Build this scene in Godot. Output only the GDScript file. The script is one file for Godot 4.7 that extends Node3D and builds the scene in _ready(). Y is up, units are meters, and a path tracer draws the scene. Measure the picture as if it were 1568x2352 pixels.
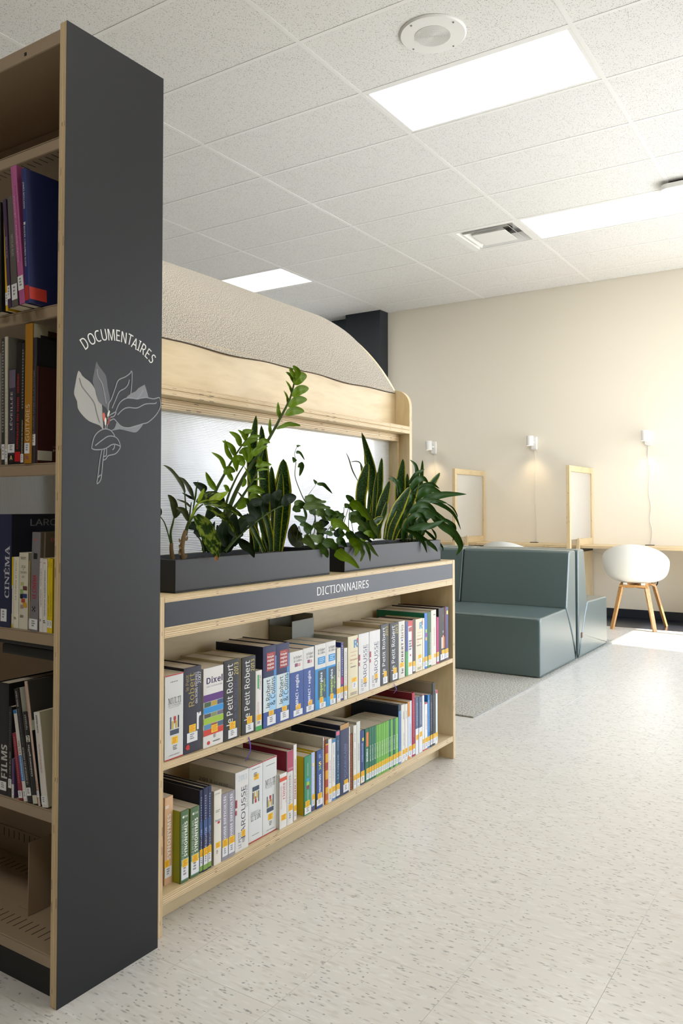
extends Node3D
# A library corner: a tall bookcase end, a low dictionary shelf with planters, a reading nook
# with a felt vault behind it, benches on a rug and study desks along the far wall.
# x grows to the right of the shelf front, -z runs along the shelf into the room, y is up.

# ---- the photograph's lens: focal length and optical centre in pixels of the 1568 x 2352 frame
const FOCAL := 1848.458
const CX := 784.0
const CY := 1108.911
const YAW := 0.577261
const PITCH := 0.030391
const EYE := Vector3(0, 1.15, 0)

const CEIL := 3.586          # underside of the ceiling grid
const BACK := -8.72          # far wall
const GX := 1.245            # ceiling grid pitch along x
const GZ := 0.6215           # ceiling grid pitch along z
const GX0 := -1.207
const GZ0 := -3.357

var cam_basis: Basis
var rng := RandomNumberGenerator.new()
var counts := {}
var windows := 0
var mats := {}
var texs := {}
var text_cache := {}
var unit_box: BoxMesh


func _ready() -> void:
	rng.seed = 20
	unit_box = BoxMesh.new()
	unit_box.size = Vector3.ONE
	set_camera()
	set_sky_and_sun()
	build_materials()
	build_shell()
	build_ceiling()
	build_floor()
	build_nook()
	build_bookcase()
	build_dictionary_shelf()
	build_benches()
	build_desks()
	build_ceiling_fittings()
	build_planters()
	build_dictionary_books()
	build_bookcase_books()


func set_camera() -> void:
	cam_basis = Basis.from_euler(Vector3(PITCH, YAW, 0))
	var c := Camera3D.new()
	c.name = "camera"
	c.projection = Camera3D.PROJECTION_FRUSTUM
	c.near = 0.05
	c.far = 200.0
	c.size = 2.0 * c.near * 1176.0 / FOCAL
	c.frustum_offset = Vector2(0.0, -c.near * (1176.0 - CY) / FOCAL)
	c.transform = Transform3D(cam_basis, EYE)
	add_child(c)
	c.current = true


func set_sky_and_sun() -> void:
	var e := Environment.new()
	e.background_mode = Environment.BG_SKY
	var s := ProceduralSkyMaterial.new()
	s.sky_top_color = Color(0.80, 0.88, 1.0)
	s.sky_horizon_color = Color(0.97, 0.98, 1.0)
	s.ground_bottom_color = Color(0.86, 0.87, 0.88)
	s.ground_horizon_color = Color(0.92, 0.93, 0.94)
	s.sun_angle_max = 0.0
	var sky := Sky.new()
	sky.sky_material = s
	e.sky = sky
	e.background_energy_multiplier = SKY
	e.tonemap_mode = Environment.TONE_MAPPER_LINEAR
	e.tonemap_exposure = EXPOSURE
	e.sdfgi_enabled = true
	e.ssao_enabled = true
	e.ssil_enabled = true
	var w := WorldEnvironment.new()
	w.name = "environment"
	w.environment = e
	add_child(w)
	var sun := DirectionalLight3D.new()
	sun.name = "sun"
	sun.light_color = Color(1.0, 0.96, 0.9)
	sun.light_energy = SUN
	sun.light_angular_distance = 0.6
	sun.shadow_enabled = true
	sun.sky_mode = DirectionalLight3D.SKY_MODE_LIGHT_ONLY
	add_child(sun)
	sun.look_at_from_position(Vector3.ZERO, Vector3(-1.0, -1.18, -0.16))

# brightness of the day and of the lamps
const SKY := 8.0
const SUN := 4.0
const PANEL := 1.5
const EXPOSURE := 1.18


# ------------------------------------------------------------------ pixels to points
func ray(px: float, py: float) -> Vector3:
	return cam_basis * Vector3((px - CX) / FOCAL, -(py - CY) / FOCAL, -1.0)

func on_x(px: float, py: float, x: float) -> Vector3:
	var d := ray(px, py)
	return EYE + d * (x / d.x)

func on_y(px: float, py: float, y: float) -> Vector3:
	var d := ray(px, py)
	return EYE + d * ((y - EYE.y) / d.y)

func on_z(px: float, py: float, z: float) -> Vector3:
	var d := ray(px, py)
	return EYE + d * (z / d.z)

func z_at(px: float, x: float, y: float) -> float:
	# z of the point of the line x, y that shows in pixel column px
	var py := 1400.0
	var z := -2.0
	for i in 5:
		z = on_x(px, py, x).z
		var c := cam_basis.inverse() * (Vector3(x, y, z) - EYE)
		py = CY - FOCAL * c.y / -c.z
	return z


# ------------------------------------------------------------------ nodes
func numbered(called: String) -> String:
	var n: int = counts.get(called, 0)
	counts[called] = n + 1
	return called if n == 0 else "%s_%03d" % [called, n]

func tag(o: Node3D, label: String, category: String, group := "") -> Node3D:
	o.set_meta("label", label)
	o.set_meta("category", category)
	if group:
		o.set_meta("group", group)
	return o

func thing(called: String, label: String, category: String, at: Vector3, group := "") -> Node3D:
	var o := Node3D.new()
	o.name = numbered(called)
	add_child(o)
	o.position = at
	return tag(o, label, category, group)

func part(parent: Node, called: String, m: Mesh, mat: Material = null, at := Vector3.ZERO) -> MeshInstance3D:
	# a mesh in its parent's own axes
	var o := MeshInstance3D.new()
	o.name = called
	o.mesh = m
	if mat:
		o.material_override = mat
	parent.add_child(o, true)
	o.position = at
	return o

func wpart(parent: Node3D, called: String, m: Mesh, mat: Material = null) -> MeshInstance3D:
	# a mesh whose points are in the room's axes
	var off := Vector3.ZERO
	var p: Node = parent
	while p != self:
		off -= (p as Node3D).position
		p = p.get_parent()
	return part(parent, called, m, mat, off)

func structure(called: String, m: Mesh = null, mat: Material = null) -> Node3D:
	var o: Node3D
	if m:
		o = MeshInstance3D.new()
		o.mesh = m
		o.material_override = mat
	else:
		o = Node3D.new()
	o.name = numbered(called)
	add_child(o)
	o.set_meta("kind", "structure")
	return o

func say(o: Node3D, label: String, category: String) -> Node3D:
	o.set_meta("label", label)
	o.set_meta("category", category)
	return o


# ------------------------------------------------------------------ mesh building
class Shape:
	var v := PackedVector3Array()
	var n := PackedVector3Array()
	var uv := PackedVector2Array()
	var i := PackedInt32Array()

	func point(p: Vector3, nn: Vector3, t := Vector2.ZERO) -> int:
		v.append(p)
		n.append(nn)
		uv.append(t)
		return v.size() - 1

	func tri_idx(a: int, b: int, c: int) -> void:
		# clockwise seen from the side of the normals
		var g := (v[b] - v[a]).cross(v[c] - v[a])
		if g.dot(n[a] + n[b] + n[c]) > 0.0:
			i.append_array([a, c, b])
		else:
			i.append_array([a, b, c])

	func reorient() -> void:
		var old := i.duplicate()
		i.clear()
		for k in range(0, old.size(), 3):
			tri_idx(old[k], old[k + 1], old[k + 2])

	func tri(a: Vector3, b: Vector3, c: Vector3, nn: Vector3) -> void:
		tri_idx(point(a, nn), point(b, nn), point(c, nn))

	func quad(a: Vector3, b: Vector3, c: Vector3, d: Vector3, nn: Vector3, ta := Vector2.ZERO, tb := Vector2.ZERO, tc := Vector2.ZERO, td := Vector2.ZERO) -> void:
		var k := point(a, nn, ta)
		point(b, nn, tb)
		point(c, nn, tc)
		point(d, nn, td)
		tri_idx(k, k + 1, k + 2)
		tri_idx(k, k + 2, k + 3)

	func commit(into: ArrayMesh = null, mat: Material = null) -> ArrayMesh:
		var m := into if into else ArrayMesh.new()
		if v.is_empty():
			return m
		var a := []
		a.resize(Mesh.ARRAY_MAX)
		a[Mesh.ARRAY_VERTEX] = v
		a[Mesh.ARRAY_NORMAL] = n
		a[Mesh.ARRAY_TEX_UV] = uv
		a[Mesh.ARRAY_INDEX] = i
		m.add_surface_from_arrays(Mesh.PRIMITIVE_TRIANGLES, a)
		if mat:
			m.surface_set_material(m.get_surface_count() - 1, mat)
		return m

	# chamfered box; with a thin axis the two broad sides go here, all else into edge
	func box(lo: Vector3, hi: Vector3, c := 0.001, edge: Shape = null, thin := -1, grain := -1) -> void:
		var sz := hi - lo
		c = minf(c, minf(sz.x, minf(sz.y, sz.z)) * 0.3)
		for a in 3:
			var b := (a + 1) % 3
			var d := (a + 2) % 3
			var along := b
			var across := d
			if thin >= 0 and a != thin:
				across = thin
				along = 3 - a - thin
			elif grain == d or (grain != b and sz[d] > sz[b]):
				along = d
				across = b
			for s in 2:
				var nn := Vector3.ZERO
				nn[a] = 1.0 if s else -1.0
				var to: Shape = edge if edge and thin >= 0 and a != thin else self
				var q := []
				var t := []
				for k in [[0, 0], [1, 0], [1, 1], [0, 1]]:
					var p := Vector3.ZERO
					p[a] = hi[a] if s else lo[a]
					p[b] = hi[b] - c if k[0] else lo[b] + c
					p[d] = hi[d] - c if k[1] else lo[d] + c
					q.append(p)
					if to == edge and edge != null and thin >= 0:
						t.append(Vector2(p[along], (p[across] - lo[across]) / sz[across]))
					else:
						t.append(Vector2(p[along], p[across]))
				to.quad(q[0], q[1], q[2], q[3], nn, t[0], t[1], t[2], t[3])
		if c <= 0.0:
			return
		var bev: Shape = edge if edge else self
		for a in 3:
			var b := (a + 1) % 3
			var d := (a + 2) % 3
			for sb in 2:
				for sd in 2:
					var nn := Vector3.ZERO
					nn[b] = 0.7071 if sb else -0.7071
					nn[d] = 0.7071 if sd else -0.7071
					var q := []
					for k in [[0, 0], [1, 0], [1, 1], [0, 1]]:
						var p := Vector3.ZERO
						p[a] = hi[a] - c if k[0] else lo[a] + c
						var first: bool = k[1] == 0
						p[b] = (hi[b] - (0.0 if first else c)) if sb else (lo[b] + (0.0 if first else c))
						p[d] = (hi[d] - (c if first else 0.0)) if sd else (lo[d] + (c if first else 0.0))
						q.append(p)
					bev.quad(q[0], q[1], q[2], q[3], nn, Vector2(q[0][a], 0.1), Vector2(q[1][a], 0.1), Vector2(q[2][a], 0.15), Vector2(q[3][a], 0.15))
		for sx in 2:
			for sy in 2:
				for sz2 in 2:
					var sg := Vector3(1 if sx else -1, 1 if sy else -1, 1 if sz2 else -1)
					var o := Vector3(hi.x if sx else lo.x, hi.y if sy else lo.y, hi.z if sz2 else lo.z)
					bev.tri(o - Vector3(0, sg.y * c, sg.z * c), o - Vector3(sg.x * c, 0, sg.z * c), o - Vector3(sg.x * c, sg.y * c, 0), sg.normalized())

	# smooth sheet through rows of points; wrap closes each row into a ring
	func sheet(rows: Array, wrap := false, us := 1.0, vs := 1.0, flip := false) -> void:
		var nr := rows.size()
		var nc: int = rows[0].size()
		var k := v.size()
		for r in nr:
			for c in nc:
				var row: Array = rows[r]
				var c0 := c - 1
				var c1 := c + 1
				if wrap:
					c0 = (c - 1 + nc) % nc
					c1 = (c + 1) % nc
				else:
					c0 = maxi(c0, 0)
					c1 = mini(c1, nc - 1)
				var du: Vector3 = row[c1] - row[c0]
				var dv: Vector3 = rows[mini(r + 1, nr - 1)][c] - rows[maxi(r - 1, 0)][c]
				var nn := du.cross(dv)
				if nn.length() < 1e-12:
					var rr: int = 1 if r == 0 else nr - 2
					du = rows[rr][c1] - rows[rr][c0]
					nn = du.cross(dv)
				nn = nn.normalized()
				if flip:
					nn = -nn
				point(row[c], nn, Vector2(us * c / float(nc if wrap else nc - 1), vs * r / float(nr - 1)))
			if wrap:
				# repeat the first column so that the texture closes
				point(rows[r][0], n[k + r * (nc + 1)], Vector2(us, vs * r / float(nr - 1)))
		var w := nc + 1 if wrap else nc
		for r in nr - 1:
			for c in w - 1:
				var a := k + r * w + c
				tri_idx(a, a + 1, a + w + 1)
				tri_idx(a, a + w + 1, a + w)

	# round tube along a line of points; radius may be a number or one for each point
	func tube(pts: Array, radius, sides := 8, caps := true) -> void:
		var rows := []
		var up := Vector3.UP
		var m := pts.size()
		for k in m:
			var t: Vector3 = (pts[mini(k + 1, m - 1)] - pts[maxi(k - 1, 0)]).normalized()
			if absf(t.dot(up)) > 0.95:
				up = Vector3.RIGHT if absf(t.x) < 0.8 else Vector3.FORWARD
			var s := t.cross(up).normalized()
			up = s.cross(t).normalized()
			var rad: float = radius[k] if radius is Array else radius
			var row := []
			for j in sides:
				var a := TAU * j / sides
				row.append(pts[k] + (s * cos(a) + up * sin(a)) * rad)
			rows.append(row)
		sheet(rows, true, 1, 1, true)
		if caps:
			for e in [0, m - 1]:
				var nn: Vector3 = (pts[e] - pts[1 if e == 0 else m - 2]).normalized()
				var row: Array = rows[e]
				for j in range(1, sides - 1):
					tri(row[0], row[j], row[j + 1], nn)

	# outline in the x-y plane of a frame, pushed from depth 0 to -depth along its z
	func extrude(outline: PackedVector2Array, at: Transform3D, depth: float, smooth := false, uvscale := 1.0) -> void:
		var idx := Geometry2D.triangulate_polygon(outline)
		var nz := at.basis.z.normalized()
		for s in 2:
			var k := v.size()
			for p in outline:
				point(at * Vector3(p.x, p.y, -depth if s else 0.0), -nz if s else nz, p * uvscale)
			for j in range(0, idx.size(), 3):
				tri_idx(k + idx[j], k + idx[j + 1], k + idx[j + 2])
			if depth <= 0.0:
				return
		var m := outline.size()
		var area := 0.0
		for j in m:
			area += outline[j].cross(outline[(j + 1) % m])
		var sgn := 1.0 if area > 0.0 else -1.0
		var run := 0.0
		for j in m:
			var a := outline[j]
			var b := outline[(j + 1) % m]
			var e := (b - a).normalized()
			var na := Vector2(e.y, -e.x) * sgn
			var nb := na
			if smooth:
				var pe := (a - outline[(j - 1 + m) % m]).normalized()
				var ne := (outline[(j + 2) % m] - b).normalized()
				if pe.dot(e) > 0.7:
					na = ((pe + e).normalized().orthogonal() * -1.0)
					na = Vector2((pe + e).normalized().y, -(pe + e).normalized().x) * sgn
				if ne.dot(e) > 0.7:
					nb = Vector2((ne + e).normalized().y, -(ne + e).normalized().x) * sgn
			var l := a.distance_to(b)
			var k := point(at * Vector3(a.x, a.y, 0), at.basis * Vector3(na.x, na.y, 0), Vector2(run, 0))
			point(at * Vector3(b.x, b.y, 0), at.basis * Vector3(nb.x, nb.y, 0), Vector2(run + l, 0))
			point(at * Vector3(b.x, b.y, -depth), at.basis * Vector3(nb.x, nb.y, 0), Vector2(run + l, 1))
			point(at * Vector3(a.x, a.y, -depth), at.basis * Vector3(na.x, na.y, 0), Vector2(run, 1))
			tri_idx(k, k + 1, k + 2)
			tri_idx(k, k + 2, k + 3)
			run += l

	# turned profile: points are (radius, height)
	func lathe(profile: Array, at: Vector3, sides := 24) -> void:
		var rows := []
		for p in profile:
			var row := []
			for j in sides:
				var a := TAU * j / sides
				row.append(at + Vector3(cos(a) * p.x, p.y, sin(a) * p.x))
			rows.append(row)
		for r in rows.size() - 1:
			var k := v.size()
			var e: Vector2 = (profile[r + 1] - profile[r])
			var nn := Vector2(e.y, -e.x).normalized()
			for q in 2:
				for j in sides + 1:
					var a := TAU * j / sides
					point(rows[r + q][j % sides], Vector3(cos(a) * nn.x, nn.y, sin(a) * nn.x), Vector2(float(j) / sides, q))
			for j in sides:
				tri_idx(k + j, k + j + 1, k + sides + 2 + j)
				tri_idx(k + j, k + sides + 2 + j, k + sides + 1 + j)


func tile_mesh(lo: Vector3, hi: Vector3, c: float, shift: Vector2) -> ArrayMesh:
	# a tile that shows its own piece of the pattern
	var s := Shape.new()
	s.box(lo, hi, c, null, -1, 0)
	for k in s.uv.size():
		s.uv[k] += shift
	return s.commit()

func boxm(lo: Vector3, hi: Vector3, c := 0.001) -> ArrayMesh:
	var s := Shape.new()
	s.box(lo.min(hi), lo.max(hi), c)
	return s.commit()

func board_mesh(lo: Vector3, hi: Vector3, face: Material, edge: Material, c := 0.0012, grain := -1) -> ArrayMesh:
	# plywood: veneer on the two broad sides, layers on the edges
	var a := lo.min(hi)
	var b := lo.max(hi)
	var sz := b - a
	var thin := 0
	if sz.y <= sz.x and sz.y <= sz.z:
		thin = 1
	elif sz.z <= sz.x and sz.z <= sz.y:
		thin = 2
	var f := Shape.new()
	var e := Shape.new()
	f.box(a, b, c, e, thin, grain)
	return e.commit(f.commit(null, face), edge)

func board(parent: Node3D, called: String, lo: Vector3, hi: Vector3, grain := -1) -> MeshInstance3D:
	return wpart(parent, called, board_mesh(lo, hi, mats.maple, mats.ply, 0.0012, grain))

func arc_pts(c: Vector2, r: float, a0: float, a1: float, n: int) -> PackedVector2Array:
	var o := PackedVector2Array()
	for k in n + 1:
		var a := deg_to_rad(lerpf(a0, a1, k / float(n)))
		o.append(c + Vector2(cos(a), sin(a)) * r)
	return o

func curve(pts: Array, n: int) -> Array:
	# smooth line through the points
	var out := []
	var m := pts.size()
	for k in n + 1:
		var f := k / float(n) * (m - 1)
		var j := mini(int(f), m - 2)
		var t := f - j
		var a = pts[maxi(j - 1, 0)]
		var b = pts[j]
		var c = pts[j + 1]
		var d = pts[mini(j + 2, m - 1)]
		out.append(0.5 * ((2.0 * b) + (c - a) * t + (2.0 * a - 5.0 * b + 4.0 * c - d) * t * t + (3.0 * b - a - 3.0 * c + d) * t * t * t))
	return out


# ------------------------------------------------------------------ materials
func mk(key: String, col: Color, rough := 0.6, metal := 0.0) -> StandardMaterial3D:
	if mats.has(key):
		return mats[key]
	var m := StandardMaterial3D.new()
	m.resource_name = key
	m.albedo_color = col
	m.roughness = rough
	m.metallic = metal
	mats[key] = m
	return m

func flat(hex: String, rough := 0.5) -> StandardMaterial3D:
	# plain printed or dyed colour
	return mk("ink_" + hex + "_" + str(rough), Color.html(hex), rough)

func noise_tex(size: Vector2i, freq: float, cols: Array, stops: Array, octaves := 4, kind := FastNoiseLite.TYPE_SIMPLEX_SMOOTH, warp := 0.0, sd := 1) -> NoiseTexture2D:
	var f := FastNoiseLite.new()
	f.noise_type = kind
	f.frequency = freq
	f.fractal_octaves = octaves
	f.seed = sd
	if warp > 0.0:
		f.domain_warp_enabled = true
		f.domain_warp_amplitude = warp
		f.domain_warp_frequency = freq * 0.6
	var t := NoiseTexture2D.new()
	t.width = size.x
	t.height = size.y
	t.seamless = true
	t.noise = f
	if cols:
		var g := Gradient.new()
		g.offsets = PackedFloat32Array(stops)
		g.colors = PackedColorArray(cols)
		t.color_ramp = g
	return t

func stamp(w: int, h: int, col: Color, sd: int) -> Image:
	# a small fleck with a ragged outline
	var r := RandomNumberGenerator.new()
	r.seed = sd
	var im := Image.create_empty(w, h, false, Image.FORMAT_RGBA8)
	for y in h:
		for x in w:
			var d := Vector2((x + 0.5) / w * 2.0 - 1.0, (y + 0.5) / h * 2.0 - 1.0)
			var k := 1.0 - d.length() + r.randf_range(-0.35, 0.35)
			if k > 0.0:
				var c := col
				c.a = col.a * clampf(k * 2.5, 0.0, 1.0)
				im.set_pixel(x, y, c)
	return im

func scatter(im: Image, stamps: Array, many: int) -> void:
	var w := im.get_width()
	var h := im.get_height()
	for k in many:
		var s: Image = stamps[rng.randi() % stamps.size()]
		var at := Vector2i(rng.randi() % w, rng.randi() % h)
		var r := Rect2i(Vector2i.ZERO, s.get_size())
		im.blend_rect(s, r, at)
		# flecks that cross the border come in again on the other side
		if at.x + s.get_width() > w:
			im.blend_rect(s, r, at - Vector2i(w, 0))
		if at.y + s.get_height() > h:
			im.blend_rect(s, r, at - Vector2i(0, h))

func surfaced(m: StandardMaterial3D, t: Texture2D, times: float) -> void:
	# texture laid on by coordinates that count metres
	m.albedo_color = Color.WHITE
	m.albedo_texture = t
	m.uv1_scale = Vector3(times, times, 1)

func build_materials() -> void:
	# maple veneer: long soft figure along the grain
	var m := mk("maple", Color.WHITE, 0.42)
	m.albedo_texture = noise_tex(Vector2i(512, 512), 0.012, [Color(0.765, 0.675, 0.505), Color(0.825, 0.74, 0.575), Color(0.84, 0.76, 0.60), Color(0.80, 0.715, 0.545)], [0.0, 0.42, 0.62, 1.0], 5, FastNoiseLite.TYPE_SIMPLEX_SMOOTH, 14.0, 3)
	m.uv1_scale = Vector3(0.45, 2.2, 1)
	m = mk("maple_fine", Color.WHITE, 0.42)
	m.albedo_texture = mats.maple.albedo_texture
	m.uv1_scale = Vector3(1.6, 9.0, 1)
	# layered plywood edge
	var im := Image.create_empty(512, 72, false, Image.FORMAT_RGBA8)
	var layers := [[0, 7, "ead9b6"], [7, 8, "c9ab7c"], [15, 8, "e4cfa6"], [23, 8, "c6a87a"], [31, 9, "ebdab6"], [40, 8, "c2a274"], [48, 8, "e2cca2"], [56, 8, "c6a87a"], [64, 8, "e8d6b0"]]
	for l in layers:
		im.fill_rect(Rect2i(0, l[0], 512, l[1]), Color.html(l[2]))
		im.fill_rect(Rect2i(0, l[0], 512, 1), Color.html("a98a60"))
	for k in 500:
		var c := Color.html("8a6a40") if rng.randf() < 0.4 else Color.html("ead7b0")
		c.a = rng.randf_range(0.1, 0.35)
		var s := Image.create_empty(rng.randi_range(12, 60), 1, false, Image.FORMAT_RGBA8)
		s.fill(c)
		im.blend_rect(s, Rect2i(Vector2i.ZERO, s.get_size()), Vector2i(rng.randi() % 480, rng.randi() % 72))
	for k in 7:
		var l = layers[rng.randi_range(1, 7)]
		im.fill_rect(Rect2i(rng.randi() % 490, l[0] + 2, rng.randi_range(6, 16), 4), Color.html("4a331c"))
	m = mk("ply", Color.WHITE, 0.55)
	m.albedo_texture = ImageTexture.create_from_image(im)
	m.uv1_scale = Vector3(1.3, 1, 1)
	# dark laminate of the headers and bookcase end
	m = mk("laminate", Color(0.085, 0.095, 0.115), 0.45)
	mk("laminate_header", Color(0.125, 0.155, 0.20), 0.42)
	# speckled vinyl floor: flecks drawn out along x
	im = Image.create_empty(2048, 2048, false, Image.FORMAT_RGBA8)
	im.fill(Color(0.83, 0.815, 0.78))
	var soft := []
	var dark := []
	for k in 14:
		soft.append(stamp(rng.randi_range(20, 60), rng.randi_range(6, 14), Color(0.765, 0.745, 0.70, 0.5), 100 + k))
		soft.append(stamp(rng.randi_range(20, 60), rng.randi_range(6, 14), Color(0.865, 0.855, 0.83, 0.6), 200 + k))
		dark.append(stamp(rng.randi_range(10, 30), rng.randi_range(3, 8), Color(0.57, 0.57, 0.555, 0.65), 300 + k))
		dark.append(stamp(rng.randi_range(6, 16), rng.randi_range(3, 6), Color(0.50, 0.50, 0.49, 0.7), 400 + k))
	scatter(im, soft, 5200)
	scatter(im, dark, 3800)
	m = mk("vinyl", Color.WHITE, 0.24)
	surfaced(m, ImageTexture.create_from_image(im), 1.0 / 1.7)
	im = Image.create_empty(512, 512, false, Image.FORMAT_RGBA8)
	im.fill(Color(0.105, 0.125, 0.17))
	var pale := []
	for k in 8:
		pale.append(stamp(rng.randi_range(8, 26), rng.randi_range(3, 7), Color(0.25, 0.28, 0.34, 0.6), 500 + k))
	scatter(im, pale, 420)
	m = mk("vinyl_navy", Color.WHITE, 0.22)
	surfaced(m, ImageTexture.create_from_image(im), 1.0 / 0.7)
	# perforated mineral ceiling tile
	im = Image.create_empty(1024, 1024, false, Image.FORMAT_RGBA8)
	im.fill(Color(0.885, 0.88, 0.865))
	var holes := []
	for k in 16:
		holes.append(stamp(rng.randi_range(3, 7), rng.randi_range(3, 7), Color(0.50, 0.48, 0.45, 0.85), 600 + k))
		holes.append(stamp(rng.randi_range(2, 4), rng.randi_range(2, 4), Color(0.60, 0.58, 0.55, 0.8), 700 + k))
	scatter(im, holes, 6500)
	m = mk("ceiling_tile", Color.WHITE, 0.9)
	surfaced(m, ImageTexture.create_from_image(im), 1.0 / 0.72)
	mk("white_metal", Color(0.90, 0.895, 0.88), 0.5)
	mk("white_satin", Color(0.93, 0.925, 0.91), 0.35)
	# walls
	mk("cream_paint", Color(0.91, 0.88, 0.815), 0.75)
	mk("navy_paint", Color(0.105, 0.13, 0.165), 0.5)
	mk("slate_paint", Color(0.27, 0.32, 0.36), 0.6)
	mk("white_paint", Color(0.90, 0.885, 0.86), 0.75)
	mk("brown_paint", Color(0.36, 0.27, 0.22), 0.5)
	mk("beige_paint", Color(0.40, 0.36, 0.32), 0.8)
	mk("window_frame", Color(0.62, 0.60, 0.58), 0.4)
	m = mk("window_glass", Color(1, 1, 1, 0.06), 0.05)
	m.transparency = BaseMaterial3D.TRANSPARENCY_ALPHA
	# ribbed translucent sheet
	m = mk("polycarbonate", Color(0.93, 0.94, 0.94, 0.6), 0.22)
	m.refraction_enabled = true
	m.refraction_scale = 0.03
	m.transparency = BaseMaterial3D.TRANSPARENCY_ALPHA
	# felt of the vault
	m = mk("felt", Color.WHITE, 0.95)
	surfaced(m, noise_tex(Vector2i(512, 512), 0.11, [Color(0.46, 0.42, 0.36), Color(0.70, 0.66, 0.59), Color(0.84, 0.81, 0.75)], [0.2, 0.5, 0.8], 4, FastNoiseLite.TYPE_SIMPLEX, 0.0, 9), 2.6)
	m.heightmap_enabled = true
	m.heightmap_texture = noise_tex(Vector2i(512, 512), 0.12, [], [], 3, FastNoiseLite.TYPE_SIMPLEX, 0.0, 10)
	m.heightmap_scale = 0.4
	m.rim_enabled = true
	m.rim = 0.4
	mk("felt_edge", Color(0.33, 0.29, 0.24), 0.95)
	# rug
	m = mk("rug", Color.WHITE, 0.97)
	surfaced(m, noise_tex(Vector2i(512, 512), 0.055, [Color(0.50, 0.49, 0.45), Color(0.66, 0.65, 0.605), Color(0.74, 0.73, 0.69)], [0.2, 0.5, 0.8], 5, FastNoiseLite.TYPE_SIMPLEX, 0.0, 12), 2.4)
	m.heightmap_enabled = true
	m.heightmap_texture = noise_tex(Vector2i(512, 512), 0.09, [], [], 3, FastNoiseLite.TYPE_CELLULAR, 0.0, 13)
	m.heightmap_scale = 0.25
	# teal vinyl of the benches
	m = mk("teal_vinyl", Color(0.30, 0.37, 0.365), 0.36)
	m.clearcoat_enabled = true
	m.clearcoat = 1.0
	m.clearcoat_roughness = 0.32
	mk("tag_leather", Color(0.42, 0.31, 0.24), 0.7)
	mk("beige_metal", Color(0.62, 0.54, 0.44), 0.45)
	mk("slot_dark", Color(0.09, 0.075, 0.06), 0.8)  # stands for the shade in slots and holes; floor slab too
	mk("kick_black", Color(0.05, 0.048, 0.045), 0.5)
	mk("oak", Color(0.80, 0.61, 0.38), 0.45)
	mats.oak.albedo_texture = noise_tex(Vector2i(256, 256), 0.02, [Color(0.85, 0.82, 0.78), Color(1, 1, 1)], [0.3, 0.7], 4, FastNoiseLite.TYPE_SIMPLEX_SMOOTH, 0.0, 15)
	mats.oak.uv1_scale = Vector3(1, 3, 1)
	mk("shell_white", Color(0.93, 0.93, 0.90), 0.4)
	mk("planter", Color(0.085, 0.085, 0.085), 0.5)
	mk("soil", Color(0.07, 0.05, 0.04), 0.95)
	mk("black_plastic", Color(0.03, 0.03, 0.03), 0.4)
	mk("cord_white", Color(0.88, 0.87, 0.84), 0.4)
	m = mk("frosted", Color(0.90, 0.885, 0.85, 0.35), 0.5)
	m.transparency = BaseMaterial3D.TRANSPARENCY_ALPHA
	m = mk("light_panel", Color.WHITE, 0.5)
	m.emission_enabled = true
	m.emission = Color(1.0, 0.995, 0.98)
	m.emission_energy_multiplier = 1.6
	m = mk("lamp_glow", Color.WHITE, 0.5)
	m.emission_enabled = true
	m.emission = Color(1.0, 0.93, 0.8)
	m.emission_energy_multiplier = 2.0
	mk("paper", Color(0.80, 0.75, 0.66), 0.9)
	mk("paper_white", Color(0.87, 0.845, 0.79), 0.9)


# ------------------------------------------------------------------ room shell
func wall_mesh(axis: int, at0: float, at1: float, s0: float, s1: float, top: float, holes: Array) -> ArrayMesh:
	# wall whose thin side runs along axis (0 = x, 2 = z) from at0 to at1; holes are [from, to, low, high]
	var sh := Shape.new()
	var put := func(a: float, b: float, y0: float, y1: float) -> void:
		if b - a < 0.001 or y1 - y0 < 0.001:
			return
		if axis == 0:
			sh.box(Vector3(at0, y0, a), Vector3(at1, y1, b), 0.0)
		else:
			sh.box(Vector3(a, y0, at0), Vector3(b, y1, at1), 0.0)
	var run := s0
	for h in holes:
		put.call(run, h[0], 0.0, top)
		put.call(h[0], h[1], 0.0, h[2])
		put.call(h[0], h[1], h[3], top)
		run = h[1]
	put.call(run, s1, 0.0, top)
	return sh.commit()

func window_in(axis: int, mid: float, a: float, b: float, y0: float, y1: float, panes: int, glass: bool) -> void:
	windows += 1
	var o := structure("window_%d" % windows)
	var f := Shape.new()
	var fr := 0.055
	var bar := func(p0: float, p1: float, q0: float, q1: float) -> void:
		if axis == 0:
			f.box(Vector3(mid - 0.035, q0, p0), Vector3(mid + 0.035, q1, p1), 0.003)
		else:
			f.box(Vector3(p0, q0, mid - 0.035), Vector3(p1, q1, mid + 0.035), 0.003)
	bar.call(a, b, y0, y0 + fr)
	bar.call(a, b, y1 - fr, y1)
	for k in panes + 1:
		var p := lerpf(a, b - fr, k / float(panes))
		bar.call(p, p + fr, y0 + fr, y1 - fr)
	wpart(o, "window_frame", f.commit(), mats.window_frame)
	if glass:
		for k in panes:
			var p := lerpf(a, b - fr, k / float(panes)) + fr
			var q := lerpf(a, b - fr, (k + 1) / float(panes))
			var g := boxm(Vector3(p, y0 + fr, mid - 0.003), Vector3(q, y1 - fr, mid + 0.003), 0.0) if axis == 2 else boxm(Vector3(mid - 0.003, y0 + fr, p), Vector3(mid + 0.003, y1 - fr, q), 0.0)
			wpart(o, "pane", g, mats.window_glass)

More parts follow.
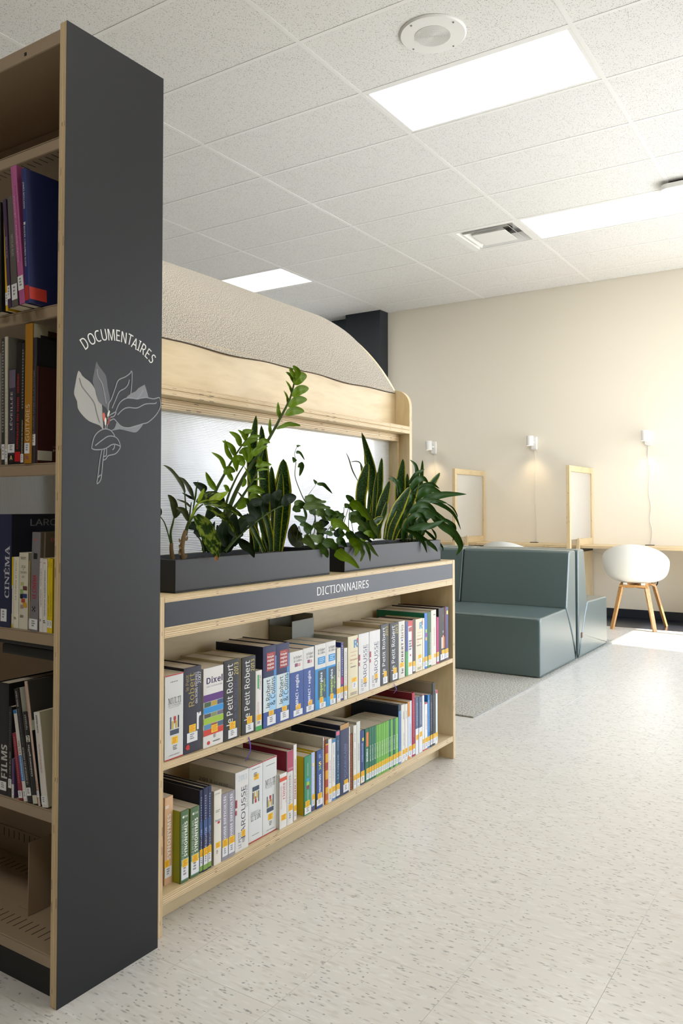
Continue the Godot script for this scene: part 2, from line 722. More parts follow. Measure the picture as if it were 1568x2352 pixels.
func build_shell() -> void:
	var top := 3.75
	structure("wall_back", wall_mesh(2, BACK - 0.2, BACK, -5.0, 0.5, top, []), mats.cream_paint)
	# beyond the column: a slate strip with a window, then a pale wall with a brown door
	var holes := [[-6.40, -5.62, 0.45, 2.75]]
	structure("wall_slate", wall_mesh(2, BACK - 0.2, BACK - 0.02, -6.74, -5.0, top, holes), mats.slate_paint)
	for h in holes:
		window_in(2, BACK - 0.11, h[0], h[1], h[2], h[3], 1, true)
	structure("wall_pale", wall_mesh(2, BACK - 0.2, BACK - 0.02, -10.2, -6.74, top, []), mats.white_paint)
	structure("door_1", boxm(Vector3(-9.25, 0.0, BACK - 0.02), Vector3(-8.36, 2.25, BACK + 0.02), 0.004), mats.brown_paint)
	structure("wall_column", boxm(Vector3(-5.497, 0, BACK - 0.05), Vector3(-4.985, top, -8.531), 0.004), mats.navy_paint)
	structure("wall_left", wall_mesh(0, -10.4, -10.2, -9.0, 3.4, top, []), mats.beige_paint)
	structure("wall_front", wall_mesh(2, 3.2, 3.4, -10.2, 3.6, top, []), mats.beige_paint)
	# unseen window side; the glazed bay is added to aim sun and daylight
	holes = [[-3.45, -2.25, 0.8, 2.9]]
	structure("wall_right", wall_mesh(0, 3.4, 3.6, -4.0, 3.4, top, holes), mats.cream_paint)
	for h in holes:
		window_in(0, 3.5, h[0], h[1], h[2], h[3], 2, false)
	structure("wall_right_added_return", wall_mesh(2, -4.0, -3.8, 0.3, 3.6, top, []), mats.cream_paint)
	holes = [[-8.45, -6.55, 0.06, 2.75], [-6.30, -4.20, 0.06, 2.75]]
	structure("wall_right_added_bay", wall_mesh(0, 0.3, 0.5, -8.92, -3.8, top, holes), mats.cream_paint)
	for h in holes:
		window_in(0, 0.4, h[0], h[1], h[2], h[3], 2, false)
	# unseen canopy added outside to keep sun off the nearer glazed door
	structure("added_canopy_1", boxm(Vector3(0.5, 2.95, -6.42), Vector3(2.6, 3.1, -4.0), 0.0), mats.beige_paint)
	# navy baseboard
	structure("baseboard_back", boxm(Vector3(-4.985, 0, BACK), Vector3(0.3, 0.086, BACK + 0.012), 0.002), mats.navy_paint)


func cell_box(i: int, j: int) -> Array:
	return [GX0 - GX * (i + 1), GX0 - GX * i, GZ0 - GZ * (j + 1), GZ0 - GZ * j]

const LIGHT_CELLS := [[0, 1], [0, 5], [3, 5], [3, 1], [0, -3], [-2, -3], [3, -3], [0, -7], [-2, -7]]

func build_ceiling() -> void:
	var o := structure("ceiling")
	part(o, "slab", boxm(Vector3(-10.4, CEIL + 0.12, -4.0), Vector3(3.6, CEIL + 0.25, 3.4), 0.0), mats.white_metal)
	part(o, "slab", boxm(Vector3(-10.4, CEIL + 0.12, -9.0), Vector3(0.5, CEIL + 0.25, -4.0), 0.0), mats.white_metal)
	var whole := []
	for k in 10:
		whole.append(tile_mesh(Vector3(-GX / 2 + 0.006, 0, -GZ / 2 + 0.006), Vector3(GX / 2 - 0.006, 0.015, GZ / 2 - 0.006), 0.0015, Vector2(rng.randf(), rng.randf())))
	var half := boxm(Vector3(-GX / 4 + 0.006, 0, -GZ / 2 + 0.006), Vector3(GX / 4 - 0.006, 0.015, GZ / 2 - 0.006), 0.0015)
	var last := boxm(Vector3(-GX / 2 + 0.006, 0, 0), Vector3(GX / 2 - 0.006, 0.015, 0.38), 0.0015)
	for i in range(-4, 8):
		for j in range(-11, 9):
			if [i, j] in LIGHT_CELLS:
				continue
			var c := cell_box(i, j)
			if c[1] > 0.35 and c[2] < -3.9:
				continue
			var at := Vector3((c[0] + c[1]) / 2, CEIL + 0.002, (c[2] + c[3]) / 2)
			if c[2] < BACK:
				part(o, "ceiling_tile", last, mats.ceiling_tile, Vector3(at.x, at.y, c[3] - 0.386))
			elif i == 1 and j == 5:
				part(o, "ceiling_tile", half, mats.ceiling_tile, Vector3(c[0] + GX / 4, at.y, at.z))
			else:
				part(o, "ceiling_tile", whole[rng.randi() % 10], mats.ceiling_tile, at)
	# T-bars of the grid
	for j in range(-11, 9):
		var z := GZ0 - GZ * j
		part(o, "t_bar", boxm(Vector3(-10.2, CEIL, z - 0.012), Vector3(3.4 if z > -3.8 else 0.3, CEIL + 0.0018, z + 0.012), 0.0), mats.white_metal)
	for i in range(-4, 9):
		var x := GX0 - GX * i
		part(o, "t_bar", boxm(Vector3(x - 0.012, CEIL - 0.0004, BACK if x < 0.3 else -3.8), Vector3(x + 0.012, CEIL + 0.0014, 3.2), 0.0), mats.white_metal)
	part(o, "t_bar", boxm(Vector3(-3.075 - 0.012, CEIL - 0.0002, GZ0 - GZ * 6), Vector3(-3.075 + 0.012, CEIL + 0.0016, GZ0 - GZ * 5), 0.0), mats.white_metal)


func build_floor() -> void:
	var o := structure("floor")
	part(o, "slab", boxm(Vector3(-10.4, -0.2, -4.0), Vector3(3.6, -0.0035, 3.4), 0.0), mats.slot_dark)
	part(o, "slab", boxm(Vector3(-10.4, -0.2, -9.0), Vector3(0.5, -0.0035, -4.0), 0.0), mats.slot_dark)
	var t := 0.311
	var g := 0.00025
	var tile := []
	for k in 24:
		tile.append(tile_mesh(Vector3(g, -0.003, g), Vector3(t - g, 0, t - g), 0.0004, Vector2(rng.randf() * 1.7, rng.randf() * 1.7)))
	var cut := tile_mesh(Vector3(g, -0.003, t - 0.249 + g), Vector3(t - g, 0, t - g), 0.0004, Vector2(0.3, 0.5))
	var navy := tile_mesh(Vector3(g, -0.003, g), Vector3(t - g, 0, 0.2513 - g), 0.0004, Vector2(0.1, 0.2))
	var rest := Shape.new()
	var dark := Shape.new()
	for i in range(-31, 16):
		for j in range(-24, 17):
			var a := Vector3(-0.852 + t * i, 0, -1.497 + t * j)
			if a.x < -10.4 or a.x > 3.4 or a.z > 3.2 or j < -21 or (a.x > 0.25 and a.z < -4.1):
				continue
			if a.x > -2.6 and a.x < 0.2 and a.z < -0.5:
				part(o, "floor_tile", tile[rng.randi() % 24] if j > -21 else cut, mats.vinyl, a)
			else:
				rest.box(a + Vector3(g, -0.003, g if j > -21 else t - 0.249 + g), a + Vector3(t - g, 0, t - g), 0.0, null, -1, 0)
		for k in 3:
			var a := Vector3(-0.852 + t * i, 0, -7.966 - 0.2513 * (k + 1))
			if a.x < -10.4 or a.x > 0.1:
				continue
			if a.x > -2.9 and a.x < -0.7:
				part(o, "navy_floor_tile", navy, mats.vinyl_navy, a)
			else:
				dark.box(a + Vector3(g, -0.003, g), a + Vector3(t - g, 0, 0.2513 - g), 0.0)
	wpart(o, "floor_tiles", rest.commit(), mats.vinyl).set_meta("kind", "stuff")
	wpart(o, "navy_floor_tiles", dark.commit(), mats.vinyl_navy).set_meta("kind", "stuff")


# ------------------------------------------------------------------ reading nook with felt vault
const VC := Vector2(-2.90, 1.224)    # centre of the vault
const VR := 1.046

func side_wall(o: Node3D, fl: float, z0: float, z1: float, far: bool) -> void:
	# one glazed side; fl mirrors it about the vault's middle
	var px := func(x: float) -> float: return x if not far else 2.0 * VC.x - x
	var b := func(called: String, x0: float, y0: float, za: float, x1: float, y1: float, zb: float, grain := -1) -> void:
		board(o, called, Vector3(px.call(x0), y0, za), Vector3(px.call(x1), y1, zb), grain)
	b.call("fascia", -1.990, 1.551, z0, -1.972, 1.735, z1)
	b.call("ledge", -2.06, 1.5325, z0, -1.890, 1.5505, z1)
	b.call("ledge", -2.06, 1.5135, z0, -1.890, 1.5320, z1)
	b.call("head_rail", -2.035, 1.478, z0, -1.950, 1.513, z1)
	b.call("glazing_post", -2.035, 0.93, z1 - 0.0185, -1.950, 1.4775, z1)
	b.call("glazing_post", -2.035, 0.93, z0, -1.950, 1.4775, z0 + 0.0185)
	b.call("sill", -2.06, 0.905, z0, -1.930, 0.929, z1)
	b.call("lower_panel", -1.975, 0.0, z0, -1.957, 0.904, z1, 2)
	# ribbed sheet: rounded flutes run along z
	var s := Shape.new()
	var n := 92
	var rows := []
	var back := []
	for k in n * 4 + 1:
		var y := lerpf(0.931, 1.477, k / float(n * 4))
		var x := -1.998 + 0.0006 * sin(TAU * k / 4.0 + 0.4)
		rows.append([Vector3(px.call(x), y, z0 + 0.019), Vector3(px.call(x), y, z1 - 0.019)])
		back.append([Vector3(px.call(-2.004), y, z0 + 0.019), Vector3(px.call(-2.004), y, z1 - 0.019)])
	s.sheet(rows, false, 1, 1, far)
	s.sheet([back[0], back[-1]], false, 1, 1, not far)
	for e in [0, -1]:
		s.sheet([rows[e], back[e]], false, 1, 1, (e == 0) == far)
	var left := []
	var right := []
	for k in rows.size():
		left.append([rows[k][0], back[k][0]])
		right.append([rows[k][1], back[k][1]])
	s.sheet(left, false)
	s.sheet(right, false)
	wpart(o, "ribbed_sheet", s.commit(), mats.polycarbonate)

func build_nook() -> void:
	var z_far := -3.52
	var z_near := -1.572
	var o := thing("reading_nook", "maple plywood reading nook with ribbed translucent sides and beige felt vault", "nook", Vector3(VC.x, 0, (z_far + z_near) / 2))
	side_wall(o, 0, z_far, z_near, false)
	side_wall(o, 0, z_far, z_near, true)
	# end posts with rounded shoulders
	for far in [false, true]:
		for ez in [z_far, z_near + 0.0245]:
			var out := PackedVector2Array([Vector2(-2.08, 0), Vector2(-1.890, 0), Vector2(-1.890, 1.65)])
			out.append_array(arc_pts(Vector2(-1.975, 1.651), 0.085, 0, 90, 8))
			out.append_array([Vector2(-2.08, 1.736)])
			if far:
				for k in out.size():
					out[k].x = 2.0 * VC.x - out[k].x
				out.reverse()
			var f := Shape.new()
			f.extrude(out, Transform3D(Basis.IDENTITY, Vector3(0, 0, ez)), 0.0, false, 1.0)
			f.extrude(out, Transform3D(Basis.IDENTITY, Vector3(0, 0, ez - 0.0245)), 0.0, false, 1.0)
			for k in f.n.size() / 2:
				f.n[f.n.size() / 2 + k] = Vector3(0, 0, -1)
			for k in f.uv.size():
				f.uv[k] = Vector2(f.uv[k].y, f.uv[k].x)
			var e := Shape.new()
			e.extrude(out, Transform3D(Basis.IDENTITY, Vector3(0, 0, ez)), 0.0245, true)
			# keep only the rim of the solid for the layered edge
			var cut := e.i.size() - out.size() * 6
			e.i = e.i.slice(cut)
			wpart(o, "end_post", e.commit(f.commit(null, mats.maple), mats.ply))
	# bent plywood arches under the felt
	var a0 := rad_to_deg(asin((1.735 - VC.y) / VR))
	for ez in [z_far - 0.001, (z_far + z_near) / 2, z_near + 0.001]:
		var s := Shape.new()
		var outer := []
		var inner := []
		for k in 49:
			var a := deg_to_rad(lerpf(a0, 180.0 - a0, k / 48.0))
			outer.append(VC + Vector2(cos(a), sin(a)) * VR)
			inner.append(VC + Vector2(cos(a), sin(a)) * (VR - 0.012))
		var w := 0.035
		var za: float = ez - w if ez < -3.0 else ez
		var row := func(l: Array, z: float) -> Array:
			return l.map(func(p: Vector2) -> Vector3: return Vector3(p.x, p.y, z))
		s.sheet([row.call(outer, za), row.call(outer, za + w)], false)
		s.sheet([row.call(inner, za), row.call(inner, za + w)], false, 1, 1, true)
		s.sheet([row.call(outer, za), row.call(inner, za)], false)
		s.sheet([row.call(outer, za + w), row.call(inner, za + w)], false)
		wpart(o, "arch", s.commit(), mats.maple_fine)
	# felt laid over the arches: a thick sheet with a slightly wavy rim
	var rows := []
	var under := []
	var edges := []
	var nz := 40
	var na := 60
	for r in nz + 1:
		var t := r / float(nz)
		var row := []
		var low := []
		for c in na + 1:
			var k := c / float(na)
			var lift := 0.004 + 0.003 * sin(t * 9.0 + 2.0) * sin(k * PI * 7.0)
			var s0 := a0 - 1.3 + 0.22 * sin(t * 14.0) + 0.16 * sin(t * 31.0)
			var a := deg_to_rad(lerpf(s0, 180.0 - s0, k))
			var z := lerpf(z_near - 0.004, z_far + 0.028 * sin(minf(k, 1.0 - k) * 5.0 + 0.2) + 0.004 * sin(k * 60.0), t)
			var rr := VR + 0.009 + lift
			row.append(Vector3(VC.x + cos(a) * rr, VC.y + sin(a) * rr, z))
			low.append(Vector3(VC.x + cos(a) * (rr - 0.008), VC.y + sin(a) * (rr - 0.008), z))
		rows.append(row)
		under.append(low)
	var felt := Shape.new()
	felt.sheet(rows, false, 2.2, 1.95)
	felt.sheet(under, false, 2.2, 1.95, true)
	var f := wpart(o, "felt_cover", felt.commit(), mats.felt)
	var rim := Shape.new()
	rim.sheet([rows[0], under[0]])
	rim.sheet([rows[-1], under[-1]], false, 1, 1, true)
	for e in [0, na]:
		var a := []
		var b := []
		for r in nz + 1:
			a.append(rows[r][e])
			b.append(under[r][e])
		rim.sheet([a, b], false, 1, 1, e == 0)
	wpart(f, "felt_rim", rim.commit(), mats.felt_edge)


# ------------------------------------------------------------------ tall bookcase at the left
const PANEL_X := -1.569
const CASE_Z0 := -1.530     # back
const CASE_Z1 := -1.216     # front
const CASE_L := -2.56
const SHELF_TOPS := [2.032, 1.633, 1.256, 0.853, 0.443, 0.115]

func build_bookcase() -> void:
	var o := thing("bookcase", "tall beige metal bookcase with navy plywood end panel lettered DOCUMENTAIRES", "bookcase", Vector3(PANEL_X - 0.4, 0, (CASE_Z0 + CASE_Z1) / 2))
	# end panel: plywood core with a dark laminate on the outside
	var core := wpart(o, "end_panel", board_mesh(Vector3(PANEL_X - 0.025, 0.0, CASE_Z0), Vector3(PANEL_X - 0.0012, 2.306, CASE_Z1), mats.maple, mats.ply))
	var lam := wpart(core, "laminate_face", boxm(Vector3(PANEL_X - 0.0012, 0.0, CASE_Z0), Vector3(PANEL_X, 2.306, CASE_Z1), 0.0003), mats.laminate)
	lam.set_meta("label", "dark navy laminate face with flower drawing")
	board(o, "end_panel", Vector3(CASE_L - 0.025, 0.0, CASE_Z0), Vector3(CASE_L, 2.306, CASE_Z1))
	var x1 := PANEL_X - 0.0255
	var x0 := CASE_L + 0.0005
	# canopy
	wpart(o, "canopy", boxm(Vector3(x0, 2.2575, CASE_Z0 + 0.004), Vector3(x1, 2.294, CASE_Z1 - 0.001), 0.002), mats.beige_metal)
	wpart(o, "back_rail", boxm(Vector3(x0, 2.10, CASE_Z0 + 0.03), Vector3(x1, 2.19, CASE_Z0 + 0.045), 0.002), mats.beige_metal)
	wpart(o, "back_rail", boxm(Vector3(x0, 2.19, CASE_Z0 + 0.02), Vector3(x1, 2.257, CASE_Z0 + 0.035), 0.002), mats.beige_metal)
	# screw hole in the canopy's front: a dark block for the shade inside
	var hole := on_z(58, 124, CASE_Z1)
	wpart(o, "screw_hole_shade", boxm(hole + Vector3(-0.004, -0.004, -0.001), hole + Vector3(0.004, 0.004, 0.0004), 0.0005), mats.slot_dark)
	for k in SHELF_TOPS.size():
		var y: float = SHELF_TOPS[k]
		var front := CASE_Z1 - (0.0 if k == 0 or k == 5 else 0.006)
		var s := Shape.new()
		s.box(Vector3(x0, y - 0.003, CASE_Z0 + 0.02), Vector3(x1, y, front), 0.001)
		s.box(Vector3(x0, y - 0.030, front - 0.012), Vector3(x1, y - 0.003, front), 0.002)
		s.box(Vector3(x0, y, CASE_Z0 + 0.018), Vector3(x1, y + (0.075 if k > 0 else 0.02), CASE_Z0 + 0.0205), 0.0005)
		var sh := wpart(o, "shelf", s.commit(), mats.beige_metal)
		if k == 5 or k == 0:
			# punched slots, drawn as dark strips that stand for the shade inside
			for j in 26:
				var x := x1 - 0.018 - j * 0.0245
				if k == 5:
					wpart(sh, "slot_shade", boxm(Vector3(x - 0.0012, y - 0.0005, front - 0.075), Vector3(x + 0.0012, y + 0.0003, front - 0.035), 0), mats.slot_dark)
					wpart(sh, "slot_shade", boxm(Vector3(x - 0.0012, y - 0.0005, CASE_Z0 + 0.05), Vector3(x + 0.0012, y + 0.0003, CASE_Z0 + 0.085), 0), mats.slot_dark)
					wpart(sh, "slot_shade", boxm(Vector3(x - 0.0012, y + 0.045, CASE_Z0 + 0.020), Vector3(x + 0.0012, y + 0.068, CASE_Z0 + 0.0208), 0), mats.slot_dark)
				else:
					wpart(sh, "slot_shade", boxm(Vector3(x - 0.0012, y - 0.0034, front - 0.075), Vector3(x + 0.0012, y - 0.0025, front - 0.035), 0), mats.slot_dark)
	wpart(o, "base_shelf_back", boxm(Vector3(x0, 0.190, CASE_Z0 + 0.016), Vector3(x1, 0.27, CASE_Z0 + 0.0185), 0.0005), mats.beige_metal)
	wpart(o, "kick_plate", boxm(Vector3(x0, 0.0, CASE_Z1 - 0.04), Vector3(x1, 0.0845, CASE_Z1 - 0.025), 0.001), mats.kick_black)
	# metal book end on the bottom shelf
	var be := thing("book_end", "beige metal book end standing on the empty bottom shelf", "book end", Vector3(-1.79, 0.115, -1.36))
	wpart(be, "upright", boxm(Vector3(-1.794, 0.1155, -1.49), Vector3(-1.792, 0.30, -1.30), 0.0005), mats.beige_metal)
	wpart(be, "foot", boxm(Vector3(-1.86, 0.1155, -1.47), Vector3(-1.794, 0.117, -1.32), 0.0003), mats.beige_metal)
	# ribbed sheet at the back: flutes run upwards
	var p := Shape.new()
	var top := []
	var bot := []
	var n := int((x1 - x0) / 0.0055)
	for k in n * 4 + 1:
		var x := lerpf(x0, x1, k / float(n * 4))
		var z := CASE_Z0 + 0.012 + 0.0006 * sin(TAU * k / 4.0 + 0.4)
		bot.append(Vector3(x, 0.86, z))
		top.append(Vector3(x, 2.255, z))
	p.sheet([bot, top])
	var rear := boxm(Vector3(x0, 0.86, CASE_Z0 + 0.006), Vector3(x1, 2.255, CASE_Z0 + 0.0075), 0.0)
	p.sheet([[Vector3(x0, 0.86, CASE_Z0 + 0.007), Vector3(x1, 0.86, CASE_Z0 + 0.007)], [Vector3(x0, 2.255, CASE_Z0 + 0.007), Vector3(x1, 2.255, CASE_Z0 + 0.007)]], false, 1, 1, true)
	wpart(o, "ribbed_sheet", p.commit(), mats.polycarbonate)
	wpart(o, "back_panel", boxm(Vector3(x0, 0.0, CASE_Z0 + 0.002), Vector3(x1, 0.858, CASE_Z0 + 0.012), 0.0005), mats.beige_metal)
	panel_print(lam)


func on_panel(cx: float, cy: float) -> Vector3:
	# point of the end panel's face from the enlarged view of the flower
	return on_x(150.0 + 0.178571 * cx, 720.0 + 0.178571 * cy, PANEL_X)

func ribbon(pts: Array, width: float, lift := 0.0003) -> ArrayMesh:
	var c := curve(pts, (pts.size() - 1) * 7)
	var s := Shape.new()
	var rows := []
	for k in c.size():
		var t: Vector3 = (c[mini(k + 1, c.size() - 1)] - c[maxi(k - 1, 0)]).normalized()
		var side := t.cross(Vector3.RIGHT).normalized() * width / 2
		rows.append([c[k] - side + Vector3(lift, 0, 0), c[k] + side + Vector3(lift, 0, 0)])
	s.sheet(rows)
	for k in s.n.size():
		s.n[k] = Vector3.RIGHT
	return s.commit()

func filled(pts: Array, lift := 0.0002) -> ArrayMesh:
	var c := curve(pts + [pts[0]], pts.size() * 6)
	var out := PackedVector2Array()
	for k in c.size() - 1:
		out.append(Vector2(-c[k].z, c[k].y))
	var idx := Geometry2D.triangulate_polygon(out)
	var s := Shape.new()
	for p in out:
		s.point(Vector3(PANEL_X + lift, p.y, -p.x), Vector3.RIGHT)
	for j in range(0, idx.size(), 3):
		s.tri_idx(idx[j], idx[j + 1], idx[j + 2])
	return s.commit()

func panel_print(lam: Node3D) -> void:
	var pp := func(l: Array) -> Array: return l.map(func(q) -> Vector3: return on_panel(q[0], q[1]))
	var line_w := 0.0026
	var grey := flat("8f9093", 0.5)
	# letters set on an arc
	var word := "DOCUMENTAIRES"
	var spots := [[247, 383], [335, 327], [414, 293], [495, 275], [590, 275], [677, 284], [752, 308], [832, 336], [893, 385], [948, 414], [1003, 458], [1063, 516], [1117, 583]]
	var pos: Array = pp.call(spots)
	for k in word.length():
		var a: Vector3 = pos[maxi(k - 1, 0)]
		var b: Vector3 = pos[mini(k + 1, pos.size() - 1)]
		var tilt := atan2(b.y - a.y, -(b.z - a.z))
		if k == 0:
			tilt += 0.10
		if k == word.length() - 1:
			tilt -= 0.08
		var t := text_of(word[k], "s")
		var sc: float = 0.0268 / t[2]
		var o := part(lam, "lettering", t[0], flat("e9e8e2"))
		var mid: Vector3 = t[1].get_center()
		var bas := Basis(Vector3.UP, PI / 2) * Basis(Vector3.BACK, tilt) * Basis.from_scale(Vector3(sc * 0.84, sc, 0.03))
		o.transform = Transform3D(bas, Vector3(PANEL_X + 0.0002, pos[k].y, pos[k].z) - bas * mid)
	var fills := [
		["a3a19a", [[168, 735], [195, 760], [230, 815], [320, 885], [378, 970], [400, 1060], [425, 1125], [468, 1175], [476, 1300], [485, 1490], [440, 1440], [290, 1375], [170, 1240], [150, 1130], [112, 1030], [130, 900], [150, 790]]],
		["5c5d60", [[405, 615], [420, 660], [480, 740], [525, 815], [545, 960], [572, 1100], [552, 1250], [520, 1210], [425, 1130], [395, 1010], [352, 880], [370, 760], [390, 650]]],
		["7e7f83", [[1018, 915], [1035, 960], [1062, 1060], [1050, 1085], [900, 1100], [790, 1085], [835, 1035], [905, 1000], [940, 960]]],
		["7d8284", [[655, 1400], [715, 1455], [800, 1470], [900, 1440], [995, 1420], [960, 1480], [900, 1530], [790, 1510], [700, 1490], [580, 1510], [630, 1475]]],
		["d4593f", [[492, 1272], [508, 1300], [510, 1380], [496, 1388], [482, 1330], [480, 1290]]],
		["dedad0", [[560, 1245], [572, 1265], [552, 1325], [538, 1322], [545, 1270]]],
		["dedad0", [[515, 1335], [526, 1360], [522, 1432], [508, 1432], [503, 1370]]],
		["8a3526", [[570, 1330], [580, 1345], [558, 1425], [538, 1424], [545, 1375]]],
	]
	var lift := 0.0002
	for f in fills:
		wpart(lam, "printed_petal", filled(pp.call(f[1]), lift), flat(f[0]))
		lift += 0.00005
	var lines := [
		[[180, 830], [215, 940], [300, 1050], [370, 1150], [400, 1270], [440, 1405]],
		[[405, 715], [420, 810], [470, 900], [495, 1000], [525, 1160]],
		[[550, 1270], [552, 1170], [590, 1100], [640, 960], [680, 860], [770, 815], [830, 770], [845, 742], [856, 770], [850, 930], [838, 1035]],
		[[822, 850], [800, 920], [760, 965], [690, 1010], [640, 1120], [598, 1220]],
		[[1000, 985], [965, 1045], [920, 1098]],
		[[640, 1275], [690, 1160], [760, 1100], [840, 1085], [920, 1100], [1020, 1080], [1130, 1098], [1200, 1082], [1215, 1110], [1220, 1200], [1160, 1310], [1060, 1400], [990, 1420], [890, 1455], [790, 1470], [715, 1450], [660, 1395], [620, 1358], [570, 1380]],
		[[668, 1305], [740, 1235], [810, 1210], [920, 1215], [1030, 1165], [1150, 1158], [1168, 1140]],
		[[555, 1320], [590, 1295], [648, 1268], [625, 1320], [580, 1335]],
		[[335, 1735], [350, 1650], [380, 1570], [440, 1510], [510, 1485], [580, 1505], [625, 1560], [632, 1585]],
		[[382, 1700], [470, 1630], [550, 1580], [632, 1585], [680, 1630], [705, 1705], [690, 1750], [640, 1805], [550, 1830], [520, 1870], [485, 1888]],
		[[335, 1735], [380, 1752], [470, 1748], [530, 1728], [590, 1690], [640, 1683], [705, 1708]],
		[[632, 1690], [625, 1730], [605, 1755]],
		[[468, 1750], [440, 1900], [415, 2100], [405, 2160], [408, 2190], [440, 2160], [460, 2100], [480, 1900], [500, 1745]],
		[[420, 2110], [440, 2085], [460, 2078]],
		[[528, 1735], [527, 1800], [520, 1830], [490, 1840]],
		[[510, 1485], [515, 1440]], [[530, 1485], [540, 1425]], [[545, 1360], [550, 1325]],
	]
	for k in lines.size():
		wpart(lam, "printed_line", ribbon(pp.call(lines[k]), line_w, 0.0007), flat("6f6e6b") if k == 0 else grey)


# ------------------------------------------------------------------ low shelf with the header
const SHELF_X := -1.598      # front
const SHELF_B := -1.880      # back
const SH_Z0 := -3.414
const SH_Z1 := -1.551

func mid_sag(z: float) -> float:
	# the long middle shelf hangs a little under its load
	var t := (z - SH_Z0) / (SH_Z1 - SH_Z0) * 2.0 - 1.0
	return 0.459 - 0.013 * (1.0 - t * t)

func build_dictionary_shelf() -> void:
	var o := thing("dictionary_shelf", "low maple plywood shelf unit with slate header lettered DICTIONNAIRES", "shelf unit", Vector3((SHELF_X + SHELF_B) / 2, 0, (SH_Z0 + SH_Z1) / 2))
	var za := SH_Z0 + 0.0245
	var zb := SH_Z1 - 0.0245
	board(o, "side_panel", Vector3(SHELF_B, 0, SH_Z0), Vector3(SHELF_X, 0.907, za - 0.0003), 1)
	board(o, "side_panel", Vector3(SHELF_B, 0, zb + 0.0003), Vector3(SHELF_X, 0.907, SH_Z1), 1)
	board(o, "top_board", Vector3(SHELF_B, 0.8895, za), Vector3(SHELF_X - 0.0005, 0.9065, zb))
	board(o, "header_board", Vector3(SHELF_B, 0.7935, za), Vector3(SHELF_X - 0.0005, 0.8185, zb))
	var h := board(o, "header", Vector3(SHELF_X - 0.018, 0.819, za), Vector3(SHELF_X - 0.0018, 0.889, zb))
	wpart(h, "laminate_face", boxm(Vector3(SHELF_X - 0.0018, 0.8235, za + 0.001), Vector3(SHELF_X - 0.0008, 0.8985, zb - 0.001), 0.0003), mats.laminate_header)
	wpart(h, "edge_strip", boxm(Vector3(SHELF_X - 0.0018, 0.8188, za), Vector3(SHELF_X - 0.0005, 0.8233, zb), 0.0002), mats.maple_fine)
	board(o, "back_panel", Vector3(SHELF_B, 0.08, za), Vector3(SHELF_B + 0.009, 0.793, zb), 2)
	board(o, "bottom_shelf", Vector3(SHELF_B + 0.0095, 0.080, za), Vector3(SHELF_X - 0.001, 0.105, zb))
	board(o, "kick_board", Vector3(-1.690, 0.0, za), Vector3(-1.672, 0.0795, zb))
	# middle shelf, bent
	var f := Shape.new()
	var e := Shape.new()
	var n := 24
	var th := 0.018
	var xf := SHELF_X - 0.001
	var xb := SHELF_B + 0.0095
	for k in n:
		var z0 := lerpf(za, zb, k / float(n))
		var z1 := lerpf(za, zb, (k + 1) / float(n))
		var y0 := mid_sag(z0)
		var y1 := mid_sag(z1)
		f.quad(Vector3(xb, y0, z0), Vector3(xf, y0, z0), Vector3(xf, y1, z1), Vector3(xb, y1, z1), Vector3.UP, Vector2(z0, 0), Vector2(z0, 0.28), Vector2(z1, 0.28), Vector2(z1, 0))
		f.quad(Vector3(xb, y0 - th, z0), Vector3(xf, y0 - th, z0), Vector3(xf, y1 - th, z1), Vector3(xb, y1 - th, z1), Vector3.DOWN, Vector2(z0, 0), Vector2(z0, 0.28), Vector2(z1, 0.28), Vector2(z1, 0))
		e.quad(Vector3(xf, y0, z0), Vector3(xf, y0 - th, z0), Vector3(xf, y1 - th, z1), Vector3(xf, y1, z1), Vector3.RIGHT, Vector2(z0, 0), Vector2(z0, 1), Vector2(z1, 1), Vector2(z1, 0))
		e.quad(Vector3(xb, y0, z0), Vector3(xb, y0 - th, z0), Vector3(xb, y1 - th, z1), Vector3(xb, y1, z1), Vector3.LEFT, Vector2(z0, 0), Vector2(z0, 1), Vector2(z1, 1), Vector2(z1, 0))
	wpart(o, "middle_shelf", e.commit(f.commit(null, mats.maple), mats.ply))
	# header lettering
	var t := text_of("DICTIONNAIRES", "s")
	var l := part(h, "lettering", t[0], flat("ecebe6"))
	var b: AABB = t[1]
	var sx := 0.344 / b.size.x
	var sy := 0.0285 / b.size.y
	var bas := Basis(Vector3.UP, PI / 2) * Basis.from_scale(Vector3(sx, sy, 0.03))
	l.transform = Transform3D(bas, Vector3(SHELF_X - 0.0006, 0.858, -2.472) - bas * b.get_center())


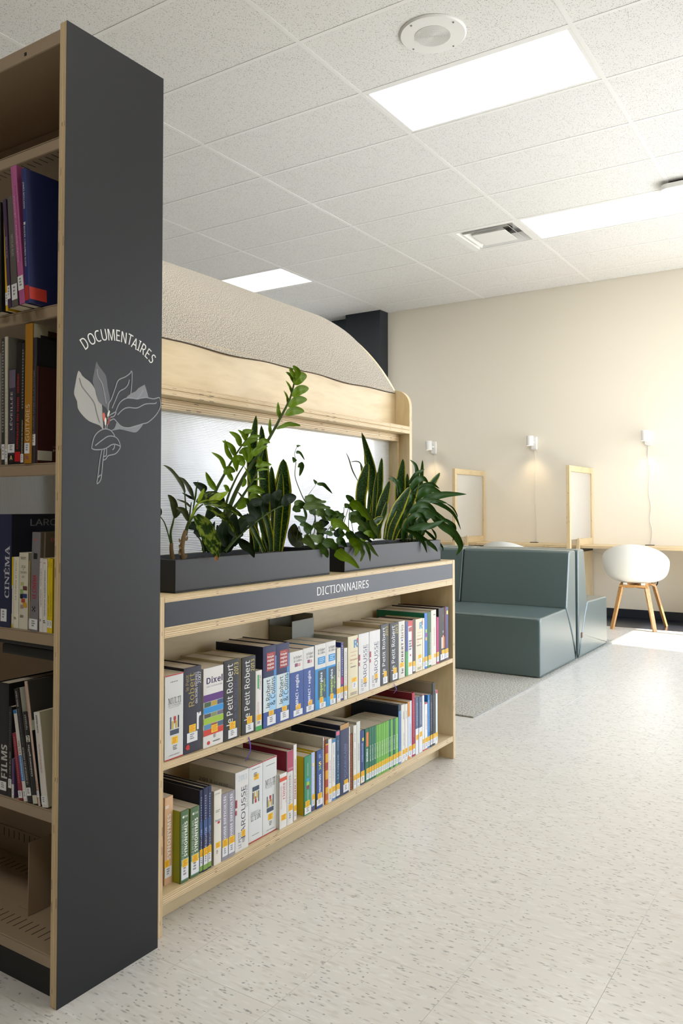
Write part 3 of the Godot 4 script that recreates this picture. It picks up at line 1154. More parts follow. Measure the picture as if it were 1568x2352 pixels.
# ------------------------------------------------------------------ benches on the rug
func soft_block(out: PackedVector2Array, x0: float, x1: float, r: float) -> ArrayMesh:
	# upholstered block: outline in (z, y), stretched from x0 to x1, ends rolled over with radius r
	var m := out.size()
	var inw := PackedVector2Array()
	var area := 0.0
	for k in m:
		area += out[k].cross(out[(k + 1) % m])
	var sg := 1.0 if area > 0 else -1.0
	for k in m:
		var a := (out[k] - out[(k - 1 + m) % m]).normalized()
		var b := (out[(k + 1) % m] - out[k]).normalized()
		var na := Vector2(-a.y, a.x) * sg
		var nb := Vector2(-b.y, b.x) * sg
		var mid := (na + nb).normalized()
		inw.append(mid / maxf(0.5, mid.dot(na)))
	var rows := []
	var steps := 6
	var ring := func(inset: float, x: float) -> Array:
		var row := []
		for k in m:
			var p := out[k] + inw[k] * inset
			row.append(Vector3(x, p.y, p.x))
		return row
	for k in steps + 1:
		var a := PI / 2 * k / steps
		rows.append(ring.call(r * (1.0 - sin(a)), x0 + r * (1.0 - cos(a))))
	for k in 7:
		var t := (k + 1) / 8.0
		rows.append(ring.call(-0.003 * sin(PI * t), lerpf(x0 + r, x1 - r, t)))
	for k in steps + 1:
		var a := PI / 2 * (steps - k) / steps
		rows.append(ring.call(r * (1.0 - sin(a)), x1 - r * (1.0 - cos(a))))
	var s := Shape.new()
	s.sheet(rows, true, 1, 1, sg > 0)
	for e in [0, rows.size() - 1]:
		var idx := Geometry2D.triangulate_polygon(out)
		var k := s.v.size()
		for p in rows[e]:
			s.point(p, Vector3.LEFT if e == 0 else Vector3.RIGHT)
		for j in range(0, idx.size(), 3):
			s.tri_idx(k + idx[j], k + idx[j + 1], k + idx[j + 2])
	return s.commit()

func rounded(poly: Array, radii: Array) -> PackedVector2Array:
	var out := PackedVector2Array()
	var m := poly.size()
	for k in m:
		var p: Vector2 = poly[k]
		var r: float = radii[k]
		if r <= 0.0:
			out.append(p)
			continue
		var a: Vector2 = (poly[(k - 1 + m) % m] - p).normalized()
		var b: Vector2 = (poly[(k + 1) % m] - p).normalized()
		for j in 6:
			var t := j / 5.0
			out.append((p + a * r * (1.0 - t)).lerp(p + b * r * t, t))
	return out

func make_bench(label: String, x0: float, x1: float, z_front: float, sgn: float) -> void:
	# sgn +1: sits towards +z, -1: towards -z
	var o := thing("bench", label, "bench", Vector3((x0 + x1) / 2, 0.008, z_front - sgn * 0.4))
	var zz := func(d: float) -> float: return z_front - sgn * d
	var y0 := 0.0125
	var seat := rounded([Vector2(zz.call(0.0), y0), Vector2(zz.call(0.0), 0.405), Vector2(zz.call(0.555), 0.415), Vector2(zz.call(0.62), 0.33), Vector2(zz.call(0.70), 0.20), Vector2(zz.call(0.785), y0)], [0.012, 0.03, 0.012, 0.02, 0.02, 0.0])
	wpart(o, "seat", soft_block(seat, x0, x1, 0.014), mats.teal_vinyl)
	var back := rounded([Vector2(zz.call(0.565), 0.412), Vector2(zz.call(0.640), 0.828), Vector2(zz.call(0.792), 0.828), Vector2(zz.call(0.795), y0), Vector2(zz.call(0.788), y0), Vector2(zz.call(0.705), 0.205), Vector2(zz.call(0.625), 0.338)], [0.012, 0.022, 0.022, 0.004, 0.0, 0.02, 0.02])
	wpart(o, "backrest", soft_block(back, x0, x1, 0.014), mats.teal_vinyl)
	# stitched seam along the seat's front corner
	var s := Shape.new()
	s.tube([Vector3(x0 + 0.02, 0.397, zz.call(-0.0005)), Vector3(x1 - 0.02, 0.397, zz.call(-0.0005))], 0.0015, 6)
	wpart(o, "seam", s.commit(), mats.teal_vinyl)
	s = Shape.new()
	s.tube([Vector3(x1 - 0.006, 0.43, zz.call(0.567)), Vector3(x1 - 0.006, 0.80, zz.call(0.634))], 0.0015, 6)
	wpart(o, "seam", s.commit(), mats.teal_vinyl)
	if sgn < 0:
		wpart(o, "tag", boxm(Vector3(x1 - 0.001, 0.155, zz.call(0.735)), Vector3(x1 + 0.004, 0.195, zz.call(0.705)), 0.001), mats.tag_leather)

func build_benches() -> void:
	var r := Shape.new()
	r.box(Vector3(-5.4, 0.0004, -7.12), Vector3(-1.812, 0.009, -4.10), 0.003)
	tag(structure_less("rug", r.commit(), mats.rug), "grey beige low pile rug under the teal benches", "rug")
	make_bench("teal vinyl bench with its seat towards the low dictionary shelf", -2.675, -1.835, -5.245, 1)
	make_bench("teal vinyl bench partly hidden behind the plants, joined to the open bench", -3.52, -2.680, -5.245, 1)
	make_bench("teal vinyl bench with its seat towards the white chair and desk", -2.675, -1.835, -6.895, -1)
	make_bench("teal vinyl bench turned to the desks, behind the bench beside the plants", -3.52, -2.680, -6.895, -1)

func structure_less(called: String, m: Mesh, mat: Material) -> Node3D:
	var o := MeshInstance3D.new()
	o.name = numbered(called)
	o.mesh = m
	o.material_override = mat
	add_child(o)
	return o


# ------------------------------------------------------------------ lettering
func text_of(s: String, key: String) -> Array:
	# [mesh, its box, height of a capital]
	var id := key + "|" + s
	if text_cache.has(id):
		return text_cache[id]
	if not texs.has(key):
		var f := SystemFont.new()
		f.font_names = PackedStringArray(["Droid Serif"] if key[0] == "r" else ["Droid Sans"])
		if key.length() > 1:
			f.font_weight = 700
		texs[key] = f
	var t := TextMesh.new()
	t.font = texs[key]
	t.text = s
	t.font_size = 32
	t.pixel_size = 0.01
	t.depth = 0.02
	t.curve_step = 3.0
	var b := t.get_aabb()
	text_cache[id] = [t, b, 0.229]
	return text_cache[id]


# ------------------------------------------------------------------ study counter along the far wall
func build_desks() -> void:
	var front := -8.26
	var o := thing("study_counter", "long maple plywood study counter fixed along the cream wall", "desk", Vector3(-2.0, 0, -8.5))
	board(o, "counter_top", Vector3(-4.90, 0.731, BACK + 0.001), Vector3(0.25, 0.757, front))
	for x in [-3.70, -2.46, -1.22]:
		board(o, "support_panel", Vector3(x - 0.022, 0.0, BACK + 0.014), Vector3(x, 0.69, front - 0.06), 1)
		wpart(o, "bracket", boxm(Vector3(x - 0.05, 0.69, BACK + 0.014), Vector3(x + 0.002, 0.7305, front - 0.03), 0.001), mats.black_plastic)
	for x in [-3.10, -1.87]:
		wpart(o, "cable_grommet", boxm(Vector3(x - 0.045, 0.757, BACK + 0.02), Vector3(x + 0.045, 0.764, BACK + 0.05), 0.002), mats.black_plastic)
	var socket := Shape.new()
	socket.tube(curve([Vector3(-1.80, 0.60, BACK + 0.02), Vector3(-1.795, 0.48, BACK + 0.03), Vector3(-1.80, 0.37, BACK + 0.04), Vector3(-1.83, 0.345, BACK + 0.045), Vector3(-1.858, 0.37, BACK + 0.03), Vector3(-1.855, 0.40, BACK + 0.012)], 24), 0.006, 8)
	var cord := thing("power_cord", "short black power cord looped below the counter behind the white chair", "cord", Vector3(-1.83, 0.4, BACK + 0.03))
	wpart(cord, "cable", socket.commit(), mats.black_plastic)
	wpart(cord, "plug", boxm(Vector3(-1.875, 0.385, BACK + 0.001), Vector3(-1.835, 0.425, BACK + 0.03), 0.006), mats.black_plastic)
	var thin := Shape.new()
	thin.tube(curve([Vector3(-2.45, 0.68, BACK + 0.02), Vector3(-2.37, 0.655, BACK + 0.012), Vector3(-2.28, 0.635, BACK + 0.008), Vector3(-2.18, 0.61, BACK + 0.006), Vector3(-2.0, 0.60, BACK + 0.006)], 20), 0.0025, 6)
	tag(structure_less("cable", thin.commit(), mats.cord_white), "thin white cable sagging along the wall under the counter", "cable")
	for k in 2:
		var x: float = [-2.455, -3.692][k]
		var d := thing("desk_divider", ["maple framed desk divider with frosted panel beside the white chair", "maple framed desk divider with frosted panel, tallest thing behind the plants"][k], "divider", Vector3(x, 0, -8.3))
		var zf := -7.90
		var zb := BACK + 0.002
		board(d, "front_post", Vector3(x - 0.034, 0.0, zf - 0.05), Vector3(x, 1.568, zf), 1)
		board(d, "top_rail", Vector3(x - 0.034, 1.508, zb + 0.048), Vector3(x, 1.568, zf - 0.0505))
		board(d, "wall_post", Vector3(x - 0.034, 0.7575, zb), Vector3(x, 1.568, zb + 0.0475), 1)
		board(d, "bottom_rail", Vector3(x - 0.034, 0.7575, zb + 0.048), Vector3(x, 0.826, front + 0.02))
		board(d, "counter_clip", Vector3(x - 0.034, 0.68, front + 0.0205), Vector3(x, 0.838, front + 0.05), 1)
		wpart(d, "frosted_panel", boxm(Vector3(x - 0.020, 0.8265, zb + 0.048), Vector3(x - 0.014, 1.5075, zf - 0.0505), 0.0), mats.frosted)
	build_wall_lamps()
	var c := make_chair("white plastic shell chair with oak legs, whole in view at the counter")
	c.position = Vector3(-1.862, 0, -8.03)
	c.rotation.y = 0.10
	var c2 := c.duplicate()
	c2.name = numbered("shell_chair")
	add_child(c2)
	c2.position = Vector3(-3.09, 0, -7.98)
	c2.rotation.y = -0.05
	c2.set_meta("label", "white plastic shell chair of which only the rim shows behind the benches")


func build_wall_lamps() -> void:
	var names := ["white wall lamp above the plants, nearest the dark column", "white wall lamp between the two maple desk dividers", "white wall lamp above the white chair"]
	var xs := [-4.345, -3.100, -1.880]
	for k in 3:
		var x: float = xs[k]
		var y := 1.868
		var o := thing("wall_lamp", names[k], "lamp", Vector3(x, y, BACK), "wall lamps over the counter")
		wpart(o, "wall_plate", boxm(Vector3(x - 0.034, y - 0.07, BACK + 0.0005), Vector3(x + 0.034, y + 0.07, BACK + 0.026), 0.004), mats.white_satin)
		var s := Shape.new()
		s.tube([Vector3(x, y + 0.005, BACK + 0.02), Vector3(x, y + 0.005, BACK + 0.11)], 0.011, 12)
		wpart(o, "arm", s.commit(), mats.white_satin)
		s = Shape.new()
		s.lathe([Vector2(0.0, 0.062), Vector2(0.036, 0.062), Vector2(0.039, 0.059), Vector2(0.039, -0.045), Vector2(0.036, -0.045), Vector2(0.036, 0.02), Vector2(0.0, 0.02)], Vector3(x, y + 0.008, BACK + 0.145), 28)
		var sh := wpart(o, "lamp_shade", s.commit(), mats.white_satin)
		s = Shape.new()
		s.lathe([Vector2(0.0, -0.028), Vector2(0.0345, -0.028), Vector2(0.0345, -0.024), Vector2(0.0, -0.024)], Vector3(x, y + 0.008, BACK + 0.145), 24)
		wpart(sh, "lamp_bulb", s.commit(), mats.lamp_glow)
		var l := SpotLight3D.new()
		l.name = "wall_lamp_light"
		l.light_color = Color(1.0, 0.88, 0.70)
		l.light_energy = WALL_LAMP
		l.light_size = 0.03
		l.spot_angle = 46.0
		l.spot_angle_attenuation = 1.0
		l.spot_range = 20.0
		l.spot_attenuation = 2.0
		l.shadow_enabled = true
		add_child(l, true)
		l.position = Vector3(x, y - 0.045, BACK + 0.145)
		l.rotation = Vector3(-PI / 2 + 0.06, 0, 0)
		# cord down to the counter
		var pts := []
		var r := RandomNumberGenerator.new()
		r.seed = 40 + k
		for j in 9:
			pts.append(Vector3(x + (0.0 if j == 0 else r.randf_range(-0.012, 0.012)) + 0.02 * j / 8.0, lerpf(y - 0.07, 0.762, j / 8.0), BACK + 0.006))
		s = Shape.new()
		s.tube(curve(pts, 48), 0.0028, 6)
		wpart(o, "cord", s.commit(), mats.cord_white)
		wpart(o, "cord_clip", boxm(Vector3(x - 0.02, y - 0.078, BACK + 0.0005), Vector3(x + 0.03, y - 0.07, BACK + 0.02), 0.001), mats.white_metal)

const WALL_LAMP := 0.13


func make_chair(label: String) -> Node3D:
	var o := thing("shell_chair", label, "chair", Vector3.ZERO, "white shell chairs at the counter")
	# shell: bucket that is high at the back (+z) and open at the front (-z)
	var na := 56
	var nt := 20
	var rows := []
	var inner := []
	for j in nt + 1:
		var t := j / float(nt)
		var row := []
		var row2 := []
		for k in na:
			var a := TAU * k / na
			var c := cos(a)          # +1 at the back
			var rim := 0.45 + 0.355 * pow(0.5 + 0.5 * c, 0.95)
			var rx := 0.305
			var rz := 0.285 if c > 0 else 0.262
			var s := 1.0 - pow(1.0 - t, 2.1)
			var low := 0.425
			var h := pow(t, 2.6) * (rim - low)
			var flare := 0.90 + 0.10 * t
			row.append(Vector3(sin(a) * rx * s * flare, low + h, c * rz * s * flare))
			var s2 := maxf(s - 0.022 * minf(1.0, t * 4.0), 0.0)
			row2.append(Vector3(sin(a) * rx * s2 * flare, low + h + 0.006 * (1.0 - t), c * rz * s2 * flare))
		rows.append(row)
		inner.append(row2)
	var sh := Shape.new()
	sh.sheet(rows, true, 1, 1, true)
	sh.sheet(inner, true, 1, 1, false)
	sh.sheet([rows[nt], inner[nt]], true, 1, 1, true)
	part(o, "shell", sh.commit(), mats.shell_white)
	# bent legs that run in under the seat
	var feet := [Vector3(-0.19, 0, 0.215), Vector3(0.19, 0, 0.215), Vector3(-0.245, 0, -0.215), Vector3(0.245, 0, -0.215)]
	for f in feet:
		var top := Vector3(f.x * 0.62, 0.395, f.z * 0.70)
		var foot: Vector3 = f
		var line := []
		for k in 9:
			line.append(foot.lerp(Vector3(top.x, 0.375, top.z), k / 8.0))
		line.append(Vector3(top.x * 0.98, 0.392, top.z * 0.97))
		line.append(Vector3(top.x * 0.90, 0.401, top.z * 0.90))
		line.append(Vector3(top.x * 0.60, 0.404, top.z * 0.62))
		line.append(Vector3(top.x * 0.10, 0.404, top.z * 0.30))
		var s := Shape.new()
		var lr := []
		var m := line.size()
		for k in m:
			var tan: Vector3 = (line[mini(k + 1, m - 1)] - line[maxi(k - 1, 0)]).normalized()
			var outw := Vector3(f.x, 0, f.z).normalized()
			var side := tan.cross(outw).normalized()
			var nrm := side.cross(tan).normalized()
			var w := lerpf(0.0175, 0.0215, minf(1.0, k / 8.0))
			var d := 0.0095
			lr.append([line[k] + side * w + nrm * d, line[k] + side * w - nrm * d, line[k] - side * w - nrm * d, line[k] - side * w + nrm * d])
		for q in 4:
			var strip := []
			for k in m:
				strip.append([lr[k][q], lr[k][(q + 1) % 4]])
			s.sheet(strip)
		s.quad(lr[0][0], lr[0][1], lr[0][2], lr[0][3], Vector3.DOWN)
		fix_normals(s, line)
		part(o, "leg", s.commit(), mats.oak)
	var fr := Shape.new()
	fr.box(Vector3(-0.13, 0.396, 0.135), Vector3(0.13, 0.414, 0.165), 0.004)
	fr.box(Vector3(-0.16, 0.396, -0.165), Vector3(0.16, 0.414, -0.135), 0.004)
	fr.box(Vector3(-0.03, 0.398, -0.15), Vector3(0.03, 0.416, 0.15), 0.004)
	part(o, "seat_frame", fr.commit(), mats.oak)
	for p in [Vector3(-0.08, 0.414, 0.13), Vector3(0.08, 0.414, 0.13), Vector3(-0.08, 0.414, -0.13), Vector3(0.08, 0.414, -0.13)]:
		part(o, "mounting_pad", boxm(p - Vector3(0.018, 0, 0.012), p + Vector3(0.018, 0.022, 0.012), 0.003), mats.shell_white)
	return o

func fix_normals(s: Shape, line: Array) -> void:
	# normals away from the centre line
	for k in s.v.size():
		var best := 1e9
		var c := Vector3.ZERO
		for j in line.size() - 1:
			var q := Geometry3D.get_closest_point_to_segment(s.v[k], line[j], line[j + 1])
			if q.distance_squared_to(s.v[k]) < best:
				best = q.distance_squared_to(s.v[k])
				c = q
		if (s.v[k] - c).dot(s.n[k]) < 0.0:
			s.n[k] = -s.n[k]
	s.reorient()


# ------------------------------------------------------------------ things in the ceiling
func build_ceiling_fittings() -> void:
	var says := ["bright ceiling light panel beside the round loudspeaker", "bright ceiling light panel beside the air diffuser", "bright ceiling light panel partly hidden by the felt vault"]
	for k in LIGHT_CELLS.size():
		var c := cell_box(LIGHT_CELLS[k][0], LIGHT_CELLS[k][1])
		var mid := Vector3((c[0] + c[1]) / 2, CEIL, (c[2] + c[3]) / 2)
		var hx := GX / 2 - 0.0125
		var hz := GZ / 2 - 0.0125
		var fx := hx - 0.020
		var fz := hz - 0.022
		var o := thing("ceiling_light", says[k] if k < 3 else "bright ceiling light panel away from loudspeaker, diffuser and vault", "light", mid, "recessed ceiling light panels")
		var s := Shape.new()
		s.box(Vector3(-hx, 0.002, -hz), Vector3(hx, 0.02, -fz), 0.001)
		s.box(Vector3(-hx, 0.002, fz), Vector3(hx, 0.02, hz), 0.001)
		s.box(Vector3(-hx, 0.002, -fz), Vector3(-fx, 0.02, fz), 0.001)
		s.box(Vector3(fx, 0.002, -fz), Vector3(hx, 0.02, fz), 0.001)
		part(o, "frame", s.commit(), mats.white_metal)
		part(o, "light_diffuser", boxm(Vector3(-fx, 0.008, -fz), Vector3(fx, 0.016, fz), 0.0), mats.light_panel)
		var l := AreaLight3D.new()
		l.name = "ceiling_panel_light"
		l.area_size = Vector2(fx * 2, fz * 2)
		l.light_energy = PANEL
		l.light_color = Color(1.0, 0.995, 0.98)
		l.shadow_enabled = true
		l.area_range = 25.0
		add_child(l, true)
		l.position = mid + Vector3(0, 0.005, 0)
		l.rotation = Vector3(-PI / 2, 0, 0)
	# loudspeaker
	var p := Vector3(-1.828, CEIL, -3.668)
	var o := thing("ceiling_speaker", "round white ceiling loudspeaker with perforated centre", "loudspeaker", p)
	var s := Shape.new()
	s.lathe([Vector2(0.172, 0.002), Vector2(0.172, -0.003), Vector2(0.165, -0.010), Vector2(0.095, -0.012), Vector2(0.0, -0.012)], Vector3.ZERO, 56)
	part(o, "plate", s.commit(), mats.white_metal)
	var g := Shape.new()
	g.lathe([Vector2(0.092, -0.0125), Vector2(0.0, -0.0125)], Vector3.ZERO, 48)
	part(o, "grille", g.commit(), flat("8d8a84", 0.8))
	for k in 15:
		var r := 0.003 + k * 0.0061
		g = Shape.new()
		g.lathe([Vector2(r, -0.0126), Vector2(r, -0.0142), Vector2(r + 0.0038, -0.0142), Vector2(r + 0.0038, -0.0126)], Vector3.ZERO, 44)
		part(o, "grille_ring", g.commit(), mats.white_metal)
	for k in 4:
		var a := deg_to_rad(20.0 + 90.0 * k)
		g = Shape.new()
		g.lathe([Vector2(0.005, -0.011), Vector2(0.004, -0.015), Vector2(0.0, -0.0155)], Vector3(cos(a) * 0.148, 0, sin(a) * 0.148), 12)
		part(o, "screw", g.commit(), flat("8e8b85", 0.4))
	# air diffuser
	var c := [-3.075 + 0.012, GX0 - GX - 0.012, GZ0 - GZ * 6 + 0.012, GZ0 - GZ * 5 - 0.012]
	p = Vector3((c[0] + c[1]) / 2, CEIL, (c[2] + c[3]) / 2)
	o = thing("air_diffuser", "square white air diffuser with stepped louvres in the ceiling", "air diffuser", p)
	var ring := func(ro: float, yo: float, ri: float, yi: float) -> ArrayMesh:
		# sloped square ring from (ro, yo) to (ri, yi), with thickness
		var q := Shape.new()
		var rows := []
		for e in [[ro, yo], [ri, yi], [ri, yi + 0.003], [ro, yo + 0.003], [ro, yo]]:
			rows.append([Vector3(-e[0], e[1], -e[0]), Vector3(e[0], e[1], -e[0]), Vector3(e[0], e[1], e[0]), Vector3(-e[0], e[1], e[0])])
		for r in rows.size() - 1:
			for k in 4:
				var a: Vector3 = rows[r][k]
				var b: Vector3 = rows[r][(k + 1) % 4]
				var d: Vector3 = rows[r + 1][k]
				var f: Vector3 = rows[r + 1][(k + 1) % 4]
				var nn := (b - a).cross(d - a).normalized()
				if nn.y > 0.0 and r < 1:
					nn = -nn
				q.quad(a, b, f, d, nn)
		return q.commit()
	part(o, "frame", ring.call(0.299, 0.002, 0.262, 0.002), mats.white_metal)
	part(o, "louvre", ring.call(0.262, 0.002, 0.205, 0.075), mats.white_metal)
	part(o, "louvre", ring.call(0.215, -0.004, 0.150, 0.055), mats.white_metal)
	part(o, "centre_plate", boxm(Vector3(-0.155, -0.008, -0.155), Vector3(0.155, -0.005, 0.155), 0.001), mats.white_metal)
	part(o, "louvre", ring.call(0.155, -0.006, 0.10, 0.045), mats.white_metal)
	var duct := Shape.new()
	duct.lathe([Vector2(0.16, 0.07), Vector2(0.16, 0.115), Vector2(0.0, 0.115)], Vector3.ZERO, 28)
	part(o, "duct", duct.commit(), mats.window_frame)
	# wireless access point, hung off the grid
	p = Vector3(-1.128, CEIL - 0.062, -6.405)
	o = thing("access_point", "rounded white wireless access point hung below the ceiling grid", "access point", p)
	var out := rounded([Vector2(-0.125, -0.125), Vector2(0.125, -0.125), Vector2(0.125, 0.125), Vector2(-0.125, 0.125)], [0.06, 0.06, 0.06, 0.06])
	s = Shape.new()
	s.extrude(out, Transform3D(Basis(Vector3.RIGHT, Vector3.FORWARD, Vector3.UP), Vector3(0, 0.036, 0)), 0.036, true)
	part(o, "body", s.commit(), mats.white_satin)
	part(o, "shadow_gap_mount", boxm(Vector3(-0.075, 0.0365, -0.075), Vector3(0.075, 0.0615, 0.075), 0.003), mats.black_plastic)  # its black stands in for the shadow gap over the body


# ------------------------------------------------------------------ books
# A book stands with its spine at z = 0 facing +z, its left side at x = 0, its foot at y = 0.
# Things printed on the spine are lists: what it is, then its rectangle in parts of the spine
# (u from the left, v from the foot), then colour, font and turn (1 reads upwards, -1 downwards, 2 head down).

func decal(parent: Node3D, called: String, x0: float, x1: float, y0: float, y1: float, z: float, hex: String, rough := 0.45) -> MeshInstance3D:
	var o := part(parent, called, unit_box, flat(hex, rough), Vector3((x0 + x1) / 2, (y0 + y1) / 2, z))
	o.scale = Vector3(x1 - x0, y1 - y0, 0.00006)
	return o

func print_rows(parent: Node3D, x0: float, x1: float, y0: float, y1: float, z: float, hex: String, lines: int, sd: int) -> void:
	# print too small to read: short strokes in rows
	var r := RandomNumberGenerator.new()
	r.seed = sd
	var s := Shape.new()
	var h := (y1 - y0) / lines
	for k in lines:
		var y := y1 - h * (k + 0.5)
		var x := x0 + (x1 - x0) * r.randf_range(0.0, 0.12)
		var stop := x1 - (x1 - x0) * r.randf_range(0.0, 0.3)
		while x < stop:
			var w := minf((x1 - x0) * r.randf_range(0.06, 0.13), stop - x)
			s.quad(Vector3(x, y - h * 0.3, z), Vector3(x + w, y - h * 0.3, z), Vector3(x + w, y + h * 0.3, z), Vector3(x, y + h * 0.3, z), Vector3.BACK)
			x += w + (x1 - x0) * 0.035
	var o := part(parent, "printed_lines", s.commit(), flat(hex))
	o.set_meta("kind", "stuff")

func lettering(parent: Node3D, s: String, x0: float, x1: float, y0: float, y1: float, z: float, hex: String, font: String, turn: int, around := Basis.IDENTITY) -> void:
	var t := text_of(s, font)
	var b: AABB = t[1]
	var w := x1 - x0
	var h := y1 - y0
	var sx := (w if turn % 2 == 0 else h) / b.size.x
	var sy := (h if turn % 2 == 0 else w) / b.size.y
	var ang: float = {0: 0.0, 1: PI / 2, -1: -PI / 2, 2: PI}[turn]
	var bas := around * Basis(Vector3.BACK, ang) * Basis.from_scale(Vector3(sx, sy, 0.004))
	var o := part(parent, "lettering", t[0], flat(hex))
	o.transform = Transform3D(bas, around * Vector3((x0 + x1) / 2, (y0 + y1) / 2, z) - bas * b.get_center())

func sticker(parent: Node3D, x0: float, x1: float, y0: float, y1: float, z: float, sd: int) -> void:
	var o := decal(parent, "yellow_sticker", x0, x1, y0, y1, z, "f2c41d")
	var w := x1 - x0
	var h := y1 - y0
	print_rows(parent, x0 + w * 0.1, x1 - w * 0.1, y0 + h * 0.1, y1 - h * 0.1, z + 0.00006, "d0721a", 4, sd)

func white_label(parent: Node3D, x0: float, x1: float, y0: float, y1: float, z: float, sd: int) -> void:
	decal(parent, "call_number_label", x0, x1, y0, y1, z, "e2e2e2")
	var w := x1 - x0
	var h := y1 - y0
	print_rows(parent, x0 + w * 0.25, x1 - w * 0.3, y0 + h * 0.25, y1 - h * 0.1, z + 0.00006, "5d5d60", 3, sd)

func make_book(label: String, group: String, xf: Transform3D, w: float, h: float, d: float, hard: bool, cover: String, spine: String, items: Array, page := "paper") -> Node3D:
	var o := thing("book", label, "book", Vector3.ZERO, group)
	o.transform = xf
	var t := 0.0026 if hard else 0.0008
	var q := 0.003 if hard else 0.0
	t = minf(t, w * 0.2)
	part(o, "pages", boxm(Vector3(t, q, -d + q), Vector3(w - t, h - q, -0.003), 0.0003), mats[page])
	var c := Shape.new()
	c.box(Vector3(0, 0, -d), Vector3(t, h, -0.0025), 0.0004)
	c.box(Vector3(w - t, 0, -d), Vector3(w, h, -0.0025), 0.0004)
	part(o, "cover", c.commit(), flat(cover))
	# spine, a little rounded
	var e := minf(0.0012, w * 0.04)
	var out := PackedVector2Array()
	for k in 9:
		var u := k / 8.0
		out.append(Vector2(u * w, -e * pow(2.0 * u - 1.0, 4)))
	out.append(Vector2(w, -0.004))
	out.append(Vector2(0, -0.004))
	var s := Shape.new()
	# the outline lies in x and depth; push it downwards from the head
	s.extrude(out, Transform3D(Basis(Vector3.RIGHT, Vector3.BACK, Vector3.UP), Vector3(0, h, 0)), h, true)
	s.reorient()
	part(o, "spine", s.commit(), flat(spine))
	var z := 0.00010
	var sd := int(w * 1e5) + int(h * 1e4)
	for it in items:
		z += 0.00004
		match it[0]:
			"t":
				lettering(o, it[1], it[2] * w, it[3] * w, it[4] * h, it[5] * h, z + 0.00004, it[6], it[7], it[8])
			"r":
				decal(o, "printed_band", it[1] * w, it[2] * w, it[3] * h, it[4] * h, z, it[5])
			"c":
				var disc := Shape.new()
				disc.lathe([Vector2(0.0, 0.0003), Vector2(it[3], 0.0003), Vector2(it[3], 0.0)], Vector3.ZERO, 20)
				var m := part(o, "printed_disc", disc.commit(), flat(it[4]), Vector3(it[1] * w, it[2] * h, z))
				m.rotation.x = PI / 2
			"p":
				print_rows(o, it[1] * w, it[2] * w, it[3] * h, it[4] * h, z + 0.00005, it[5], it[6], sd + int(z * 1e6))
			"k":
				sticker(o, it[1] * w, it[2] * w, it[3] * h, it[4] * h, z, sd)
			"w":
				white_label(o, it[1] * w, it[2] * w, it[3] * h, it[4] * h, z, sd)
			"std":
				# usual place of the library's two labels: it[1] and it[2] are u from, to
				white_label(o, it[1] * w, it[2] * w, 0.008, 0.030, z, sd)
				sticker(o, it[1] * w, it[2] * w, 0.0305, 0.050, z, sd)
			"side":
				# lettering on the right hand cover
				var turn := Basis(Vector3.UP, PI / 2)
				lettering(o, it[1], it[2], it[3], it[4] * h, it[5] * h, w + 0.0002, it[6], it[7], 0, turn)
			"sider":
				var b := part(o, "printed_patch", unit_box, flat(it[5]), Vector3(w + 0.0002, (it[3] + it[4]) / 2 * h, -(it[1] + it[2]) / 2))
				b.scale = Vector3(0.0003, (it[4] - it[3]) * h, it[2] - it[1])
			"left":
				var turn := Basis(Vector3.UP, -PI / 2)
				lettering(o, it[1], -it[3], -it[2], it[4] * h, it[5] * h, 0.0004, it[6], it[7], 0, turn)
	return o

func shelf_row(rows: Array, x_spine: float, shelf: Callable, group: String) -> void:
	var last := 0.0
	for b in rows:
		var x: float = x_spine - b[4]
		var z0 := z_at(b[1], x, shelf.call(-2.4))
		z0 = z_at(b[1], x, shelf.call(z0))
		var z1 := z_at(b[2], x, shelf.call(z0))
		if last != 0.0 and z0 > last - 0.0004:
			z0 = last - 0.0004
		if z1 > z0 - 0.0035:
			z1 = z0 - 0.0035
		last = z1
		var y: float = minf(shelf.call(z0), shelf.call(z1)) + 0.0006
		y = maxf(shelf.call(z0), shelf.call(z1)) + 0.0004
		var h := on_x(b[2] + 1.5, b[3], x).y - y
		make_book(b[0], group, Transform3D(Basis(Vector3.UP, PI / 2), Vector3(x, y, z0)), z0 - z1, h, b[5], b[6] == 1, b[7], b[8], b[9])

func emblem(v0: float, v1: float, flip := false) -> Array:
	# letter M with a wedge, over a dark box
	var l := v1 - v0
	var a := func(k: float) -> float: return v0 + l * (1.0 - k if flip else k)
	var out := []
	var rect := func(u0: float, u1: float, k0: float, k1: float, col: String) -> void:
		out.append(["r", u0, u1, minf(a.call(k0), a.call(k1)), maxf(a.call(k0), a.call(k1)), col])
	rect.call(0.27, 0.75, 0.0, 0.27, "3d4a5c")
	rect.call(0.27, 0.33, 0.33, 1.0, "3d4a5c")
	rect.call(0.69, 0.75, 0.33, 1.0, "23283c")
	rect.call(0.37, 0.45, 0.33, 0.75, "d9b32c")
	rect.call(0.57, 0.64, 0.33, 0.75, "cfa92a")
	rect.call(0.46, 0.58, 0.80, 1.0, "b8332e")
	rect.call(0.49, 0.55, 0.62, 0.80, "b8332e")
	out.append(["p", 0.36, 0.66, a.call(0.22 if not flip else 0.05) if not flip else a.call(0.22), a.call(0.05) if flip else a.call(0.22), "cfd3d8", 2])
	return out

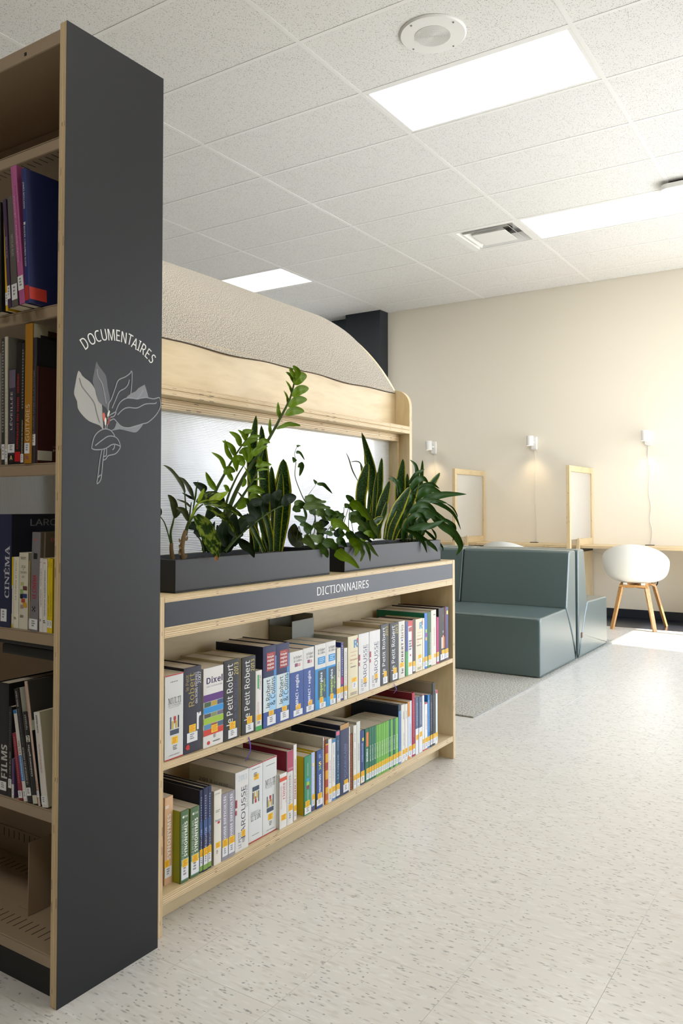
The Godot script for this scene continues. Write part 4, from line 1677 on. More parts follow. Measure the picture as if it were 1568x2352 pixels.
func build_dictionary_books() -> void:
	var multi := [["p", 0.2, 0.85, 0.905, 0.92, "55565a", 1], ["t", "MULTI", 0.16, 0.86, 0.655, 0.725, "4c4f55", "r", 0], ["t", "DICTIONNAIRE", 0.16, 0.86, 0.622, 0.648, "9a9ca0", "r", 0], ["p", 0.16, 0.86, 0.605, 0.616, "a5a7aa", 1], ["k", 0.36, 0.70, 0.175, 0.26], ["p", 0.42, 0.66, 0.10, 0.16, "6a6a6c", 3], ["t", "QUÉBEC AMÉRIQUE", 0.22, 0.80, 0.04, 0.058, "77787a", "r", 0], ["r", 0.0, 1.0, 0.0, 0.012, "b5342f"], ["r", 0.0, 1.0, 0.986, 1.0, "b5342f"]] + emblem(0.285, 0.50)
	var robert := [["t", "le Petit Robert", 0.16, 0.56, 0.185, 0.95, "e4e3df", "s", 1], ["t", "2013", 0.64, 0.90, 0.80, 0.955, "d8c568", "s", 1], ["k", 0.36, 0.74, 0.13, 0.22], ["w", 0.28, 0.84, 0.02, 0.126]]
	var collins := [["r", 0.0, 1.0, 0.19, 0.615, "cfdcdd"], ["r", 0.45, 1.0, 0.19, 0.40, "9cc8e6"], ["r", 0.80, 1.0, 0.40, 0.615, "8fc0e2"], ["r", 0.80, 1.0, 0.62, 0.86, "3d86c6"], ["r", 0.0, 1.0, 0.0, 0.185, "2d4d92"], ["r", 0.24, 0.90, 0.69, 0.915, "9b2325"], ["p", 0.32, 0.8, 0.885, 0.90, "d58a80", 1], ["t", "français", 0.30, 0.80, 0.842, 0.880, "efe9e4", "sb", 0], ["t", "anglais", 0.30, 0.80, 0.797, 0.836, "efe9e4", "sb", 0], ["t", "anglais", 0.30, 0.80, 0.748, 0.787, "efe9e4", "sb", 0], ["t", "français", 0.30, 0.80, 0.703, 0.742, "efe9e4", "sb", 0], ["t", "le Robert", 0.20, 0.52, 0.24, 0.585, "23303c", "s", 1], ["t", "& Collins", 0.55, 0.90, 0.255, 0.60, "23303c", "s", 1], ["k", 0.42, 0.80, 0.135, 0.195], ["w", 0.30, 0.95, 0.02, 0.13]]
	var impact := [["r", 0.0, 1.0, 0.0, 0.69, "20478f"], ["t", "le Robert", 0.28, 0.88, 0.885, 0.93, "4a4b4e", "s", 0], ["t", "& Collins", 0.28, 0.88, 0.835, 0.875, "4a4b4e", "s", 0], ["r", 0.36, 0.56, 0.765, 0.815, "2c3a78"], ["r", 0.36, 0.56, 0.786, 0.794, "c23a3a"], ["r", 0.44, 0.48, 0.765, 0.815, "c23a3a"], ["r", 0.56, 0.78, 0.765, 0.773, "c23a3a"], ["r", 0.56, 0.78, 0.781, 0.789, "c23a3a"], ["r", 0.56, 0.78, 0.797, 0.805, "c23a3a"], ["t", "IMPACT + anglais", 0.40, 0.70, 0.15, 0.645, "e8eaf2", "sb", 1], ["k", 0.42, 0.80, 0.115, 0.19], ["w", 0.26, 0.94, 0.02, 0.11]]
	var compact := [["r", 0.0, 1.0, 0.0, 0.625, "148ccb"], ["r", 0.24, 1.0, 0.145, 0.595, "1e3a4f"], ["t", "le Robert", 0.26, 0.90, 0.89, 0.935, "4a4b4e", "s", 0], ["t", "& Collins", 0.26, 0.90, 0.845, 0.885, "4a4b4e", "s", 0], ["r", 0.24, 0.92, 0.69, 0.80, "1c84c2"], ["p", 0.32, 0.86, 0.70, 0.79, "a5d0ea", 3], ["t", "compact", 0.42, 0.72, 0.165, 0.40, "c7de55", "sb", 1], ["t", "plus", 0.42, 0.72, 0.41, 0.56, "e8eef0", "sb", 1], ["t", "anglais", 0.72, 0.94, 0.25, 0.45, "b2d24e", "s", 1], ["k", 0.40, 0.74, 0.085, 0.17], ["w", 0.40, 0.96, 0.004, 0.085]]
	var larousse := [["r", 0.0, 0.12, 0.56, 0.66, "a52c3a"], ["r", 0.0, 0.10, 0.47, 0.53, "b04450"], ["t", "LE PETIT", 0.22, 0.42, 0.04, 0.24, "4a4c5e", "s", 1], ["t", "LAROUSSE", 0.42, 0.74, 0.15, 0.80, "4a4c5e", "s", 1], ["t", "ILLUSTRÉ", 0.76, 0.92, 0.52, 0.80, "8a8c98", "s", 1], ["k", 0.45, 0.74, 0.165, 0.245], ["p", 0.5, 0.72, 0.09, 0.15, "6a6a6c", 3]]
	var rule := [["t", "R", 0.55, 0.98, 0.80, 0.93, "3f86b4", "sb", 0], ["r", 0.86, 1.0, 0.87, 0.95, "b9472f"], ["p", 0.18, 0.95, 0.73, 0.745, "c08a70", 1], ["p", 0.18, 0.85, 0.67, 0.685, "c08a70", 1], ["t", "Dictionnaire", 0.18, 0.95, 0.60, 0.63, "b4664e", "r", 0], ["p", 0.18, 0.45, 0.55, 0.565, "b4664e", 1], ["p", 0.15, 0.95, 0.48, 0.51, "6a6258", 1], ["k", 0.35, 0.82, 0.24, 0.31], ["w", 0.4, 0.85, 0.13, 0.235], ["p", 0.2, 0.9, 0.03, 0.08, "8a7a6c", 2]]
	var dixel := [["t", "Dixel", 0.14, 0.95, 0.80, 0.885, "3b2358", "sb", 0], ["t", "DICTIONNAIRE", 0.16, 0.95, 0.755, 0.772, "8a8a90", "s", 0], ["r", 0, 1, 0.575, 0.665, "5a2a78"], ["r", 0, 1, 0.43, 0.505, "2f90d2"], ["r", 0, 1, 0.295, 0.37, "9dc03a"], ["r", 0, 1, 0.15, 0.225, "cd3c2e"],
		["r", 0.04, 0.36, 0.51, 0.57, "3c5a34"], ["r", 0.38, 0.66, 0.51, 0.57, "b99a30"], ["r", 0.68, 0.99, 0.51, 0.57, "33507c"], ["r", 0.04, 0.36, 0.375, 0.425, "4c4a48"], ["r", 0.38, 0.66, 0.375, 0.425, "7d8c58"], ["r", 0.68, 0.99, 0.375, 0.425, "6c6478"], ["r", 0.04, 0.36, 0.23, 0.29, "4f86b0"], ["r", 0.38, 0.66, 0.23, 0.29, "8c4a34"], ["r", 0.68, 0.99, 0.23, 0.29, "45607c"],
		["k", 0.38, 0.70, 0.17, 0.265], ["p", 0.48, 0.64, 0.10, 0.15, "6a6a6c", 3], ["c", 0.25, 0.055, 0.0055, "c8322c"], ["p", 0.42, 0.92, 0.045, 0.07, "77787a", 1]]
	var noms := [["t", "le Petit", 0.08, 0.28, 0.735, 0.92, "9a8a48", "s", 1], ["t", "Robert", 0.26, 0.60, 0.54, 0.93, "a4924c", "s", 1], ["t", "des NOMS PROPRES", 0.63, 0.78, 0.56, 0.93, "dcdce2", "s", 1], ["t", "2007", 0.80, 0.97, 0.79, 0.93, "dcdce2", "s", 1], ["t", "r", 0.74, 0.98, 0.25, 0.45, "e6e6e8", "sb", 0], ["k", 0.30, 0.68, 0.24, 0.325], ["w", 0.18, 0.78, 0.125, 0.236], ["c", 0.22, 0.075, 0.0075, "c2271f"], ["t", "~R", 0.10, 0.32, 0.05, 0.10, "f0eceb", "r", 0]]
	var noms13: Array = robert + [["t", "des NOMS PROPRES", 0.62, 0.80, 0.25, 0.73, "55517c", "s", 1]]
	var upper := [
		["white hardcover with red edges and M emblem, against the shelf's near side", 378.4, 420.6, 1543, 0.0, 0.17, 1, "d6d6d2", "d2d2ce", multi],
		["wide navy hardcover with gold lettering and red R disc", 421.6, 461.5, 1527, 0.002, 0.19, 1, "23222f", "2b2a3a", noms],
		["white book with purple, blue, green and red bands lettered Dixel", 467, 512.5, 1526, 0.0, 0.16, 0, "dcd9d2", "dedbd5", dixel],
		["black spined dictionary lettered with purple second line and 2013", 513.8, 549.5, 1511, 0.0, 0.18, 1, "c9bd9c", "262625", noms13],
		["black spined dictionary lettered 2013, beside the thin white proverbs book", 555.5, 586.5, 1504, 0.001, 0.18, 1, "c9bd9c", "262625", robert],
		["thin white book with a green bar lettered Proverbes", 587, 601.5, 1538, 0.0, 0.12, 0, "e2ded8", "e2ddd7", [["r", 0.25, 0.5, 0.70, 0.93, "36a04c"], ["t", "Proverbes", 0.5, 0.8, 0.68, 0.92, "70506e", "s", 1], ["t", "LAROUSSE", 0.25, 0.5, 0.27, 0.48, "c99a8c", "s", 1], ["r", 0, 1, 0, 0.075, "3aa04e"], ["k", 0.14, 0.9, 0.165, 0.265], ["p", 0.2, 0.8, 0.11, 0.155, "55555a", 2]]],
		["navy and pale blue French English dictionary with red panel, beside the proverbs book", 604, 634, 1479.5, 0.0, 0.20, 1, "141a34", "1f2550", collins],
		["navy and pale blue French English dictionary with red panel, beside the white topped pair", 634.5, 664, 1474, 0.002, 0.20, 1, "141a34", "1f2550", collins],
		["blue dictionary with white top lettered IMPACT, the wider of two", 665.5, 696, 1491.5, 0.0, 0.15, 0, "20478f", "dbd9d2", impact],
		["blue dictionary with white top lettered IMPACT, the narrower of two", 696.6, 721.5, 1484, 0.0, 0.15, 0, "20478f", "dbd9d2", impact],
		["sky blue dictionary with dark panel lettered compact plus, next to the blue pair", 723.5, 748.5, 1476, 0.0, 0.15, 0, "148ccb", "dbd9d2", compact],
		["sky blue dictionary with dark panel lettered compact plus, next to the thin cream book", 749, 771, 1470, 0.0, 0.15, 0, "148ccb", "dbd9d2", compact],
		["thin cream paperback between sky blue dictionary and purple book", 773.5, 782.5, 1487, 0.0, 0.12, 0, "d8cba8", "dfd8c2", [["t", "Anglais", 0.3, 0.7, 0.45, 0.75, "6b6a64", "s", 1], ["std", 0.0, 1.0]]],
		["thin purple blue book with pink lower band", 783.2, 788.2, 1474, 0.004, 0.14, 0, "2b3372", "4a4f8e", [["r", 0, 1, 0.28, 0.40, "b8347e"], ["p", 0.3, 0.7, 0.42, 0.95, "c9cbe0", 14], ["std", 0.0, 1.0]]],
		["thin white etymology book with grey spine lettering", 789, 797.5, 1487, 0.0, 0.13, 0, "dedad0", "e0dcd4", [["t", "LAROUSSE ÉTYMOLOGIQUE", 0.3, 0.7, 0.18, 0.93, "5c5c60", "s", 1], ["std", 0.05, 0.95]]],
		["tall cream volume with red script and blue initial", 799.5, 822.5, 1457.5, 0.0, 0.22, 1, "cfc6a6", "ddd3b0", rule],
		["white dictionary with dark red flower mark, next to the cream volume", 824, 848, 1451, 0.0, 0.18, 0, "d8d4cb", "dedbd6", larousse],
		["white dictionary with dark red flower mark, next to the grey spined one", 849, 873.5, 1444.5, 0.0, 0.18, 0, "d8d4cb", "dedbd6", larousse],
		["dark grey spined dictionary, the narrower of the grey pair", 874.8, 892, 1431, 0.0, 0.18, 1, "c9bd9c", "3e3e40", robert],
		["dark grey spined dictionary, the wider of the grey pair, with purple ribbon", 895.8, 915.6, 1427, 0.0, 0.18, 1, "c9bd9c", "343436", robert],
		["cream dictionary lettered brio with a blue triangle", 916, 930, 1424.5, 0.0, 0.17, 0, "d9d4c4", "d9d4c6", [["t", "le ROBERT", 0.35, 0.72, 0.08, 0.62, "3a3a40", "sb", 1], ["r", 0.42, 0.62, 0.645, 0.675, "2b4c96"], ["t", "brio", 0.3, 0.72, 0.70, 0.93, "3a3a40", "s", 1], ["k", 0.15, 0.8, 0.19, 0.27]]],
		["blue and green bound dictionary with white red topped spine", 931.5, 947.5, 1424, 0.0, 0.16, 0, "22418c", "e2dfda", [["r", 0.0, 0.35, 0.0, 0.45, "2d9a48"], ["r", 0.0, 0.35, 0.45, 1.0, "22418c"], ["r", 0.36, 1.0, 0.90, 1.0, "cc3a30"], ["r", 0.90, 1.0, 0.5, 0.9, "cc3a30"], ["t", "MINI", 0.45, 0.85, 0.80, 0.88, "b8332e", "sb", 0], ["p", 0.45, 0.85, 0.45, 0.65, "77777a", 4], ["c", 0.68, 0.36, 0.0045, "c23040"], ["k", 0.42, 0.9, 0.15, 0.23]]],
		["thin brown book beside the red topped dictionary", 948, 953.5, 1421, 0.0, 0.17, 1, "4c3a34", "584a44", [["std", 0.0, 1.0]]],
		["cream volume with red script and blue initial, smaller than its twin", 954.8, 970.5, 1419, 0.0, 0.18, 1, "d2c9a8", "dfd6ba", rule],
		["narrow cream paperback left of the blue spine", 971, 974.8, 1419, 0.0, 0.15, 0, "dfd6ba", "e2dcc6", [["std", 0.0, 1.0]]],
		["blue spined tall book with green cover and small colour squares", 975.2, 981.6, 1406.5, 0.0, 0.24, 0, "167a5c", "3d74c2", [["r", 0.3, 0.8, 0.64, 0.70, "b8cc3c"], ["r", 0.3, 0.8, 0.57, 0.63, "a8327c"], ["r", 0.3, 0.8, 0.50, 0.56, "e0b42a"], ["std", 0.1, 0.95]]],
		["green spined book of word combinations", 982, 990.2, 1404, 0.0, 0.22, 0, "d9d3c4", "2d5e34", [["t", "combinaisons", 0.55, 0.9, 0.22, 0.62, "dfe8dc", "s", 1], ["r", 0.0, 0.5, 0.0, 0.1, "5c9a3c"], ["std", 0.2, 1.0]]],
		["beige marbled tall volume with faint red lettering", 990.6, 1002, 1399.5, 0.0, 0.23, 0, "c9b99c", "d9d2c4", [["t", "synonymes", 0.5, 0.75, 0.35, 0.68, "c08a80", "r", 1], ["p", 0.4, 0.9, 0.90, 0.93, "5c5a55", 1], ["k", 0.5, 0.95, 0.13, 0.20]]],
		["thin magenta paperback beside the black book with portrait", 1003, 1007.6, 1416.5, 0.0, 0.15, 0, "b01c64", "b81c68", [["std", 0.0, 1.0]]],
		["black book with grey portrait and orange panel", 1008, 1021.5, 1394, 0.0, 0.24, 1, "1c1414", "2a1e1e", [["c", 0.68, 0.55, 0.006, "8a948a"], ["r", 0.42, 0.60, 0.24, 0.45, "dcd8d0"], ["r", 0.60, 0.82, 0.24, 0.48, "d88a66"], ["r", 0.82, 0.96, 0.24, 0.45, "b07a3c"], ["t", "Lexique", 0.6, 0.75, 0.75, 0.88, "a07c50", "r", 1], ["k", 0.45, 0.97, 0.14, 0.21], ["w", 0.25, 0.97, 0.03, 0.138]]],
		["thin maroon book next to the shelf's far side", 1022, 1024.6, 1393, 0.0, 0.22, 1, "5c1230", "6a1634", [["std", 0.0, 1.0]]],
		["thin blue and yellow book, last before the shelf's far side", 1025, 1029.4, 1393, 0.0, 0.20, 0, "3a3f66", "4c5080", [["r", 0.1, 0.9, 0.86, 0.93, "d8cc62"], ["std", 0.0, 1.0]]],
	]
	shelf_row(upper, SHELF_X - 0.010, mid_sag, "dictionaries on the upper shelf")
	# ribbons that hang from two dictionaries
	for k in 2:
		var at := [[571, 1693, 575, 1722, 563, 1748], [904, 1570, 910, 1583, 904, 1592]]
		var a: Array = at[k]
		var pts := [on_x(a[0], a[1], -1.596), on_x(a[2], a[3], -1.590), on_x(a[4], a[5], -1.592)]
		var s := Shape.new()
		var rows := []
		for p in curve(pts, 14):
			rows.append([p + Vector3(0, 0, -0.0025), p + Vector3(0.0012, 0, 0.0), p + Vector3(0, 0, 0.0025)])
		s.sheet(rows)
		tag(structure_less("bookmark_ribbon", s.commit(), flat("4a2a9c")), ["long purple bookmark ribbon hanging from the black 2013 dictionary", "short purple bookmark ribbon hanging from the wider grey dictionary"][k], "ribbon")
	# grey file box at the back of the upper shelf
	var bz0 := -2.375
	var bz1 := -2.5135
	var fb := thing("file_box", "open grey cardboard file box standing behind the upper books", "box", Vector3(-1.80, 0.447, (bz0 + bz1) / 2))
	var y0 := 0.4475
	var grey := flat("8f9188", 0.8)
	wpart(fb, "front", boxm(Vector3(-1.764, y0, bz1), Vector3(-1.7615, y0 + 0.285, bz0), 0.0005), grey)
	wpart(fb, "back", boxm(Vector3(-1.869, y0, bz1), Vector3(-1.866, y0 + 0.300, bz0), 0.0005), grey)
	wpart(fb, "near_side", boxm(Vector3(-1.8655, y0, bz0 - 0.003), Vector3(-1.7645, y0 + 0.265, bz0), 0.0005), grey)
	wpart(fb, "far_side", boxm(Vector3(-1.8655, y0, bz1), Vector3(-1.7645, y0 + 0.300, bz1 + 0.003), 0.0005), grey)
	build_lower_books(multi, larousse)

func build_lower_books(multi: Array, larousse: Array) -> void:
	var upside := []
	for it in multi:
		var c: Array = it.duplicate()
		if c[0] in ["t", "p", "k", "w", "r"]:
			var a := 2 if c[0] == "t" else 1
			if c[0] == "k":
				c[3] = 0.80
				c[4] = 0.87
			elif c[0] == "t":
				c = ["t", it[1], 1.0 - it[3], 1.0 - it[2], 1.0 - it[5], 1.0 - it[4], it[6], it[7], 2]
			else:
				c[a] = 1.0 - it[a + 1]
				c[a + 1] = 1.0 - it[a]
				c[a + 2] = 1.0 - it[a + 3]
				c[a + 3] = 1.0 - it[a + 2]
		upside.append(c)
	var druide := [["t", "LE PETIT DRUIDE DES", 0.14, 0.38, 0.34, 0.82, "cfd8c2", "s", 1], ["t", "SYNONYMES", 0.44, 0.80, 0.355, 0.84, "eef0e6", "sb", 1], ["c", 0.28, 0.915, 0.0035, "e4eadc"], ["t", "Druide", 0.42, 0.82, 0.90, 0.935, "e4eadc", "s", 0], ["r", 0.06, 0.98, 0.04, 0.33, "8fb0ae"], ["w", 0.06, 0.94, 0.05, 0.24], ["k", 0.18, 0.88, 0.215, 0.32]]
	var thes := [["r", 0, 1, 0.0, 0.10, "23283a"], ["t", "Thésaurus", 0.3, 0.75, 0.20, 0.52, "b9c2dc", "s", 1], ["r", 0.1, 0.9, 0.44, 0.62, "3f5c8c"], ["p", 0.3, 0.7, 0.62, 0.92, "8f9ac0", 10], ["r", 0.0, 1.0, 0.02, 0.09, "7da04a"], ["w", 0.1, 1.0, 0.08, 0.2], ["k", 0.05, 1.0, 0.19, 0.28]]
	var diff := [["t", "LAROUSSE DIFFICULTÉS", 0.18, 0.62, 0.18, 0.96, "eceaf0", "sb", 1], ["p", 0.7, 0.85, 0.2, 0.9, "bdb9c4", 30], ["k", 0.12, 0.96, 0.20, 0.31], ["w", 0.08, 0.96, 0.06, 0.20]]
	var bigl: Array = larousse + [["t", "2013", 0.2, 0.85, 0.88, 0.95, "c3d4dc", "s", 0], ["left", "LE PETIT", 0.03, 0.085, 0.81, 0.84, "4a4a48", "s"], ["left", "LAROUSSE", 0.03, 0.16, 0.755, 0.79, "4a4a48", "s"], ["left", "2013", 0.095, 0.15, 0.81, 0.855, "4a4a48", "s"]]
	var besch := func(a: String, b := "BESCHERELLE") -> Array:
		return [["t", b, 0.3, 0.75, 0.36, 0.66, a, "s", 1], ["std", 0.1, 0.98]]
	var rows := [
		["tan book lettered SYNONYMES against the shelf's near side", 378, 396.5, 1826, 0.030, 0.14, 0, "d3a878", "d9b088", [["t", "SYNONYMES", 0.30, 0.72, 0.28, 0.80, "f2ece2", "sb", 1], ["p", 0.0, 0.5, 0.86, 0.92, "f2e6d8", 1], ["k", 0.0, 0.55, 0.20, 0.28], ["w", 0.0, 0.85, 0.08, 0.20]]],
		["green and olive synonyms book beside the tan one", 412.9, 433, 1857, 0.0, 0.15, 0, "8f9410", "55714c", druide],
		["green and olive synonyms book beside the thin navy books", 437.2, 457.5, 1849, 0.0, 0.15, 0, "8f9410", "55714c", druide],
		["slim navy thesaurus beside the green synonyms book", 458, 465, 1813, 0.002, 0.20, 1, "1a1d30", "2b3052", thes],
		["slim navy thesaurus, the middle of three", 465.4, 476.4, 1807, 0.0, 0.20, 1, "1a1d30", "2b3052", thes],
		["slim navy thesaurus beside the cream paperback", 476.8, 484.9, 1803, 0.002, 0.20, 1, "1a1d30", "2b3052", thes],
		["cream paperback with small red seal", 491.5, 508.3, 1811, 0.0, 0.13, 0, "d9d0b8", "e4dfd0", [["t", "STUDIO", 0.1, 0.75, 0.945, 0.965, "77746c", "r", 0], ["t", "Thésaurus", 0.1, 0.9, 0.58, 0.61, "4a6a7c", "r", 0], ["r", 0.45, 0.75, 0.545, 0.575, "c03a44"], ["p", 0.15, 0.8, 0.70, 0.74, "8a877e", 2], ["k", 0.22, 0.85, 0.22, 0.295], ["p", 0.3, 0.5, 0.14, 0.20, "6a6a6c", 3]]],
		["grey paperback lettered DIFFICULTÉS beside the cream one", 509.3, 523.5, 1819, 0.0, 0.15, 0, "a9a5ac", "98949c", diff],
		["grey paperback lettered DIFFICULTÉS beside the big white dictionary", 524, 539, 1813, 0.0, 0.15, 0, "a9a5ac", "98949c", diff],
		["big white illustrated dictionary with grey lettering on its side", 540.4, 570.6, 1764, 0.004, 0.19, 0, "b9b4a4", "dfddd8", bigl],
		["white hardcover with red edges standing head down", 571.2, 602.8, 1748.5, 0.012, 0.19, 1, "c9c9c6", "dddeda", upside],
		["white hardcover with red edges and M emblem beside the rhymes book", 603.6, 635.4, 1734, 0.012, 0.19, 1, "c9c9c6", "dddeda", multi],
		["white rhymes dictionary with orange panel", 641.5, 658.6, 1772, 0.0, 0.13, 0, "dedbd2", "e4e0d9", [["r", 0.0, 1.0, 0.86, 0.93, "d8563c"], ["t", "Dictionnaire des", 0.08, 0.28, 0.36, 0.78, "c99a94", "r", 1], ["t", "rimes", 0.34, 0.70, 0.52, 0.82, "b8324c", "r", 1], ["t", "orales et écrites", 0.74, 0.92, 0.45, 0.82, "cfa0a4", "r", 1], ["k", 0.2, 0.88, 0.14, 0.25]]],
		["crimson topped dictionary lettered Synonymes", 659.4, 673, 1721, 0.0, 0.19, 1, "8c2038", "dfdbd4", [["r", 0, 1, 0.72, 1.0, "b24a62"], ["t", "Dictionnaire", 0.2, 0.95, 0.745, 0.775, "e8c8cc", "s", 0], ["t", "Synonymes,", 0.25, 0.62, 0.28, 0.68, "3f4246", "r", 1], ["p", 0.7, 0.8, 0.3, 0.66, "8a8c90", 20], ["k", 0.2, 0.95, 0.185, 0.27], ["p", 0.3, 0.6, 0.08, 0.16, "77777a", 3]]],
		["white book lettered nuances in red", 674, 681, 1708, 0.006, 0.20, 0, "d9d6ce", "e4e0d9", [["t", "nuances", 0.25, 0.75, 0.28, 0.55, "a83a34", "rb", 1], ["t", "et contraires", 0.3, 0.65, 0.57, 0.80, "5c5e62", "r", 1], ["std", 0.1, 0.95]]],
		["yellow dictionary with green spine and colour squares", 699.2, 714.6, 1732, 0.0, 0.13, 0, "d3b512", "3c8c68", [["r", 0.3, 0.68, 0.56, 0.62, "2f9cd8"], ["r", 0.3, 0.68, 0.50, 0.56, "a8c83a"], ["r", 0.3, 0.68, 0.435, 0.495, "8c2c54"], ["p", 0.4, 0.6, 0.22, 0.42, "bcd8c8", 14], ["p", 0.4, 0.55, 0.66, 0.88, "bcd8c8", 14], ["w", 0.0, 0.95, 0.02, 0.14], ["k", 0.12, 0.75, 0.13, 0.24]]],
		["pale blue slim book with navy foot", 715.2, 722.8, 1726, 0.004, 0.14, 1, "d3b512", "b4c4e6", [["r", 0, 1, 0, 0.08, "3a3f72"], ["p", 0.2, 0.75, 0.30, 0.75, "e8ecf6", 18], ["r", 0.3, 0.8, 0.76, 0.82, "f0e0b0"], ["w", 0.15, 0.95, 0.09, 0.19], ["k", 0.15, 0.95, 0.19, 0.28]]],
		["navy spined yellow book with bright S and A letters", 727.2, 741.2, 1719, 0.0, 0.15, 0, "c9ac10", "2f4c88", [["p", 0.3, 0.75, 0.86, 0.93, "9fb0d4", 3], ["t", "S", 0.32, 0.72, 0.73, 0.80, "f2d43a", "sb", 0], ["t", "A", 0.32, 0.72, 0.655, 0.725, "9cc83c", "sb", 0], ["t", "SYNONYMES", 0.36, 0.66, 0.24, 0.58, "e4e8f2", "sb", 1], ["w", 0.0, 0.95, 0.05, 0.16], ["k", 0.15, 0.85, 0.16, 0.26]]],
		["tall thin white and red book behind the navy spine", 741.6, 745.6, 1692, 0.003, 0.22, 0, "cfc8b8", "d8d4cc", [["r", 0.5, 1.0, 0.0, 1.0, "8c1c34"], ["p", 0.1, 0.45, 0.5, 0.95, "55555a", 16]]],
		["orange and red patterned book with black head", 746.4, 753.4, 1696, 0.0, 0.16, 0, "a81f18", "dba01c", [["r", 0, 1, 0.93, 1.0, "1c1822"], ["r", 0, 1, 0.78, 0.91, "a83022"], ["r", 0, 1, 0.52, 0.64, "9c2a20"], ["r", 0, 1, 0.26, 0.38, "a83022"], ["r", 0, 1, 0.06, 0.16, "c2571c"], ["k", 0.35, 1.0, 0.19, 0.25]]],
		["slim white book with pink lettering", 754, 761.5, 1695, 0.0, 0.15, 0, "dedad2", "e4e0d9", [["t", "français", 0.35, 0.7, 0.30, 0.66, "c86a8c", "s", 1], ["k", 0.2, 1.0, 0.13, 0.22], ["w", 0.2, 1.0, 0.02, 0.13]]],
		["slim white book with blue head and foot", 762.2, 770.4, 1695, 0.0, 0.15, 0, "dedad2", "e2ded6", [["r", 0, 1, 0.945, 1.0, "3f7ca8"], ["r", 0, 1, 0.0, 0.045, "5c86bc"], ["t", "Le lexique dans le texte", 0.35, 0.65, 0.30, 0.70, "6a6c70", "s", 1], ["p", 0.4, 0.6, 0.75, 0.9, "77797c", 10], ["std", 0.1, 1.0]]],
		["dark teal tall book lettered Le Colpron with pink tab", 771, 780, 1675.5, 0.0, 0.20, 1, "0f1f3a", "1f4a6e", [["r", 0.1, 0.95, 0.93, 0.99, "d86a80"], ["t", "Le Colpron", 0.35, 0.78, 0.28, 0.64, "9cc8c4", "r", 1], ["p", 0.35, 0.7, 0.70, 0.86, "7c9cb4", 10], ["std", 0.1, 1.0]]],
		["thick navy vocabulary book with tan head", 781, 800.8, 1658, 0.0, 0.22, 1, "2b2f4c", "2f3554", [["r", 0, 1, 0.93, 1.0, "b58c52"], ["t", "VOCABULAIRE", 0.48, 0.68, 0.22, 0.72, "7f86a4", "s", 1], ["p", 0.72, 0.85, 0.25, 0.70, "666d8e", 24], ["w", 0.36, 0.98, 0.03, 0.14], ["k", 0.45, 0.9, 0.14, 0.20]]],
		["thin white book beside the thick navy one", 801.4, 803.6, 1668, 0.0, 0.18, 0, "dedad2", "e0dcd4", []],
		["spiral bound booklet with red coil", 804.6, 809.4, 1684, 0.004, 0.16, 0, "d8b93a", "8a3a2c", "coil"],
		["slim cream book lettered Traité", 810.6, 818.4, 1664, 0.0, 0.18, 0, "d9d4c6", "e2ddd0", [["t", "Traité d'orthographe", 0.3, 0.66, 0.30, 0.64, "8a7a5c", "r", 1], ["p", 0.3, 0.6, 0.74, 0.88, "4c4c50", 10], ["std", 0.05, 0.95]]],
		["pale grey book with dark spine lettering", 819, 827.2, 1655, 0.0, 0.20, 0, "c9cabc", "d0d1c6", [["t", "Dictionnaire", 0.4, 0.7, 0.40, 0.66, "55584c", "r", 1], ["std", 0.05, 0.95]]],
		["navy conjugation book with yellow foot", 828, 836.8, 1675, 0.0, 0.16, 0, "20345e", "2c4478", [["r", 0.0, 1.0, 0.03, 0.16, "e6c41e"], ["r", 0.4, 0.85, 0.80, 0.86, "d8c83c"], ["t", "CONJUGAISON", 0.3, 0.62, 0.42, 0.76, "cdd6ea", "s", 1], ["std", 0.1, 1.0]]],
		["dark green grammar with orange tab", 838.6, 847, 1671, 0.0, 0.17, 0, "0f4a34", "1f6a4a", [["r", 0.3, 0.9, 0.66, 0.93, "e07a34"], ["t", "BESCHERELLE", 0.3, 0.75, 0.38, 0.62, "e4ece4", "sb", 1], ["std", 0.3, 1.0]]],
	]
	var greens := ["1f6a4a", "226e4e", "1f6a4a", "6aa83c", "72b044", "6aa83c", "74b248", "6cac40", "78b44c", "1f6a4a", "7ab84a", "1c5e40", "78ba4a"]
	var says := ["dark green slim grammar beside the orange tabbed one", "dark green slim grammar, second of the dark three", "dark green slim grammar before the light green ones", "light green slim grammar after the dark three", "light green slim grammar, second of its run", "light green slim grammar, third of its run", "light green slim grammar, fourth of its run", "light green slim grammar, fifth of its run", "light green slim grammar before the single dark one", "single dark green grammar among the light green ones", "light green grammar between two dark green ones", "dark green grammar lettered in purple", "bright green taller grammar against the blue atlas"]
	var edges := [847.6, 853.2, 858.6, 864, 869.6, 875, 880.6, 885, 889, 893.4, 898, 902.4, 908.6, 915]
	for k in 13:
		rows.append([says[k], edges[k], edges[k + 1] - 0.4, 1669 - k * 1.9, 0.0, 0.16, 0, Color.html(greens[k]).darkened(0.25).to_html(false), greens[k], besch.call("dfeada")])
